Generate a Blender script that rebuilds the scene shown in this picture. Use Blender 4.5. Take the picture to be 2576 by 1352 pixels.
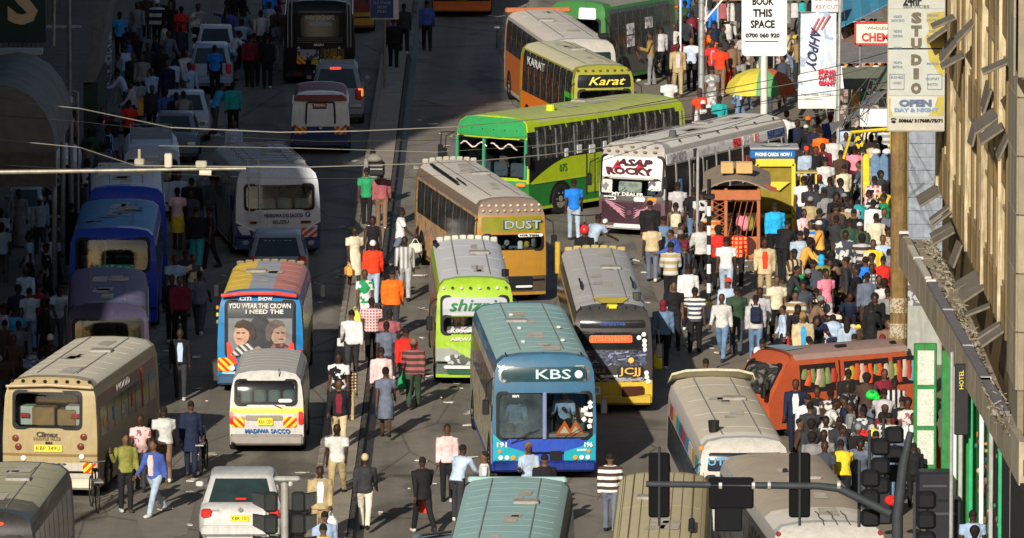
import bpy, math, random
from mathutils import Vector, Matrix, noise
random.seed(7)
R=math.radians
for o in list(bpy.data.objects): bpy.data.objects.remove(o)
SC=bpy.context.scene; COL=SC.collection
# ------------------------------------------------ camera, sky, sun, exposure
F=22000.0; CH=28.0; YH=2664.0
TH=math.atan(YH/F)
cam=bpy.data.cameras.new('camera'); camo=bpy.data.objects.new('camera',cam); COL.objects.link(camo)
camo.location=(0,0,CH); camo.rotation_euler=(math.pi/2-TH,0,0)
cam.sensor_width=36; cam.lens=36*F/2576; cam.clip_start=1; cam.clip_end=3000
SC.camera=camo
AZ=R(13.5); EL=R(22)
W_=bpy.data.worlds.new('World'); SC.world=W_; W_.use_nodes=True
nt=W_.node_tree; bg=nt.nodes['Background']; sky=nt.nodes.new('ShaderNodeTexSky')
sky.sky_type='NISHITA'; sky.sun_disc=False; sky.sun_elevation=EL; sky.sun_rotation=math.pi+AZ
nt.links.new(sky.outputs[0],bg.inputs[0]); bg.inputs[1].default_value=0.060
sl=bpy.data.lights.new('sun','SUN'); so=bpy.data.objects.new('sun',sl); COL.objects.link(so)
sl.energy=4.5; sl.angle=R(.5); sl.color=(1,.915,.79)
so.rotation_euler=Vector((math.sin(AZ)*math.cos(EL),math.cos(AZ)*math.cos(EL),-math.sin(EL))).to_track_quat('-Z','Y').to_euler()
so.location=(-30,100,60)
SC.view_settings.view_transform='Standard'; SC.view_settings.look='None'; SC.view_settings.gamma=1
SC.view_settings.exposure=.40; SC.view_settings.use_curve_mapping=False
SC.render.engine='CYCLES'
# ------------------------------------------------ helpers
fwd=Vector((0,math.cos(TH),-math.sin(TH))); upv=Vector((0,math.sin(TH),math.cos(TH)))
def at(x,y,h=0.0):
    "photo point (in 2576-wide measure) -> world point at height h"
    d=fwd+Vector(((x-1288)/F,0,0))+upv*((676-y)/F)
    t=(h-CH)/d.z
    return Vector((d.x*t,d.y*t,h))
def scl(x,y,h=0.0):
    p=at(x,y,h); return F/((p-Vector((0,0,CH))).dot(fwd))
def tag(o,label=None,cat=None,group=None,kind=None):
    if label: o['label']=label
    if cat: o['category']=cat
    if group: o['group']=group
    if kind: o['kind']=kind
    return o
def ob(name,data,parent=None,loc=None,rot=None,scale=None):
    o=bpy.data.objects.new(name,data); COL.objects.link(o)
    if parent: o.parent=parent
    if loc is not None: o.location=loc
    if rot is not None: o.rotation_euler=rot
    if scale is not None: o.scale=scale
    return o
def empty(name,loc,rz=0): 
    o=ob(name,None,loc=loc,rot=(0,0,rz)); o.empty_display_size=.3; return o
class MB:
    def __init__(s): s.v=[]; s.f=[]; s.m=[]; s.i=0
    def add(s,vs,fs):
        b=len(s.v); s.v+=[tuple(p) for p in vs]; s.f+=[tuple(b+k for k in f) for f in fs]; s.m+=[s.i]*len(fs); return s
    def box(s,c,d,rz=0,rx=0,ry=0,taper=1):
        M=Matrix.Translation(c)@Matrix.Rotation(rz,4,'Z')@Matrix.Rotation(rx,4,'X')@Matrix.Rotation(ry,4,'Y')
        vs=[]
        for z in(-.5,.5):
            k=1 if z<0 else taper
            for x,y in((-.5,-.5),(.5,-.5),(.5,.5),(-.5,.5)): vs.append(M@Vector((x*d[0]*k,y*d[1]*k,z*d[2])))
        return s.add(vs,[(3,2,1,0),(4,5,6,7),(0,1,5,4),(1,2,6,5),(2,3,7,6),(3,0,4,7)])
    def cbox(s,c,d,b=.02,rz=0,rx=0):
        "box with chamfered edges"
        M=Matrix.Translation(c)@Matrix.Rotation(rz,4,'Z')@Matrix.Rotation(rx,4,'X')
        h=[d[0]/2,d[1]/2,d[2]/2]; b=min(b,min(h)*.6); vs=[]
        for zz,ii in((-h[2],b),(-h[2]+b,0),(h[2]-b,0),(h[2],b)):
            X=h[0]-ii; Y=h[1]-ii
            for x,y in((-X,-Y+b),(-X+b,-Y),(X-b,-Y),(X,-Y+b),(X,Y-b),(X-b,Y),(-X+b,Y),(-X,Y-b)): vs.append(M@Vector((x,y,zz)))
        fs=[tuple(range(7,-1,-1)),tuple(range(24,32))]
        for r in range(3):
            for k in range(8): fs.append((r*8+k,r*8+(k+1)%8,r*8+8+(k+1)%8,r*8+8+k))
        return s.add(vs,fs)
    def tube(s,pts,rad,n=8,asp=1.0,cap=True,closed=False):
        pts=[Vector(p) for p in pts]; k=len(pts)
        if not isinstance(rad,(list,tuple)): rad=[rad]*k
        vs=[]
        for i,p in enumerate(pts):
            d=(pts[min(i+1,k-1)]-pts[max(i-1,0)]).normalized()
            ref=Vector((1,0,0)) if abs(d.x)<.85 else Vector((0,1,0))
            a=(ref-d*ref.dot(d)).normalized(); b=d.cross(a)
            r=rad[i]; ra,rb=(r if isinstance(r,tuple) else (r,r*asp))
            for j in range(n):
                t=2*math.pi*j/n; vs.append(p+a*ra*math.cos(t)+b*rb*math.sin(t))
        fs=[]
        for i in range(k-1):
            for j in range(n): fs.append((i*n+j,i*n+(j+1)%n,(i+1)*n+(j+1)%n,(i+1)*n+j))
        if cap: fs+=[tuple(range(n-1,-1,-1)),tuple(range((k-1)*n,k*n))]
        return s.add(vs,fs)
    def ell(s,c,r,n=12,m=7,rx=0):
        M=Matrix.Translation(c)@Matrix.Rotation(rx,4,'X'); vs=[];fs=[]
        for i in range(1,m):
            t=math.pi*i/m
            for j in range(n):
                a=2*math.pi*j/n; vs.append(M@Vector((r[0]*math.sin(t)*math.cos(a),r[1]*math.sin(t)*math.sin(a),r[2]*math.cos(t))))
        vs+= [M@Vector((0,0,r[2])),M@Vector((0,0,-r[2]))]; T=len(vs)-2
        for i in range(m-2):
            for j in range(n): fs.append((i*n+j,(i+1)*n+j,(i+1)*n+(j+1)%n,i*n+(j+1)%n))
        for j in range(n): fs.append((T,j,(j+1)%n)); fs.append((T+1,(m-2)*n+(j+1)%n,(m-2)*n+j))
        return s.add(vs,fs)
    def mesh(s,name,mats,smooth=False,ang=35):
        me=bpy.data.meshes.new(name); me.from_pydata(s.v,[],s.f)
        for m in (mats if isinstance(mats,(list,tuple)) else [mats]): me.materials.append(m)
        if any(s.m): me.polygons.foreach_set('material_index',s.m)
        if smooth:
            me.polygons.foreach_set('use_smooth',[True]*len(s.f)); me.set_sharp_from_angle(angle=R(ang))
        me.update(); return me
    def build(s,name,mats,parent=None,smooth=False,loc=None,rot=None,ang=35):
        return ob(name,s.mesh(name,mats,smooth,ang),parent,loc,rot)
def solid(v,f,th):
    "thicken an open sheet by the vector th"
    n=len(v); v=[Vector(p) for p in v]; V=v+[p+th for p in v]; ed={}
    for q in f:
        for a,b in zip(q,q[1:]+q[:1]):
            k=(min(a,b),max(a,b)); ed.setdefault(k,[]).append((a,b))
    Fc=list(f)+[tuple(n+i for i in reversed(q)) for q in f]
    for k,l in ed.items():
        if len(l)==1: a,b=l[0]; Fc.append((b,a,n+a,n+b))
    return V,Fc
# ------------------------------------------------ materials
MC={}
def srgb(c):
    if isinstance(c,str):
        c=c.lstrip('#'); c=[int(c[i:i+2],16)/255 for i in(0,2,4)]
        return tuple(x/12.92 if x<=.04045 else ((x+.055)/1.055)**2.4 for x in c)
    return tuple(c)
def M(col,rough=.6,metal=0,var=.15,sc=5.0,dust=0.0,dcol=(.30,.25,.19),bands=None,pat=None,pc=None,em=0,streak=0,world=False,coat=0,bump=0,name=None):
    key=(str(col),rough,metal,var,sc,dust,str(dcol),str(bands),str(pat),str(pc),em,streak,world,coat,bump)
    if key in MC: return MC[key]
    m=bpy.data.materials.new(name or 'mat'); m.use_nodes=True; N=m.node_tree.nodes; Lk=m.node_tree.links
    b=N['Principled BSDF']; tc=N.new('ShaderNodeTexCoord'); out='Object'
    def new(t,**k):
        n=N.new(t)
        for a,v in k.items(): setattr(n,a,v)
        return n
    def mix(fac,A,B,mode='MIX'):
        n=new('ShaderNodeMix',data_type='RGBA',blend_type=mode)
        for i,x in((0,fac),(6,A),(7,B)):
            if hasattr(x,'links'): Lk.new(x,n.inputs[i])
            else: n.inputs[i].default_value=(x if i==0 else (*x[:3],1))
        return n.outputs[2]
    c=srgb(col)
    cur=new('ShaderNodeRGB').outputs[0]; cur.default_value=(*c,1)
    src=tc.outputs['Object']
    if world:
        g=new('ShaderNodeNewGeometry'); src=g.outputs['Position']
    sep=None
    def xyz():
        nonlocal sep
        if sep is None: sep=new('ShaderNodeSeparateXYZ'); Lk.new(src,sep.inputs[0])
        return sep
    def math_(op,a,bb=0.0):
        n=new('ShaderNodeMath',operation=op)
        for i,x in enumerate((a,bb)):
            if hasattr(x,'links'): Lk.new(x,n.inputs[i])
            else: n.inputs[i].default_value=x
        return n.outputs[0]
    if bands:   # (axis,z0,z1,colour[,slope])
        for bd in bands:
            ax,z0,z1,bc=bd[:4]; v=xyz().outputs[ax]
            if len(bd)>4: v=math_('ADD',v,math_('MULTIPLY',xyz().outputs[bd[4][0]],bd[4][1]))
            k=math_('MULTIPLY',math_('GREATER_THAN',v,z0),math_('LESS_THAN',v,z1))
            cur=mix(k,cur,srgb(bc))
    if pat:
        kind,fq=pat[0],pat[1]
        if kind=='stripe': k=math_('GREATER_THAN',math_('FRACT',math_('MULTIPLY',xyz().outputs['Z'],fq)),.5); cur=mix(k,cur,srgb(pc))
        elif kind=='vstripe': k=math_('GREATER_THAN',math_('FRACT',math_('MULTIPLY',xyz().outputs['X'],fq)),.5); cur=mix(k,cur,srgb(pc))
        elif kind=='chev': k=math_('GREATER_THAN',math_('FRACT',math_('MULTIPLY',math_('ADD',xyz().outputs['Z'],math_('MULTIPLY',xyz().outputs['X'],pat[2])),fq)),.5); cur=mix(k,cur,srgb(pc))
        elif kind=='check':
            a=math_('GREATER_THAN',math_('FRACT',math_('MULTIPLY',xyz().outputs['Z'],fq)),.6); d=math_('GREATER_THAN',math_('FRACT',math_('MULTIPLY',xyz().outputs['X'],fq)),.6)
            cur=mix(math_('MAXIMUM',a,d),cur,srgb(pc))
        elif kind=='print':
            n=new('ShaderNodeTexNoise'); n.inputs['Scale'].default_value=fq; n.inputs['Detail'].default_value=2; Lk.new(src,n.inputs[0])
            cur=mix(math_('GREATER_THAN',n.outputs[0],.53),cur,srgb(pc))
        elif kind=='art':   # painted livery: several colours in irregular cells
            mp=new('ShaderNodeMapping'); mp.inputs['Scale'].default_value=pat[2]; Lk.new(src,mp.inputs[0])
            n=new('ShaderNodeTexNoise'); n.inputs['Scale'].default_value=fq; n.inputs['Detail'].default_value=4; n.inputs['Distortion'].default_value=1.2; Lk.new(mp.outputs[0],n.inputs[0])
            rp=new('ShaderNodeValToRGB'); rp.color_ramp.interpolation=pat[3] if len(pat)>3 else 'CONSTANT'; e=rp.color_ramp.elements
            while len(e)<len(pc): e.new(.5)
            for i,q in enumerate(pc): e[i].position=.3+.4*i/len(pc) if i else 0; e[i].color=(*srgb(q),1)
            Lk.new(n.outputs[0],rp.inputs[0]); cur=rp.outputs[0]
    if var:
        n=new('ShaderNodeTexNoise'); n.inputs['Scale'].default_value=sc; n.inputs['Detail'].default_value=6; n.inputs['Roughness'].default_value=.65; Lk.new(src,n.inputs[0])
        rp=new('ShaderNodeMapRange'); rp.inputs[1].default_value=.3; rp.inputs[2].default_value=.7; rp.inputs[3].default_value=1-var; rp.inputs[4].default_value=1+var; Lk.new(n.outputs[0],rp.inputs[0])
        cb=new('ShaderNodeCombineColor'); [Lk.new(rp.outputs[0],cb.inputs[i]) for i in range(3)]
        cur=mix(1.0,cur,cb.outputs[0],'MULTIPLY')
    if streak:
        mp=new('ShaderNodeMapping'); mp.inputs['Scale'].default_value=(9,9,.7); Lk.new(src,mp.inputs[0])
        n=new('ShaderNodeTexNoise'); n.inputs['Scale'].default_value=2; n.inputs['Detail'].default_value=5; Lk.new(mp.outputs[0],n.inputs[0])
        rp=new('ShaderNodeMapRange'); rp.inputs[1].default_value=.45; rp.inputs[2].default_value=.75; rp.inputs[4].default_value=streak; Lk.new(n.outputs[0],rp.inputs[0])
        cur=mix(rp.outputs[0],cur,(.09,.07,.05))
    if dust:
        n=new('ShaderNodeTexNoise'); n.inputs['Scale'].default_value=1.7; n.inputs['Detail'].default_value=8; n.inputs['Roughness'].default_value=.7; Lk.new(src,n.inputs[0])
        rp=new('ShaderNodeMapRange'); rp.inputs[1].default_value=.35; rp.inputs[2].default_value=.68; rp.inputs[3].default_value=dust*.45; rp.inputs[4].default_value=dust; Lk.new(n.outputs[0],rp.inputs[0])
        cur=mix(rp.outputs[0],cur,dcol)
    Lk.new(cur,b.inputs['Base Color']); b.inputs['Roughness'].default_value=rough; b.inputs['Metallic'].default_value=metal
    b.inputs['Specular IOR Level'].default_value=.5 if (coat>.3 or rough<.3) else .22
    if coat: b.inputs['Coat Weight'].default_value=coat
    if em: Lk.new(cur,b.inputs['Emission Color']); b.inputs['Emission Strength'].default_value=em
    if bump:
        n=new('ShaderNodeTexNoise'); n.inputs['Scale'].default_value=bump; n.inputs['Detail'].default_value=5; Lk.new(src,n.inputs[0])
        bp=new('ShaderNodeBump'); bp.inputs['Strength'].default_value=.5; bp.inputs['Distance'].default_value=.045; Lk.new(n.outputs[0],bp.inputs['Height']); Lk.new(bp.outputs[0],b.inputs['Normal'])
    MC[key]=m; return m
def painted_reflection_glass():  # pale grey diffuse mixed in as a painted hazy reflection on the glass
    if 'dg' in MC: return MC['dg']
    m=bpy.data.materials.new('painted_reflection_glass'); m.use_nodes=True; N=m.node_tree.nodes; Lk=m.node_tree.links; N.clear()
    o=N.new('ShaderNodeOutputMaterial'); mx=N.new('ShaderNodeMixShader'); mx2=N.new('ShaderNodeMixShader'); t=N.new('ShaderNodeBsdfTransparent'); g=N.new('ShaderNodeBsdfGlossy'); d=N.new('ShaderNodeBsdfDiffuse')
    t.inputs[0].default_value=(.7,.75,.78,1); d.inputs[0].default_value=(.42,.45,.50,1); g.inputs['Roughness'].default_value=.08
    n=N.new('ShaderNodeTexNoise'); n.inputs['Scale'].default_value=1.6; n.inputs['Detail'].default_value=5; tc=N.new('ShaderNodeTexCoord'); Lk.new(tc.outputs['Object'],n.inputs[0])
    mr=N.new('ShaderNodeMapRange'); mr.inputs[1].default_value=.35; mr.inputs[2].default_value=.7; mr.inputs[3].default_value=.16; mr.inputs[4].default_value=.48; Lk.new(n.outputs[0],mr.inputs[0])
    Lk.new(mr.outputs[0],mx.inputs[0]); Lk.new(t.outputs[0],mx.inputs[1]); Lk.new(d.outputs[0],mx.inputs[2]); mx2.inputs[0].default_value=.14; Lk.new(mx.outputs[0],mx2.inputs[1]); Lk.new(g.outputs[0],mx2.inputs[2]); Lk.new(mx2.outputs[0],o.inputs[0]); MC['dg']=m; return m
def clear_glass():
    if 'cg' in MC: return MC['cg']
    m=bpy.data.materials.new('window_glass'); m.use_nodes=True; N=m.node_tree.nodes; Lk=m.node_tree.links; N.clear()
    o=N.new('ShaderNodeOutputMaterial'); mx=N.new('ShaderNodeMixShader'); t=N.new('ShaderNodeBsdfTransparent'); g=N.new('ShaderNodeBsdfGlossy')
    t.inputs[0].default_value=(.62,.70,.70,1); g.inputs['Roughness'].default_value=.06; fr=N.new('ShaderNodeFresnel'); fr.inputs[0].default_value=1.7
    Lk.new(fr.outputs[0],mx.inputs[0]); Lk.new(t.outputs[0],mx.inputs[1]); Lk.new(g.outputs[0],mx.inputs[2]); Lk.new(mx.outputs[0],o.inputs[0]); MC['cg']=m; return m
BLACK=M((.012,.012,.013),.55,var=.2); RUBBER=M((.018,.017,.016),.85,var=.3); DGLASS=M((.012,.016,.020),.12,var=.3,sc=3)
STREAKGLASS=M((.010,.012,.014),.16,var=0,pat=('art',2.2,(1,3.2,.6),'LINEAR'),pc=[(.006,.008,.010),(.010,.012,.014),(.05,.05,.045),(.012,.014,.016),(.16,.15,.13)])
CHROME=M((.55,.55,.55),.25,1,var=.1); STEEL=M((.30,.31,.32),.5,.6,var=.2); GALV=M((.36,.37,.36),.55,.3,var=.2,streak=.3); WHITE=M((.78,.78,.76),.5,var=.06,dust=.15)
CREAM=M((.62,.56,.42),.6,dust=.2); REDL=M((.55,.02,.015),.25,coat=.5); AMB=M((.75,.25,.03),.3); YPLATE=M((.72,.60,.05),.5); CLEARL=M((.7,.72,.7),.15,coat=.6)
INSIDE=M((.035,.034,.034),.8); CONC=M((.30,.27,.22),.85,var=.25,sc=3,streak=.4); RIMM=M((.30,.29,.27),.5,.4,dust=.4)
# ------------------------------------------------ lettering
def text(s,size,loc,rot,mat,parent=None,name='lettering',w=None,ex=.004,shear=0,off=0,label=None,align='CENTER'):
    cu=bpy.data.curves.new('t','FONT'); cu.body=s; cu.size=size; cu.extrude=ex; cu.align_x=align; cu.align_y='CENTER'; cu.shear=shear; cu.offset=off; cu.resolution_u=2
    t=bpy.data.objects.new('t',cu); COL.objects.link(t)
    dg=bpy.context.evaluated_depsgraph_get(); me=bpy.data.meshes.new_from_object(t.evaluated_get(dg)); bpy.data.objects.remove(t); bpy.data.curves.remove(cu)
    me.materials.clear(); me.materials.append(mat)
    for p in me.polygons: p.material_index=0
    xs=[v.co.x for v in me.vertices]; k=1
    if w and xs: k=w/(max(xs)-min(xs))
    o=ob(name,me,parent,loc,rot,(k,1,1)); return o
# ------------------------------------------------ ground
def ground():
    m=MB(); m.add([(-400,60,0),(400,60,0),(400,900,0),(-400,900,0)],[(0,1,2,3)])
    A=M((.175,.163,.142),.95,var=.26,sc=.55,dust=.62,dcol=(.245,.215,.168),world=True,bump=9,name='asphalt')
    nt_=A.node_tree; N=nt_.nodes; Lk=nt_.links; bs=N['Principled BSDF']; col=bs.inputs['Base Color'].links[0].from_socket; ge=N.new('ShaderNodeNewGeometry')
    def layer(col,scale,det,lo,hi,a,b_,kind='noise',nsc=1.0):
        mp=N.new('ShaderNodeMapping'); mp.inputs['Scale'].default_value=scale; Lk.new(ge.outputs['Position'],mp.inputs[0])
        if kind=='noise': n=N.new('ShaderNodeTexNoise'); n.inputs['Detail'].default_value=det; n.inputs['Scale'].default_value=nsc; o_=n.outputs[0]
        else: n=N.new('ShaderNodeTexVoronoi'); n.feature='DISTANCE_TO_EDGE'; n.inputs['Scale'].default_value=nsc; o_=n.outputs['Distance']
        Lk.new(mp.outputs[0],n.inputs[0]); mr=N.new('ShaderNodeMapRange'); mr.inputs[1].default_value=lo; mr.inputs[2].default_value=hi; mr.inputs[3].default_value=a; mr.inputs[4].default_value=b_; Lk.new(o_,mr.inputs[0])
        cb=N.new('ShaderNodeCombineColor'); [Lk.new(mr.outputs[0],cb.inputs[i]) for i in range(3)]
        mx=N.new('ShaderNodeMix'); mx.data_type='RGBA'; mx.blend_type='MULTIPLY'; mx.inputs[0].default_value=1; Lk.new(col,mx.inputs[6]); Lk.new(cb.outputs[0],mx.inputs[7]); return mx.outputs[2]
    col=layer(col,(1.1,.045,1),6,.38,.62,.78,1.12); col=layer(col,(.5,.22,1),8,.36,.46,.66,1.0,nsc=1.3); col=layer(col,(.30,.10,1),0,.0,.012,.55,1.0,'v',1.0)
    Lk.new(col,bs.inputs['Base Color'])
    g=m.build('road',A); tag(g,kind='structure')
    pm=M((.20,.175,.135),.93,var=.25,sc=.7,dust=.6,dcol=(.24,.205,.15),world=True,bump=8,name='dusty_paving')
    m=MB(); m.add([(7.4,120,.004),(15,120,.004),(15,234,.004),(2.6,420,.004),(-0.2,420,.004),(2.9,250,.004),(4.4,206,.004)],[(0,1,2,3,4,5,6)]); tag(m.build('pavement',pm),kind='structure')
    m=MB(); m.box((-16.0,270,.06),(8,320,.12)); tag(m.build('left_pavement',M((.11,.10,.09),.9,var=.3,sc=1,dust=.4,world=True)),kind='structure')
    # median strip with kerb stones
    md=MB(); md.box((-3.86,280,.055),(.70,320,.11)); mo=md.build('median_strip',M((.28,.25,.20),.93,var=.3,sc=1.6,dust=.5,dcol=(.33,.28,.22),world=True,bump=10)); tag(mo,kind='structure')
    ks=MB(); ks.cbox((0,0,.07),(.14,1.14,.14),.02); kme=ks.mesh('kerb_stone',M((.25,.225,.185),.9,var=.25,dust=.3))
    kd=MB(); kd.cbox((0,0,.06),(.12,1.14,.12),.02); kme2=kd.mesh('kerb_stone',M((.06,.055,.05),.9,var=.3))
    for i in range(120):
        y=150+i*1.17
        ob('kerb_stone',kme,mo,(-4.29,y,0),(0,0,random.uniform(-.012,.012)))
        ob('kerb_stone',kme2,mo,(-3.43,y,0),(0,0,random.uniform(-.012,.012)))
    # drain channel beside the median: dark wet strip, with patches, cracks and litter
    m=MB(); m.add([(-3.34,120,.004),(-3.16,120,.004),(-3.16,420,.004),(-3.34,420,.004)],[(0,1,2,3)]); tag(m.build('gutter',M((.035,.032,.03),.6,var=.4,sc=4,world=True)),kind='structure')
    pt=M((.175,.162,.145),.95,var=.3,sc=2,dust=.6,dcol=(.25,.22,.18),world=True)
    for k,(x,y,w,l) in enumerate([(1180,1290,1.6,7),(800,1330,1.1,6),(1100,400,1.5,12),(1150,250,2,5),(1680,660,1.2,7),(420,1300,1.4,8),(1560,1080,1.5,6),(1060,1000,.9,9)]):
        c=at(x,y); n=10; vs=[(c.x,c.y,.005)]+[(c.x+w*math.cos(2*math.pi*i/n)*random.uniform(.35,.55),c.y+l*math.sin(2*math.pi*i/n)*random.uniform(.35,.55),.005) for i in range(n)]
        m=MB(); m.add(vs,[(0,i+1,(i+1)%n+1) for i in range(n)]); tag(m.build('road_patch',pt),kind='structure')
    m=MB()
    for (x,y) in [(1700,690),(1694,712),(1730,706),(1655,688),(1068,776),(1110,338),(1137,343),(870,1165),(895,640),(822,1182),(812,295),(1225,1005),(1180,1040),(1240,890),(1000,300),(760,1190),(1090,955),(1030,1230),(1745,745),(520,1010),(480,1240),(1160,420)]+[(random.uniform(860,1260),random.uniform(300,1330)) for _ in range(60)]+[(random.uniform(1600,2250),random.uniform(420,900)) for _ in range(160)]+[(random.uniform(200,900),random.uniform(300,1330)) for _ in range(70)]:
        c=at(x,y); a=random.uniform(0,3); s=random.uniform(.03,.11)
        m.box((c.x,c.y,.02+random.random()*.01),(s*2,s*random.uniform(1.5,4),.02),rz=a,rx=random.uniform(-.2,.2))
    tag(m.build('litter',M((.55,.53,.48),.8,pat=('print',3),pc=(.3,.26,.2))),'scraps of paper and litter on the dusty road','litter',kind='stuff')
    # pale flaked dash of road paint
    m=MB(); c=at(1130,252); m.add([(c.x-.45,c.y-.2,.006),(c.x+.5,c.y-.25,.006),(c.x+.5,c.y+.25,.006),(c.x-.45,c.y+.3,.006)],[(0,1,2,3)]); tag(m.build('road_marking',M((.10,.16,.15),.8,var=.4,sc=9)),kind='structure')
ground()
# ------------------------------------------------ buildings on the left: dark shop fronts that shade the street
def left_side():
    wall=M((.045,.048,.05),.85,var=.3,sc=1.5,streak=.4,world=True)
    for (y0,y1,h,n,lab) in[(176,209,19.6,'building','low dark shop building nearest on the left kerb'),(210.5,262,26.8,'building','taller dark shop building with a green fascia on the left')
        ,(262.3,420,19.6,'building','long dark shop row behind the left pavement at the top')]:
        e=empty(n,(-16,y0,0)); tag(e,lab,'building')
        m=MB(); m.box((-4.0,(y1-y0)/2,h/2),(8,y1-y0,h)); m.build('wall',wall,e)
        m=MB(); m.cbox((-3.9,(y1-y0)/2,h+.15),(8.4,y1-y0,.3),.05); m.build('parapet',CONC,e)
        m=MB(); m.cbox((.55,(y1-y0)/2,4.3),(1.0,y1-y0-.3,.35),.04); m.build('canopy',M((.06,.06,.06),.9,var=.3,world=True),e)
        fr=M((.07,.08,.085),.6); gl=DGLASS
        wm=MB(); wm.box((0,0,0),(.06,1.7,1.5)); wf=wm.mesh('window',gl); fm=MB()
        for dx,dy,dz,a,b in((0,0,.78,1.8,.08),(0,0,-.78,1.8,.08)): fm.box((.04,dy,dz),(.08,a,b))
        for dy in(-.86,0,.86): fm.box((.04,dy,0),(.08,.07,1.6))
        fme=fm.mesh('frame',fr)
        k=0
        for fl in range(1,int(h//3.1)):
            for j in range(int((y1-y0)//2.6)):
                if y0+j*2.6<225 or k>60: continue
                w=ob('window',wf,e,(.03,1.3+j*2.6,fl*3.1+2.9)); ob('frame',fme,w); k+=1
        sm=MB(); sm.box((0,0,1.4),(.08,2.2,2.8)); sh=sm.mesh('shutter',M((.05,.055,.06),.6,pat=('stripe',7),pc=(.03,.03,.035)))
        for j in range(int((y1-y0)//2.6)):
            if y0+j*2.6>225: ob('shutter',sh,e,(.05,1.3+j*2.6,.12))
    # YS fascia sign: cream letters on dark green
    p=at(42,78,5.8); e=empty('shop_sign',(p.x-.5,p.y,5.6)); tag(e,'dark green shop sign with huge cream letters at top left','sign')
    m=MB(); m.cbox((0,0,.85),(2.6,.25,1.9),.03); m.build('board',M((.012,.035,.03),.6),e)
    text('YS',1.7,(.12,-.14,.98),(R(90),0,0),M((.55,.42,.25),.6,var=.12),e,w=2.05,off=.06,ex=.03)
    m=MB(); m.box((.1,.05,-.35),(2.2,.8,.12)); m.tube([(1.55,0,2.2),(1.5,0,-.2)],.045); m.build('bracket',STEEL,e)
    # barrel awning
    p=at(0,400,3.6); e=empty('barrel_awning',(p.x-1.2,p.y-1,0)); tag(e,'grey barrel vaulted fabric awning on posts at the left edge','awning')
    n=10; rib=[]
    fab=M((.115,.125,.125),.85,var=.35,sc=1.2,dust=.2)
    for seg in range(4):
        v=[];f=[]
        for yy in(seg*2.2,seg*2.2+2.14):
            for i in range(n+1):
                t=math.pi*i/n; v.append((1.45-1.45*math.cos(t)*1.0-.2,yy,3.9+1.75*math.sin(t)))
        for i in range(n): f.append((i,i+1,n+2+i,n+1+i))
        V,Fc=solid(v,f,Vector((0,0,-.05))); m=MB(); m.add(V,Fc); m.build('fabric_panel',fab,e,smooth=True)
    v=[(1.25,-.02,3.9)]+[(1.25-1.45*math.cos(math.pi*i/n),-.02-.25*math.sin(math.pi*i/n),3.9+1.72*math.sin(math.pi*i/n)) for i in range(n+1)]
    m=MB(); m.add(v,[(0,i+2,i+1) for i in range(n)]); m.build('fabric_end',fab,e)
    v=[(1.25+ (1.45)*(-math.cos(math.pi*i/n)),-.02,3.9-.9*(i/n)*(1-i/n)*2) for i in range(n+1)]
    m=MB(); m.box((1.25,0,3.45),(2.9,.06,.9)); m.build('valance',M((.09,.085,.07),.9,var=.3),e)
    for y in(0.1,4.3,8.6):
        for x in(-.1,2.65):
            m=MB(); m.tube([(x,y,.12),(x,y,3.9)],.07); m.build('post',STEEL,e,smooth=True)
    # sloping concrete stair wall and beam
    p=at(232,215,2.4); e=empty('concrete_stair_wall',(p.x-.3,p.y,0)); tag(e,'sloping grey concrete wall behind the left utility pole','wall')
    m=MB(); v=[(0,0,2.4),(.38,0,2.5),(.95,0,5.6),(.55,0,5.6)]; V,Fc=solid([Vector(q) for q in v],[(0,1,2,3)],Vector((0,6,0))); m.add(V,Fc); m.build('panel',M((.15,.16,.165),.85,var=.2,streak=.4),e)
    m=MB(); m.box((.25,3,1.25),(.42,6,2.5)); m.build('panel',M((.03,.045,.04),.85,var=.2),e)
    m=MB(); m.tube([(-.35,-.2,.1),(-.35,-.2,7.5)],.07); m.build('post',STEEL,e)
    m=MB(); m.cbox((-.9,-.1,4.15),(1.8,.1,.1),.02); m.cbox((-1.3,-.1,2.35),(2.0,.1,.07),.02); m.build('rail',GALV,e)
    # street-name plate
    p=at(138,252,4.0); e=empty('street_name_sign',(p.x,p.y,.12)); tag(e,'small white street name plate on a dark post at left','sign')
    m=MB(); m.tube([(.62,0,0),(.62,0,4.1)],.035); m.tube([(.62,0,4.1),(.5,0,4.15),(.3,0,4.1)],.02); m.build('post',STEEL,e)
    m=MB(); m.cbox((0,-.03,3.9),(.98,.04,.17),.01); m.build('plate',M((.5,.5,.46),.6),e)
    text('MFANGANO STREET',.12,(0,-.055,3.9),(R(90),0,0),BLACK,e,w=.88)
    # utility poles
    def pole(x,y,h,r,lab,bands=False,lean=0,col=None,name='utility_pole',z0=0.12):
        p=at(x,y); e=empty(name,(p.x,p.y,0)); tag(e,lab,'pole')
        m=MB(); m.tube([(lean*t*h,0,z0*0+t*h) for t in(0,.25,.5,.75,1)],[r,r*.96,r*.92,r*.88,r*.84],12); m.build('shaft',col or GALV,e,smooth=True)
        return e
    e=pole(264,262,8,.17,'thick grey utility pole covered in torn posters at left',lean=.028,col=M((.16,.175,.19),.7,var=.25))
    for k in range(5):
        m=MB(); m.tube([(.03+.004*k,0,.55+k*.36),(.03+.004*k+.006,0,.86+k*.36)],.181,12,cap=False); m.build('poster',M((.42,.45,.52),.8,pat=('print',9+k),pc=(.09,.10,.13)),e)
    pole(96,85,6,.06,'thin steel post in front of the green shop sign')
    return pole
pole=left_side()
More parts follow.
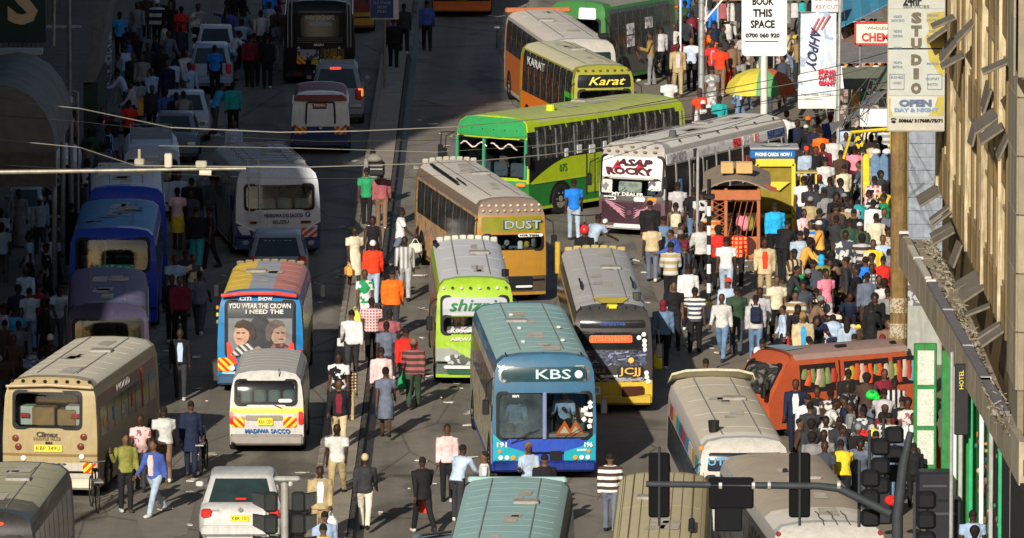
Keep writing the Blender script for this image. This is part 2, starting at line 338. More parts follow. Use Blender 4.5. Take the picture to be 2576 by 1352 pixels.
# ------------------------------------------------ right hand building
def XL(y): return 9.05+.021*(203.0-y)     # canopy's street edge
def XF(y): return 9.86                 # facade plane
def right_building():
    Y0,Y1=140.0,201.5
    stone=M((.36,.29,.17),.75,var=.18,sc=1.2,streak=.35,world=True); cream=M((.46,.38,.23),.7,var=.35,sc=2,streak=.9,world=True); brown=M((.125,.08,.032),.7,var=.4,sc=1.5,streak=.6,world=True)
    e=empty('stone_building',(0,0,0)); tag(e,'tall golden stone building with vertical fins and open sashes on the right','building')
    m=MB(); v=[(XF(Y0)+.12,Y0,0),(XF(Y1)+.12,Y1,0),(30,Y1,0),(30,Y0,0)]; m.add([Vector(a) for a in v]+[Vector(a)+Vector((0,0,34)) for a in v],[(0,4,5,1),(1,5,6,2),(2,6,7,3),(3,7,4,0),(4,7,6,5)]); m.build('wall',brown,e)
    # fins (each one a part), windows between, spandrels
    ys=[]; y=Y1-.3; k=0
    while y>172: ys.append(y); y-=2.15
    fin=MB(); fin.box((0,0,0),(.20,.30,28)); fa=fin.mesh('fin',cream); fin=MB(); fin.box((0,0,0),(.13,.26,28)); fb=fin.mesh('fin',M((.15,.10,.04),.7,var=.3,sc=1.5,streak=.6,world=True))
    for k,y in enumerate(ys):
        ob('fin',fa if k%3==0 else fb,e,(XF(y)+.04,y,5.6+14))
    pan=MB(); pan.box((0,0,0),(.05,1.7,1.45)); pm=pan.mesh('window_pane',DGLASS)
    fr=MB()
    for a,b,c,d in((0,.76,1.8,.08),(0,-.76,1.8,.08),(-.86,0,.07,1.5),(.86,0,.07,1.5),(0,0,.06,1.5)): fr.box((-.02,a,b),(.09,c,d))
    frm=fr.mesh('window_frame',M((.36,.29,.17),.7,streak=.4)); sp=MB(); sp.box((0,0,0),(.10,1.78,.9)); spm=sp.mesh('spandrel',M((.34,.24,.11),.75,var=.25,streak=.5))
    for k in range(len(ys)-1):
        y=(ys[k]+ys[k+1])/2
        for fl in range(8):
            z=6.2+fl*3.0; w=ob('window_pane',pm,e,(XF(y)+.09,y,z+1.1)); ob('window_frame',frm,w); ob('spandrel',spm,e,(XF(y)+.05,y,z-.2))
    # open top-hung sashes
    sg=M((.155,.135,.105),.75,var=.2,streak=.4)
    sh=MB(); sh.cbox((-.20,0,-.17),(.55,.92,.05),.01); shm=sh.mesh('open_sash',sg)
    me2=MB(); me2.box((0,0,0),(.4,.75,.008)); 
    for (x,y,n,t) in[(2392,40,2,.7),(2412,82,2,1.0),(2440,118,1,.45),(2500,205,2,1.25),(2520,262,4,.62),(2552,330,1,1.1),(2375,455,2,.5),(2405,505,2,.65),(2414,550,2,.6),(2480,675,3,.6),(2515,752,1,.45),(2538,800,2,.55),(2430,610,1,1.2),(2418,20,1,.5),(2462,40,1,.9),(2470,300,1,1.3),(2555,130,1,.5)]:
        s=(x-1288)/9.95
        for j in range(n):
            Y=F/s-j*.98; X=XF(Y)-.16; h=28-(y+1988)/s
            ob('open_sash',shm,e,(X,Y,h),(random.uniform(-.06,.06),-t+random.uniform(-.12,.12),random.uniform(-.05,.05)))
    # pale stone end pier facing the camera, of single panels
    pc=[M((.235,.205,.145),.75,var=.15,sc=2,streak=.3),M((.24,.21,.145),.75,var=.15,sc=2,streak=.3),M((.30,.26,.18),.75,var=.15,sc=2,streak=.3)]
    yb=172.2; X0=XF(yb)-.05
    m=MB(); m.box((X0+2.2,yb-1.6,17),(4.3,3.0,34)); m.build('pier',M((.20,.17,.12),.8),e)
    pb=MB(); pb.cbox((0,0,0),(.58,.05,1.13),.012); pms=[pb.mesh('stone_panel',c) for c in pc]
    ps=MB(); ps.cbox((0,0,0),(.05,.96,1.13),.012); pss=[ps.mesh('stone_panel',c) for c in pc]
    for r in range(11):
        for c in range(4): ob('stone_panel',random.choice(pms),e,(X0+.33+c*.6,yb-3.12,5.7+r*1.15))
        for c in range(3): ob('stone_panel',random.choice(pss),e,(X0+.03,yb-.6-c*1.0,5.7+r*1.15))
    # projecting stone balcony box
    m=MB(); m.box((X0-.1+1.6,yb-5.0,13.2),(3.2,2.6,3.3)); m.build('balcony_box',M((.16,.14,.10),.8),e)
    for r in range(3):
        for c in range(4): ob('stone_panel',random.choice(pms),e,(X0+.12+c*.6,yb-6.33,12.15+r*1.1))
        for c in range(2): ob('stone_panel',random.choice(pss),e,(X0-.22,yb-5.6+c*1.0,12.15+r*1.1))
    # ---- canopy
    cg=M((.32,.275,.20),.85,var=.25,sc=1.5,streak=.5,world=True)
    m=MB()
    y=203.2; segs=[]
    def slab(y0,y1,z0,z1,x0o,x1o,name,mat,par=e):
        v=[(XL(y0)+x0o,y0),(XL(y1)+x0o,y1),(XL(y1)+x1o,y1),(XL(y0)+x1o,y0)]
        q=MB(); q.add([(a,b,z0) for a,b in v]+[(a,b,z1) for a,b in v],[(0,1,2,3),(7,6,5,4),(0,4,5,1),(1,5,6,2),(2,6,7,3),(3,7,4,0)]); return q.build(name,mat,par)
    slab(166,203.2,3.75,4.05,.06,.8,'canopy_slab',cg)
    k=0; y=203.2
    while y>168:
        d=1.9; tone=random.choice([(.33,.285,.21),(.29,.25,.185),(.36,.31,.225)])
        slab(y-d+.03,y,3.55,4.38+random.uniform(-.03,.03),-.02,.13,'fascia_panel',M(tone,.8,var=.2,sc=2,streak=.5))
        slab(y-d+.05,y-.03,4.06,4.10,.16,.62,'roof_slab',M(tone,.85,var=.25,sc=2,streak=.4))
        y-=d
    slab(176,192,4.40,4.47,-.10,.10,'gutter_strip',M((.16,.15,.17),.6,var=.2)); slab(193,199,4.40,4.46,-.08,.06,'gutter_strip',M((.5,.47,.4),.7))
    slab(171,175.6,4.40,4.47,-.10,.10,'gutter_strip',M((.16,.15,.17),.6,var=.2))
    for yy in(201.5,196.5,192.3,187,181,176): slab(yy,yy+.16,4.42,4.48,-.10,.12,'joint_cover',M((.5,.48,.44),.6))
    # near end of canopy: stone slabs facing camera
    m=MB(); m.box((XL(166)+1.3,166.0,3.62),(2.3,.3,1.05)); m.build('canopy_end',M((.2,.18,.14),.8),e)
    pb=MB(); pb.cbox((0,0,0),(.3,.06,.98),.01); pme=[pb.mesh('stone_panel',M(c,.8,var=.15)) for c in((.25,.23,.19),(.22,.20,.165),(.28,.25,.20))]
    for c in range(7): ob('stone_panel',pme[c%3],e,(XL(166)+.35+c*.31,165.8,3.62+(.02 if c%2 else 0)))
    # rubble, dead plants on the canopy roof
    m=MB()
    for i in range(360):
        y=random.choice([172,176,181,184,189,195,200])+random.gauss(0,1.3); x=XF(y)-.04-abs(random.gauss(.06,.10)); s=random.uniform(.015,.08)
        m.box((x,y,4.12+random.random()*.14),(s,s*2,s*.7),rz=random.random()*3,rx=random.random())
    for i in range(70):
        y=random.choice([171,175,183,188,197])+random.gauss(0,1); x=XF(y)-.05-random.random()*.25; a=random.random()*6.3; l=random.uniform(.1,.4)
        m.box((x,y,4.25+random.random()*.3),(.012,l,.02),rz=a,rx=random.uniform(-.9,.9))
    tag(m.build('canopy_debris',M((.26,.23,.17),.9,var=.3,pat=('print',6),pc=(.13,.11,.08))),'rubble and dried weeds lying along the canopy roof','debris',kind='stuff')
    # ---- shop fronts under the canopy
    g=M((.025,.19,.045),.5,var=.25,streak=.4); g2=M((.02,.12,.03),.5,var=.15)
    sf=empty('green_shopfront',(0,0,0)); tag(sf,'bright green shop front with posters under the stone canopy','shop')
    for (y,x0,w,h) in[(188.5,-.62,.50,3.55),(187.3,-.10,.36,3.55),(182,.05,.30,3.5)]:
        X=XL(y)+x0; m=MB(); m.cbox((X+w/2,y,h/2),(w,.14,h),.02); m.build('green_panel',g,sf)
    for (y,x0,z0,z1) in[(188.5,-.54,2.65,3.4),(188.5,-.54,1.75,2.55),(188.5,-.54,.9,1.65)]:
        X=XL(y)+x0; m=MB(); m.box((X+.18,y-.085,(z0+z1)/2),(.36,.02,z1-z0)); m.build('poster',M((.55,.58,.50),.7,pat=('print',30),pc=(.44,.47,.42)),sf)
    m=MB(); y0,y1=178.,187.2
    for k in range(4):
        ya=y1-k*2.3; m=MB(); m.box((XL(ya)+.30,ya-1.1,1.75),(.07,2.1,3.5)); m.build('green_shutter',[g,M((.62,.52,.36),.7)][k==1] if k<3 else g2,sf)
    text('S',1.1,(XL(184)+.25,183.8,2.1),(R(90),0,R(-90)),g,sf,off=.03)
    for k,y in enumerate((186.4,184.6,181.6,178.6,176.,173.5,170.5)):
        m=MB(); m.cbox((XL(y)+.12,y,1.8),(.09,.09,3.6),.015); m.build('post',[WHITE,GALV,M((.03,.33,.14),.5)][k%3],sf)
    m=MB(); m.box((XF(176)+.0,176,1.8),(.1,22,3.6)); m.build('shop_interior',M((.03,.027,.025),.9),sf)
    # hanging goods
    m=MB(); cols=[(.45,.40,.35),(.35,.04,.03),(.04,.16,.12),(.4,.2,.04),(.05,.045,.045),(.16,.10,.08)]
    hg=empty('hanging_goods',(0,0,0)); 
    for ci,c in enumerate(cols):
        m=MB()
        for i in range(120):
            y=random.uniform(168,181); z=random.uniform(.5,3.2); x=XL(y)+random.uniform(.16,.5)
            m.ell((x,y,z),(random.uniform(.02,.05),random.uniform(.02,.06),random.uniform(.03,.10)),6,4,rx=random.uniform(-.6,.6))
        m.build('goods_cluster',M(c,.7,var=.3),hg)['kind']='stuff'
    tag(hg,'colourful bags and trinkets hanging in the open shop bays','goods')
    # black notice with yellow lettering on a post
    p=empty('yellow_letter_sign',(XL(181.5)-.10,181.3,0)); tag(p,'narrow black upright sign with yellow letters on the canopy post','sign')
    m=MB(); m.cbox((0,0,3.3),(.3,.1,1.5),.02); m.build('board',M((.02,.02,.022),.6),p); text('HOTEL',.13,(0,-.06,3.72),(R(90),R(-90),0),YPLATE,p,w=.40)
    m=MB(); m.tube([(-.2,0,0),(-.2,0,4.3)],.04); m.build('post',GALV,p)
    return e
right_building()
# grey panel wall and far neighbour just past the stone building
def far_right():
    e=empty('corrugated_kiosk',(10.2,212,0)); tag(e,'grey corrugated metal kiosk wall behind the wooden pole','kiosk')
    m=MB()
    for k in range(18): m.box((.25,0,.3+k*.33),(1.7,.10+.03*(k%2),.32))
    m.build('corrugated_wall',M((.24,.27,.32),.55,.3,var=.2,streak=.3),e)
    m=MB(); m.box((.25,-.12,2.0),(1.5,.1,.32)); m.build('notice',WHITE,e); text('Trem',.22,(.3,-.18,2.05),(R(90),0,0),BLACK,e,w=.62); 
    m=MB(); m.box((.2,-.15,.7),(1.5,.2,1.5)); m.build('panel',M((.32,.33,.30),.8,streak=.3),e)
    m=MB(); m.add([(-.55,-.2,0),(.35,-.2,0),(-.55,-.2,2.5)],[(0,1,2)]); m.build('side_board',M((.12,.11,.12),.8,pat=('print',8),pc=(.4,.4,.42)),e)
    # buildings closing the view behind right-hand crowd
    for (x,y,w,d,h,c,l) in[(15.3,262,6,40,9,(.05,.04,.035),'dark low shop building behind the market stalls'),(16,318,9,40,12,(.09,.075,.06),'brown shop building beyond the market at top right')]:
        b=empty('building',(x,y,0)); tag(b,l,'building'); m=MB(); m.box((0,0,h/2),(w,d,h)); m.build('wall',M(c,.85,var=.3,world=True,streak=.4),b)
        for k in range(10):
            m=MB(); m.box((-w/2-.04,-d/2+2+k*3.6,1.6),(.08,2.6,2.9)); m.build('shutter',M((.10,.12,.13) if k%2 else (.16,.07,.05),.6,var=.2),b)
far_right()
# ------------------------------------------------ vehicles
WHEELS={}
def wheel_mesh(r,w):
    k=(r,w)
    if k in WHEELS: return WHEELS[k]
    m=MB(); n=20; prof=[(r*.6,-w/2),(r*.92,-w/2),(r,-w*.32),(r,w*.32),(r*.92,w/2),(r*.6,w/2)]
    vs=[];fs=[]
    for j in range(n):
        a=2*math.pi*j/n
        for q,x in prof: vs.append((x,q*math.cos(a),q*math.sin(a)))
    P=len(prof)
    for j in range(n):
        for i in range(P-1): fs.append((j*P+i,j*P+i+1,((j+1)%n)*P+i+1,((j+1)%n)*P+i))
    m.add(vs,fs); t=m.mesh('tyre',RUBBER,True,50)
    m=MB(); m.tube([(-w*.42,0,0),(w*.42,0,0)],r*.6,16); m.tube([(-w*.5,0,0),(w*.5,0,0)],r*.2,8)
    for s in(-1,1):
        for j in range(6): a=j*math.pi/3; m.box((s*w*.43,r*.42*math.cos(a),r*.42*math.sin(a)),(.02,.05,.05))
    WHEELS[k]=(t,m.mesh('rim',RIMM)); return WHEELS[k]
def add_wheel(root,x,y,r,w=.24):
    t,rm=wheel_mesh(r,w); a=ob('wheel',t,root,(x,y,r)); ob('rim',rm,a); return a
class Bus:
    def __init__(s,name,lab,cat,n,f,H,wpx=None,body=None,roofm=None,side=None,face='rear',L=None,win=None,rake=.06,curv=.10,crown=.22,wz=(.50,.80),nwin=7,ribs=5,seams=1,W=None,ground=0,wr=.42,glass=None,inner=None,bumper=None,wy0=.9,near3=None,head=None,swin=True,group=None,mirror=True):
        s.H=H
        if near3: s.p=Vector(near3); a=head
        else:
            p=at(n[0],n[1],H); q=at(f[0],f[1],H); d=q-p; a=math.atan2(d.x,d.y); L=L or d.length; s.p=Vector((p.x,p.y,0)); W=W or wpx/scl(n[0],n[1],H)
        s.L=L; s.W=W; s.a=a; s.rake=rake; s.curv=curv; s.crown=crown; hw=W/2
        s.root=root=empty(name,s.p,-a); tag(root,lab,cat,group)
        s.prof=prof=[(1,.22),(1,.85),(1,H*.5),(.985,H*.66),(.955,H-.40),(.90,H-.19),(.78,H-.075),(.45,H-.015),(0,H)]
        ring=[(-u*hw,z) for u,z in prof]+[(u*hw,z) for u,z in reversed(prof[:-1])]
        N=len(ring); yb=[lambda x,z:s.E(x,z),lambda x,z:.55+s.E(x,z)*.3,lambda x,z:L*.5,lambda x,z:L-.5,lambda x,z:L-s.E(x,z)*.7]
        m=MB(); vs=[]
        for fn in yb:
            for x,z in ring: vs.append((x,fn(x,z),z))
        fs=[(r*N+i,r*N+i+1,(r+1)*N+i+1,(r+1)*N+i) for r in range(4) for i in range(N-1)]
        fs=[q[::-1] for q in fs]; fs.append(tuple(range(4*N,5*N))); fs+= [(r*N,(r+1)*N,(r+1)*N+N-1,r*N+N-1) for r in range(4)]
        m.add(vs,fs)
        # near end with a real window opening
        w=win; zs=sorted({p[1] for p in prof[:-1]}|({w[2]*H,w[3]*H} if w else set())); us=sorted({-1,-.93,-.5,0,.5,.93,1}|({w[0],w[1]} if w else set()))
        vs=[];fs=[]; Mx=len(us)
        for z in zs:
            hwz=s.hw(z)
            for u in us: vs.append((u*hwz,s.E(u*hwz,z),z))
        for i in range(len(zs)-1):
            for j in range(Mx-1):
                if w and zs[i]>=w[2]*H-1e-4 and zs[i+1]<=w[3]*H+1e-4 and us[j]>=w[0]-1e-4 and us[j+1]<=w[1]+1e-4: continue
                a0=i*Mx+j; fs.append((a0,a0+1,a0+Mx+1,a0+Mx))
        vs.append((0,s.E(0,H),H)); t=(len(zs)-1)*Mx
        for j in range(Mx-1): fs.append((t+j,t+j+1,len(vs)-1))
        m.add(vs,fs)
        s.body=m.build('body',body,root,smooth=True,ang=32)
        # side panels with own livery
        if side:
            for sd in(-1,1): s.sidepatch(sd,.35,L-.3,.34,H-.42,.006,side,'side_panel')
        # roof skin, seams
        rp=[p for p in prof if p[1]>=H-.2]; rr=[(-u*hw,z+.012) for u,z in rp]+[(u*hw,z+.012) for u,z in reversed(rp[:-1])]
        vs=[]; ys=[.28,.9]+[.9+(L-1.3)*k/4 for k in range(1,5)]
        for y in ys:
            for x,z in rr: vs.append((x*.995,y+(s.E(x,z)*.9 if y<.3 else 0),z-(.02 if y<.3 else 0)))
        k=len(rr); m=MB(); m.add(vs,[(r*k+i,(r+1)*k+i,(r+1)*k+i+1,r*k+i+1) for r in range(len(ys)-1) for i in range(k-1)]); s.roof=m.build('roof',roofm,root,smooth=True)
        rm=MB(); pts=[(x,0,z) for x,z in rr[1:-1]]
        for i in range(len(pts)-1):
            a1,b1=Vector(pts[i]),Vector(pts[i+1]); c=(a1+b1)/2; rm.box(c,((b1-a1).length,.03,.004),ry=-math.atan2(b1.z-a1.z,b1.x-a1.x))
        rme=rm.mesh('roof_rib',roofm)
        for i in range(ribs): ob('roof_rib',rme,root,(0,1.0+(L-1.6)*(i+.5)/ribs,0))
        if seams:
            for x in(-.42,.42):
                sm=MB(); sm.box((x*hw,L/2+.2,H+.006),(.022,L-1.4,.014)); sm.build('roof_seam',M((.20,.19,.17),.8),root)
        if L>5:   # dents, patched sheets and hatches on the roof
            rq=random.Random(int(abs(s.p.x)*97+L*31))
            for k in range(5):
                x,y=rq.uniform(-.22,.22)*hw,rq.uniform(1.2,L-1.2); wx,wy=rq.uniform(.08,.22),rq.uniform(.3,1.1); zz=H-.006
                q=MB(); q.add([(x-wx,y-wy*.5,zz+.02),(x+wx*.8,y-wy*.6,zz+.02),(x+wx,y+wy*.5,zz+.02),(x-wx*.7,y+wy*.45,zz+.02)],[(0,1,2,3)]); q.build('roof_patch',M(rq.choice([(.44,.40,.33),(.40,.36,.29),(.47,.44,.38)]),.85,var=.25,sc=3,pat=('print',2.5),pc=(.42,.38,.31)),root)
            q=MB(); q.cbox((rq.choice([-.25,.25])*hw,L*.62,H+.02),(.5,.42,.07),.02); q.build('roof_hatch',M((.30,.29,.27),.7,var=.3,dust=.4),root)
        # chassis, wheels
        m=MB(); m.box((0,L/2,.34),(W*.86,L-.5,.34)); m.build('chassis',BLACK,root)
        for y in(wy0+wr,L-1.3):
            for sd in(-1,1):
                m=MB(); n=10; v=[(sd*(hw+.012),y,.36)]+[(sd*(hw+.012),y-(wr+.12)*math.cos(math.pi*i/n),.36+(wr+.16)*math.sin(math.pi*i/n)) for i in range(n+1)]
                m.add(v,[(0,i+1,i+2) for i in range(n)]); m.build('wheel_arch',BLACK,root); add_wheel(root,sd*(hw-.12),y,wr,.30)
        # opening interior and pane
        if w:
            x0,x1,z0,z1=w[0]*hw*.97,w[1]*hw*.97,w[2]*H,w[3]*H
            if not glass:
                m=MB(); d=min(2.2,L*.5); y=.16
                A_=[(x0,y,z0-.1),(x1,y,z0-.1),(x1,y,z1),(x0,y,z1)]; B_=[(p[0],y+d,p[2]) for p in A_]
                m.add(A_+B_,[(0,4,5,1),(1,5,6,2),(2,6,7,3),(3,7,4,0),(4,7,6,5)]); m.build('cabin_lining',INSIDE,root)
            if not glass:
                q=MB(); zb=w[2]*H+.10
                for k in range(4): x=x0+(x1-x0)*(k+.5)/4; q=MB(); q.cbox((x,.95,zb),((x1-x0)/4*.78,.14,.42),.05); q.build('seat',M((.10,.12,.15),.8),root,smooth=True)
                for k in range(3): x=x0+(x1-x0)*(k+.5)/3+.1; q=MB(); q.ell((x,1.6,zb+.40),(.09,.1,.12),8,6); q.tube([(x,1.6,zb),(x,1.6,zb+.3)],[(.2,.12),(.12,.1)],8); q.build('seat_headrest',M([(.16,.10,.08),(.05,.05,.06),(.25,.25,.24)][k],.8),root,smooth=True)
            for tt in(.222,): 
                if not glass or face=='rear': s.endpatch(-.97,.97,tt,tt+.003,.004,.0,BLACK,'panel_seam')
            if face=='front' and not glass:
                for sx in(-.45,.35):
                    q=MB(); za=w[2]*H+.02; q.tube([(sx*hw,s.E(sx*hw,za)-.03,za),((sx+.34)*hw,s.E((sx+.34)*hw,za+.16)-.035,za+.20)],.010,5); q.build('wiper',BLACK,root)
            s.endpatch(w[0]-.01,w[1]+.01,w[2],w[3],-.012,.0,glass or clear_glass(),'rear_window' if face=='rear' else 'windscreen',r=.06)
            s.ring(w[0],w[1],w[2],w[3],.035,BLACK,'window_rubber')
        if bumper: 
            q=s.E(hw*.5,.4); m=MB(); m.cbox((0,q-.03,.335),(W*.99,.16,.24),.05); m.build('bumper',bumper,root,smooth=True)
        # side windows
        if swin:
            z0,z1=wz[0]*H,wz[1]*H; gap=.07; wl=(L-1.0)/nwin-gap
            for sd in(-1,1):
                me=None
                for i in range(nwin):
                    y=.5+i*(wl+gap)
                    if me is None: o=s.sidepatch(sd,y,y+wl,z0,z1,.014,STREAKGLASS,'side_window'); me=o.data; y00=y
                    else: o=ob('side_window',me,root,(0,y-y00,0))
        if face=='front' and mirror:
            for sd in(-1,1):
                m=MB(); m.tube([(sd*hw*.98,.1,H*.82),(sd*(hw+.14),-.12,H*.78),(sd*(hw+.16),-.14,H*.66)],.015); m.cbox((sd*(hw+.16),-.15,H*.60),(.15,.07,.34),.03); m.build('mirror',BLACK,root)
    def hw(s,z):
        pr=s.prof; h=s.W/2
        for (u0,z0),(u1,z1) in zip(pr,pr[1:]):
            if z<=z1+1e-6: t=(z-z0)/(z1-z0); return h*(u0+(u1-u0)*max(0,t))
        return 0
    def E(s,x,z):
        u=x/(s.W/2); H=s.H
        return s.curv*u*u*(.5+.5*abs(u))+s.rake*max(0,z-H*.42)+s.crown*max(0,(z-(H-.42))/.42)**2+.06*max(0,(.8-z)/.5)
    def grid(s,x0,x1,z0,z1,r,nx=8,nz=4):
        xs=[x0,x0+r]+[x0+r+(x1-x0-2*r)*i/nx for i in range(1,nx)]+[x1-r,x1]; zs=[z0,z0+r]+[z0+r+(z1-z0-2*r)*i/nz for i in range(1,nz)]+[z1-r,z1]
        return xs,zs
    def endpatch(s,u0,u1,t0,t1,off,th,mat,name,r=.03,parent=None):
        h=s.W/2; xs,zs=s.grid(u0*h,u1*h,t0*s.H,t1*s.H,r); A=len(xs); vs=[]; fs=[]
        for z in zs:
            k=min(1,s.hw(z)/h+.001)
            for x in xs: vs.append(Vector((x*k,s.E(x*k,z)-off,z)))
        for i in range(len(zs)-1):
            for j in range(A-1):
                a,b,c,d=i*A+j,i*A+j+1,(i+1)*A+j+1,(i+1)*A+j; bi=i==0; ti=i==len(zs)-2; l=j==0; rt=j==A-2
                if bi and l: fs.append((b,c,d))
                elif bi and rt: fs.append((a,c,d))
                elif ti and l: fs.append((a,b,c))
                elif ti and rt: fs.append((a,b,d))
                else: fs.append((a,b,c,d))
        if th: vs,fs=solid(vs,fs,Vector((0,th,0)))
        m=MB(); m.add(vs,fs); o=m.build(name,mat,parent or s.root,smooth=True); return o
    def ring(s,u0,u1,t0,t1,wd,mat,name,off=.012):
        h=s.W/2; 
        def pts(e):
            x0,x1,z0,z1=u0*h-e,u1*h+e,t0*s.H-e,t1*s.H+e; r=.12; o=[]
            for cx,cz,a0 in((x1-r,z1-r,0),(x0+r,z1-r,90),(x0+r,z0+r,180),(x1-r,z0+r,270)):
                for k in range(4): a=R(a0+30*k); o.append((cx+r*math.cos(a),cz+r*math.sin(a)))
            return o
        vs=[]
        for e in(-.03,wd):
            for x,z in pts(e): vs.append(Vector((x,s.E(x,z)-off,z)))
        n=16; fs=[(i,n+i,n+(i+1)%n,(i+1)%n) for i in range(n)]; vs,fs=solid(vs,[f[::-1] for f in fs],Vector((0,.03,0)))
        m=MB(); m.add(vs,fs); return m.build(name,mat,s.root)
    def sidepatch(s,sd,y0,y1,z0,z1,off,mat,name,parent=None,r=.0):
        zs=[z0]+[p[1] for p in s.prof if z0+.02<p[1]<z1-.02]+[z1]; vs=[];fs=[]
        for z in zs:
            for y in(y0,y1): vs.append(Vector((sd*(s.hw(z)+off),y,z)))
        for i in range(len(zs)-1): q=(2*i,2*i+1,2*i+3,2*i+2); fs.append(q if sd>0 else q[::-1])
        vs,fs=solid(vs,fs,Vector((-sd*off*1.5,0,0)))
        m=MB(); m.add(vs,fs); return m.build(name,mat,parent or s.root)
    def disc(s,u,t,r,mat,name,parent=None,th=.05):
        x=u*s.W/2; z=t*s.H; y=s.E(x,z); m=MB(); m.tube([(x,y+.02,z),(x,y-th*.7,z),(x,y-th,z)],[r,r,r*.7],12); return m.build(name,mat,parent or s.root,smooth=True)
    def txt(s,st,u,t,size,mat,w=None,off=.025,bold=.004,**k):
        x=u*s.W/2; z=t*s.H; return text(st,size,(x,s.E(x,z)-off-.01,z),(R(90)-math.atan(s.rake if z>s.H*.42 else 0),0,0),mat,s.root,w=w,off=bold,**k)
    def plate(s,u,t,st,w=.5,h=.14,yel=True,col=None):
        x=u*s.W/2; z=t*s.H; m=MB(); m.cbox((x,s.E(x,z)-.02,z),(w,.03,h),.01); m.build('number_plate',YPLATE if yel else (col or WHITE),s.root); text(st,h*.8,(x,s.E(x,z)-.038,z),(R(90),0,0),BLACK,s.root,w=w*.86)
    def chev(s,u0,u1,t0,t1,sl=1,c1=(.75,.55,.04),c2=(.70,.05,.02)): return s.endpatch(u0,u1,t0,t1,.015,.012,M(c1,.4,pat=('chev',5.5,sl),pc=c2,var=0),'hazard_board')
    def marker_lights(s,n,t,cols,u=.8,up=False):
        for i in range(n):
            uu=-u+2*u*i/(n-1) if n>1 else 0; x=uu*s.W/2; z=min(t*s.H, s.H-.03*(1+abs(uu)*2)); y=s.E(x*.98,z)
            m=MB(); m.ell((x,y-.01,z+.02),(.045,.05,.04),8,5); m.build('marker_light',cols[i%len(cols)],s.root,smooth=True)
    def visor(s,mat,y,n=9,h=.18):
        "scalloped air deflector across the roof"
        H=s.H; hw=s.W/2
        for i in range(n):
            u=-.82+1.64*(i+.5)/n; m=MB(); z=H-.05*abs(u)**2*2; m.cbox((u*hw,y,z+h/2-.03),(1.6*hw/n-.02,.07,h),.02,rx=R(12)); m.build('visor_panel',mat,s.root)
    def seats(s,cols,z,n=5,y=.5,h=.42,w=None):
        u0,u1=-.78,.78
        for i in range(n):
            x=(u0+(u1-u0)*(i+.5)/n)*s.W/2; m=MB(); m.cbox((x,y,z),((u1-u0)*s.W/2/n*.82,.14,h),.05); m.build('seat',cols,s.root,smooth=True)
    def rack(s,y0,y1,mat,n=9,z=.06):
        hw=s.W/2*.7; z0=s.H+.02; e=ob('roof_rack',None,s.root)
        m=MB()
        for x in(-hw,hw): m.tube([(x,y0,z0+z),(x,y1,z0+z)],.014,6)
        for i in range(n): y=y0+(y1-y0)*i/(n-1); m.tube([(-hw,y,z0+z*.5),(hw,y,z0+z*.5)],.018,6); m.tube([(-hw,y,z0-.04),(-hw,y,z0+z)],.014,5); m.tube([(hw,y,z0-.04),(hw,y,z0+z)],.014,5)
        for y in(y0,y1): m.tube([(-hw,y,z0+z),(hw,y,z0+z)],.02,6)
        bpy.data.objects.remove(e); m.build('roof_rack',mat,s.root)
    def hatch(s,x,y,mat=None,sz=(.55,.5)):
        m=MB(); m.cbox((x,y,s.H+.03),(sz[0],sz[1],.07),.02); m.build('roof_hatch',mat or M((.06,.06,.06),.7),s.root)
def P(c,**k):
    c=tuple(q*.80 for q in c); k.setdefault('dust',.12); k.setdefault('streak',.20); return M(c,.45,coat=.10,var=.10,**k)
DUSTC=(.36,.33,.28)
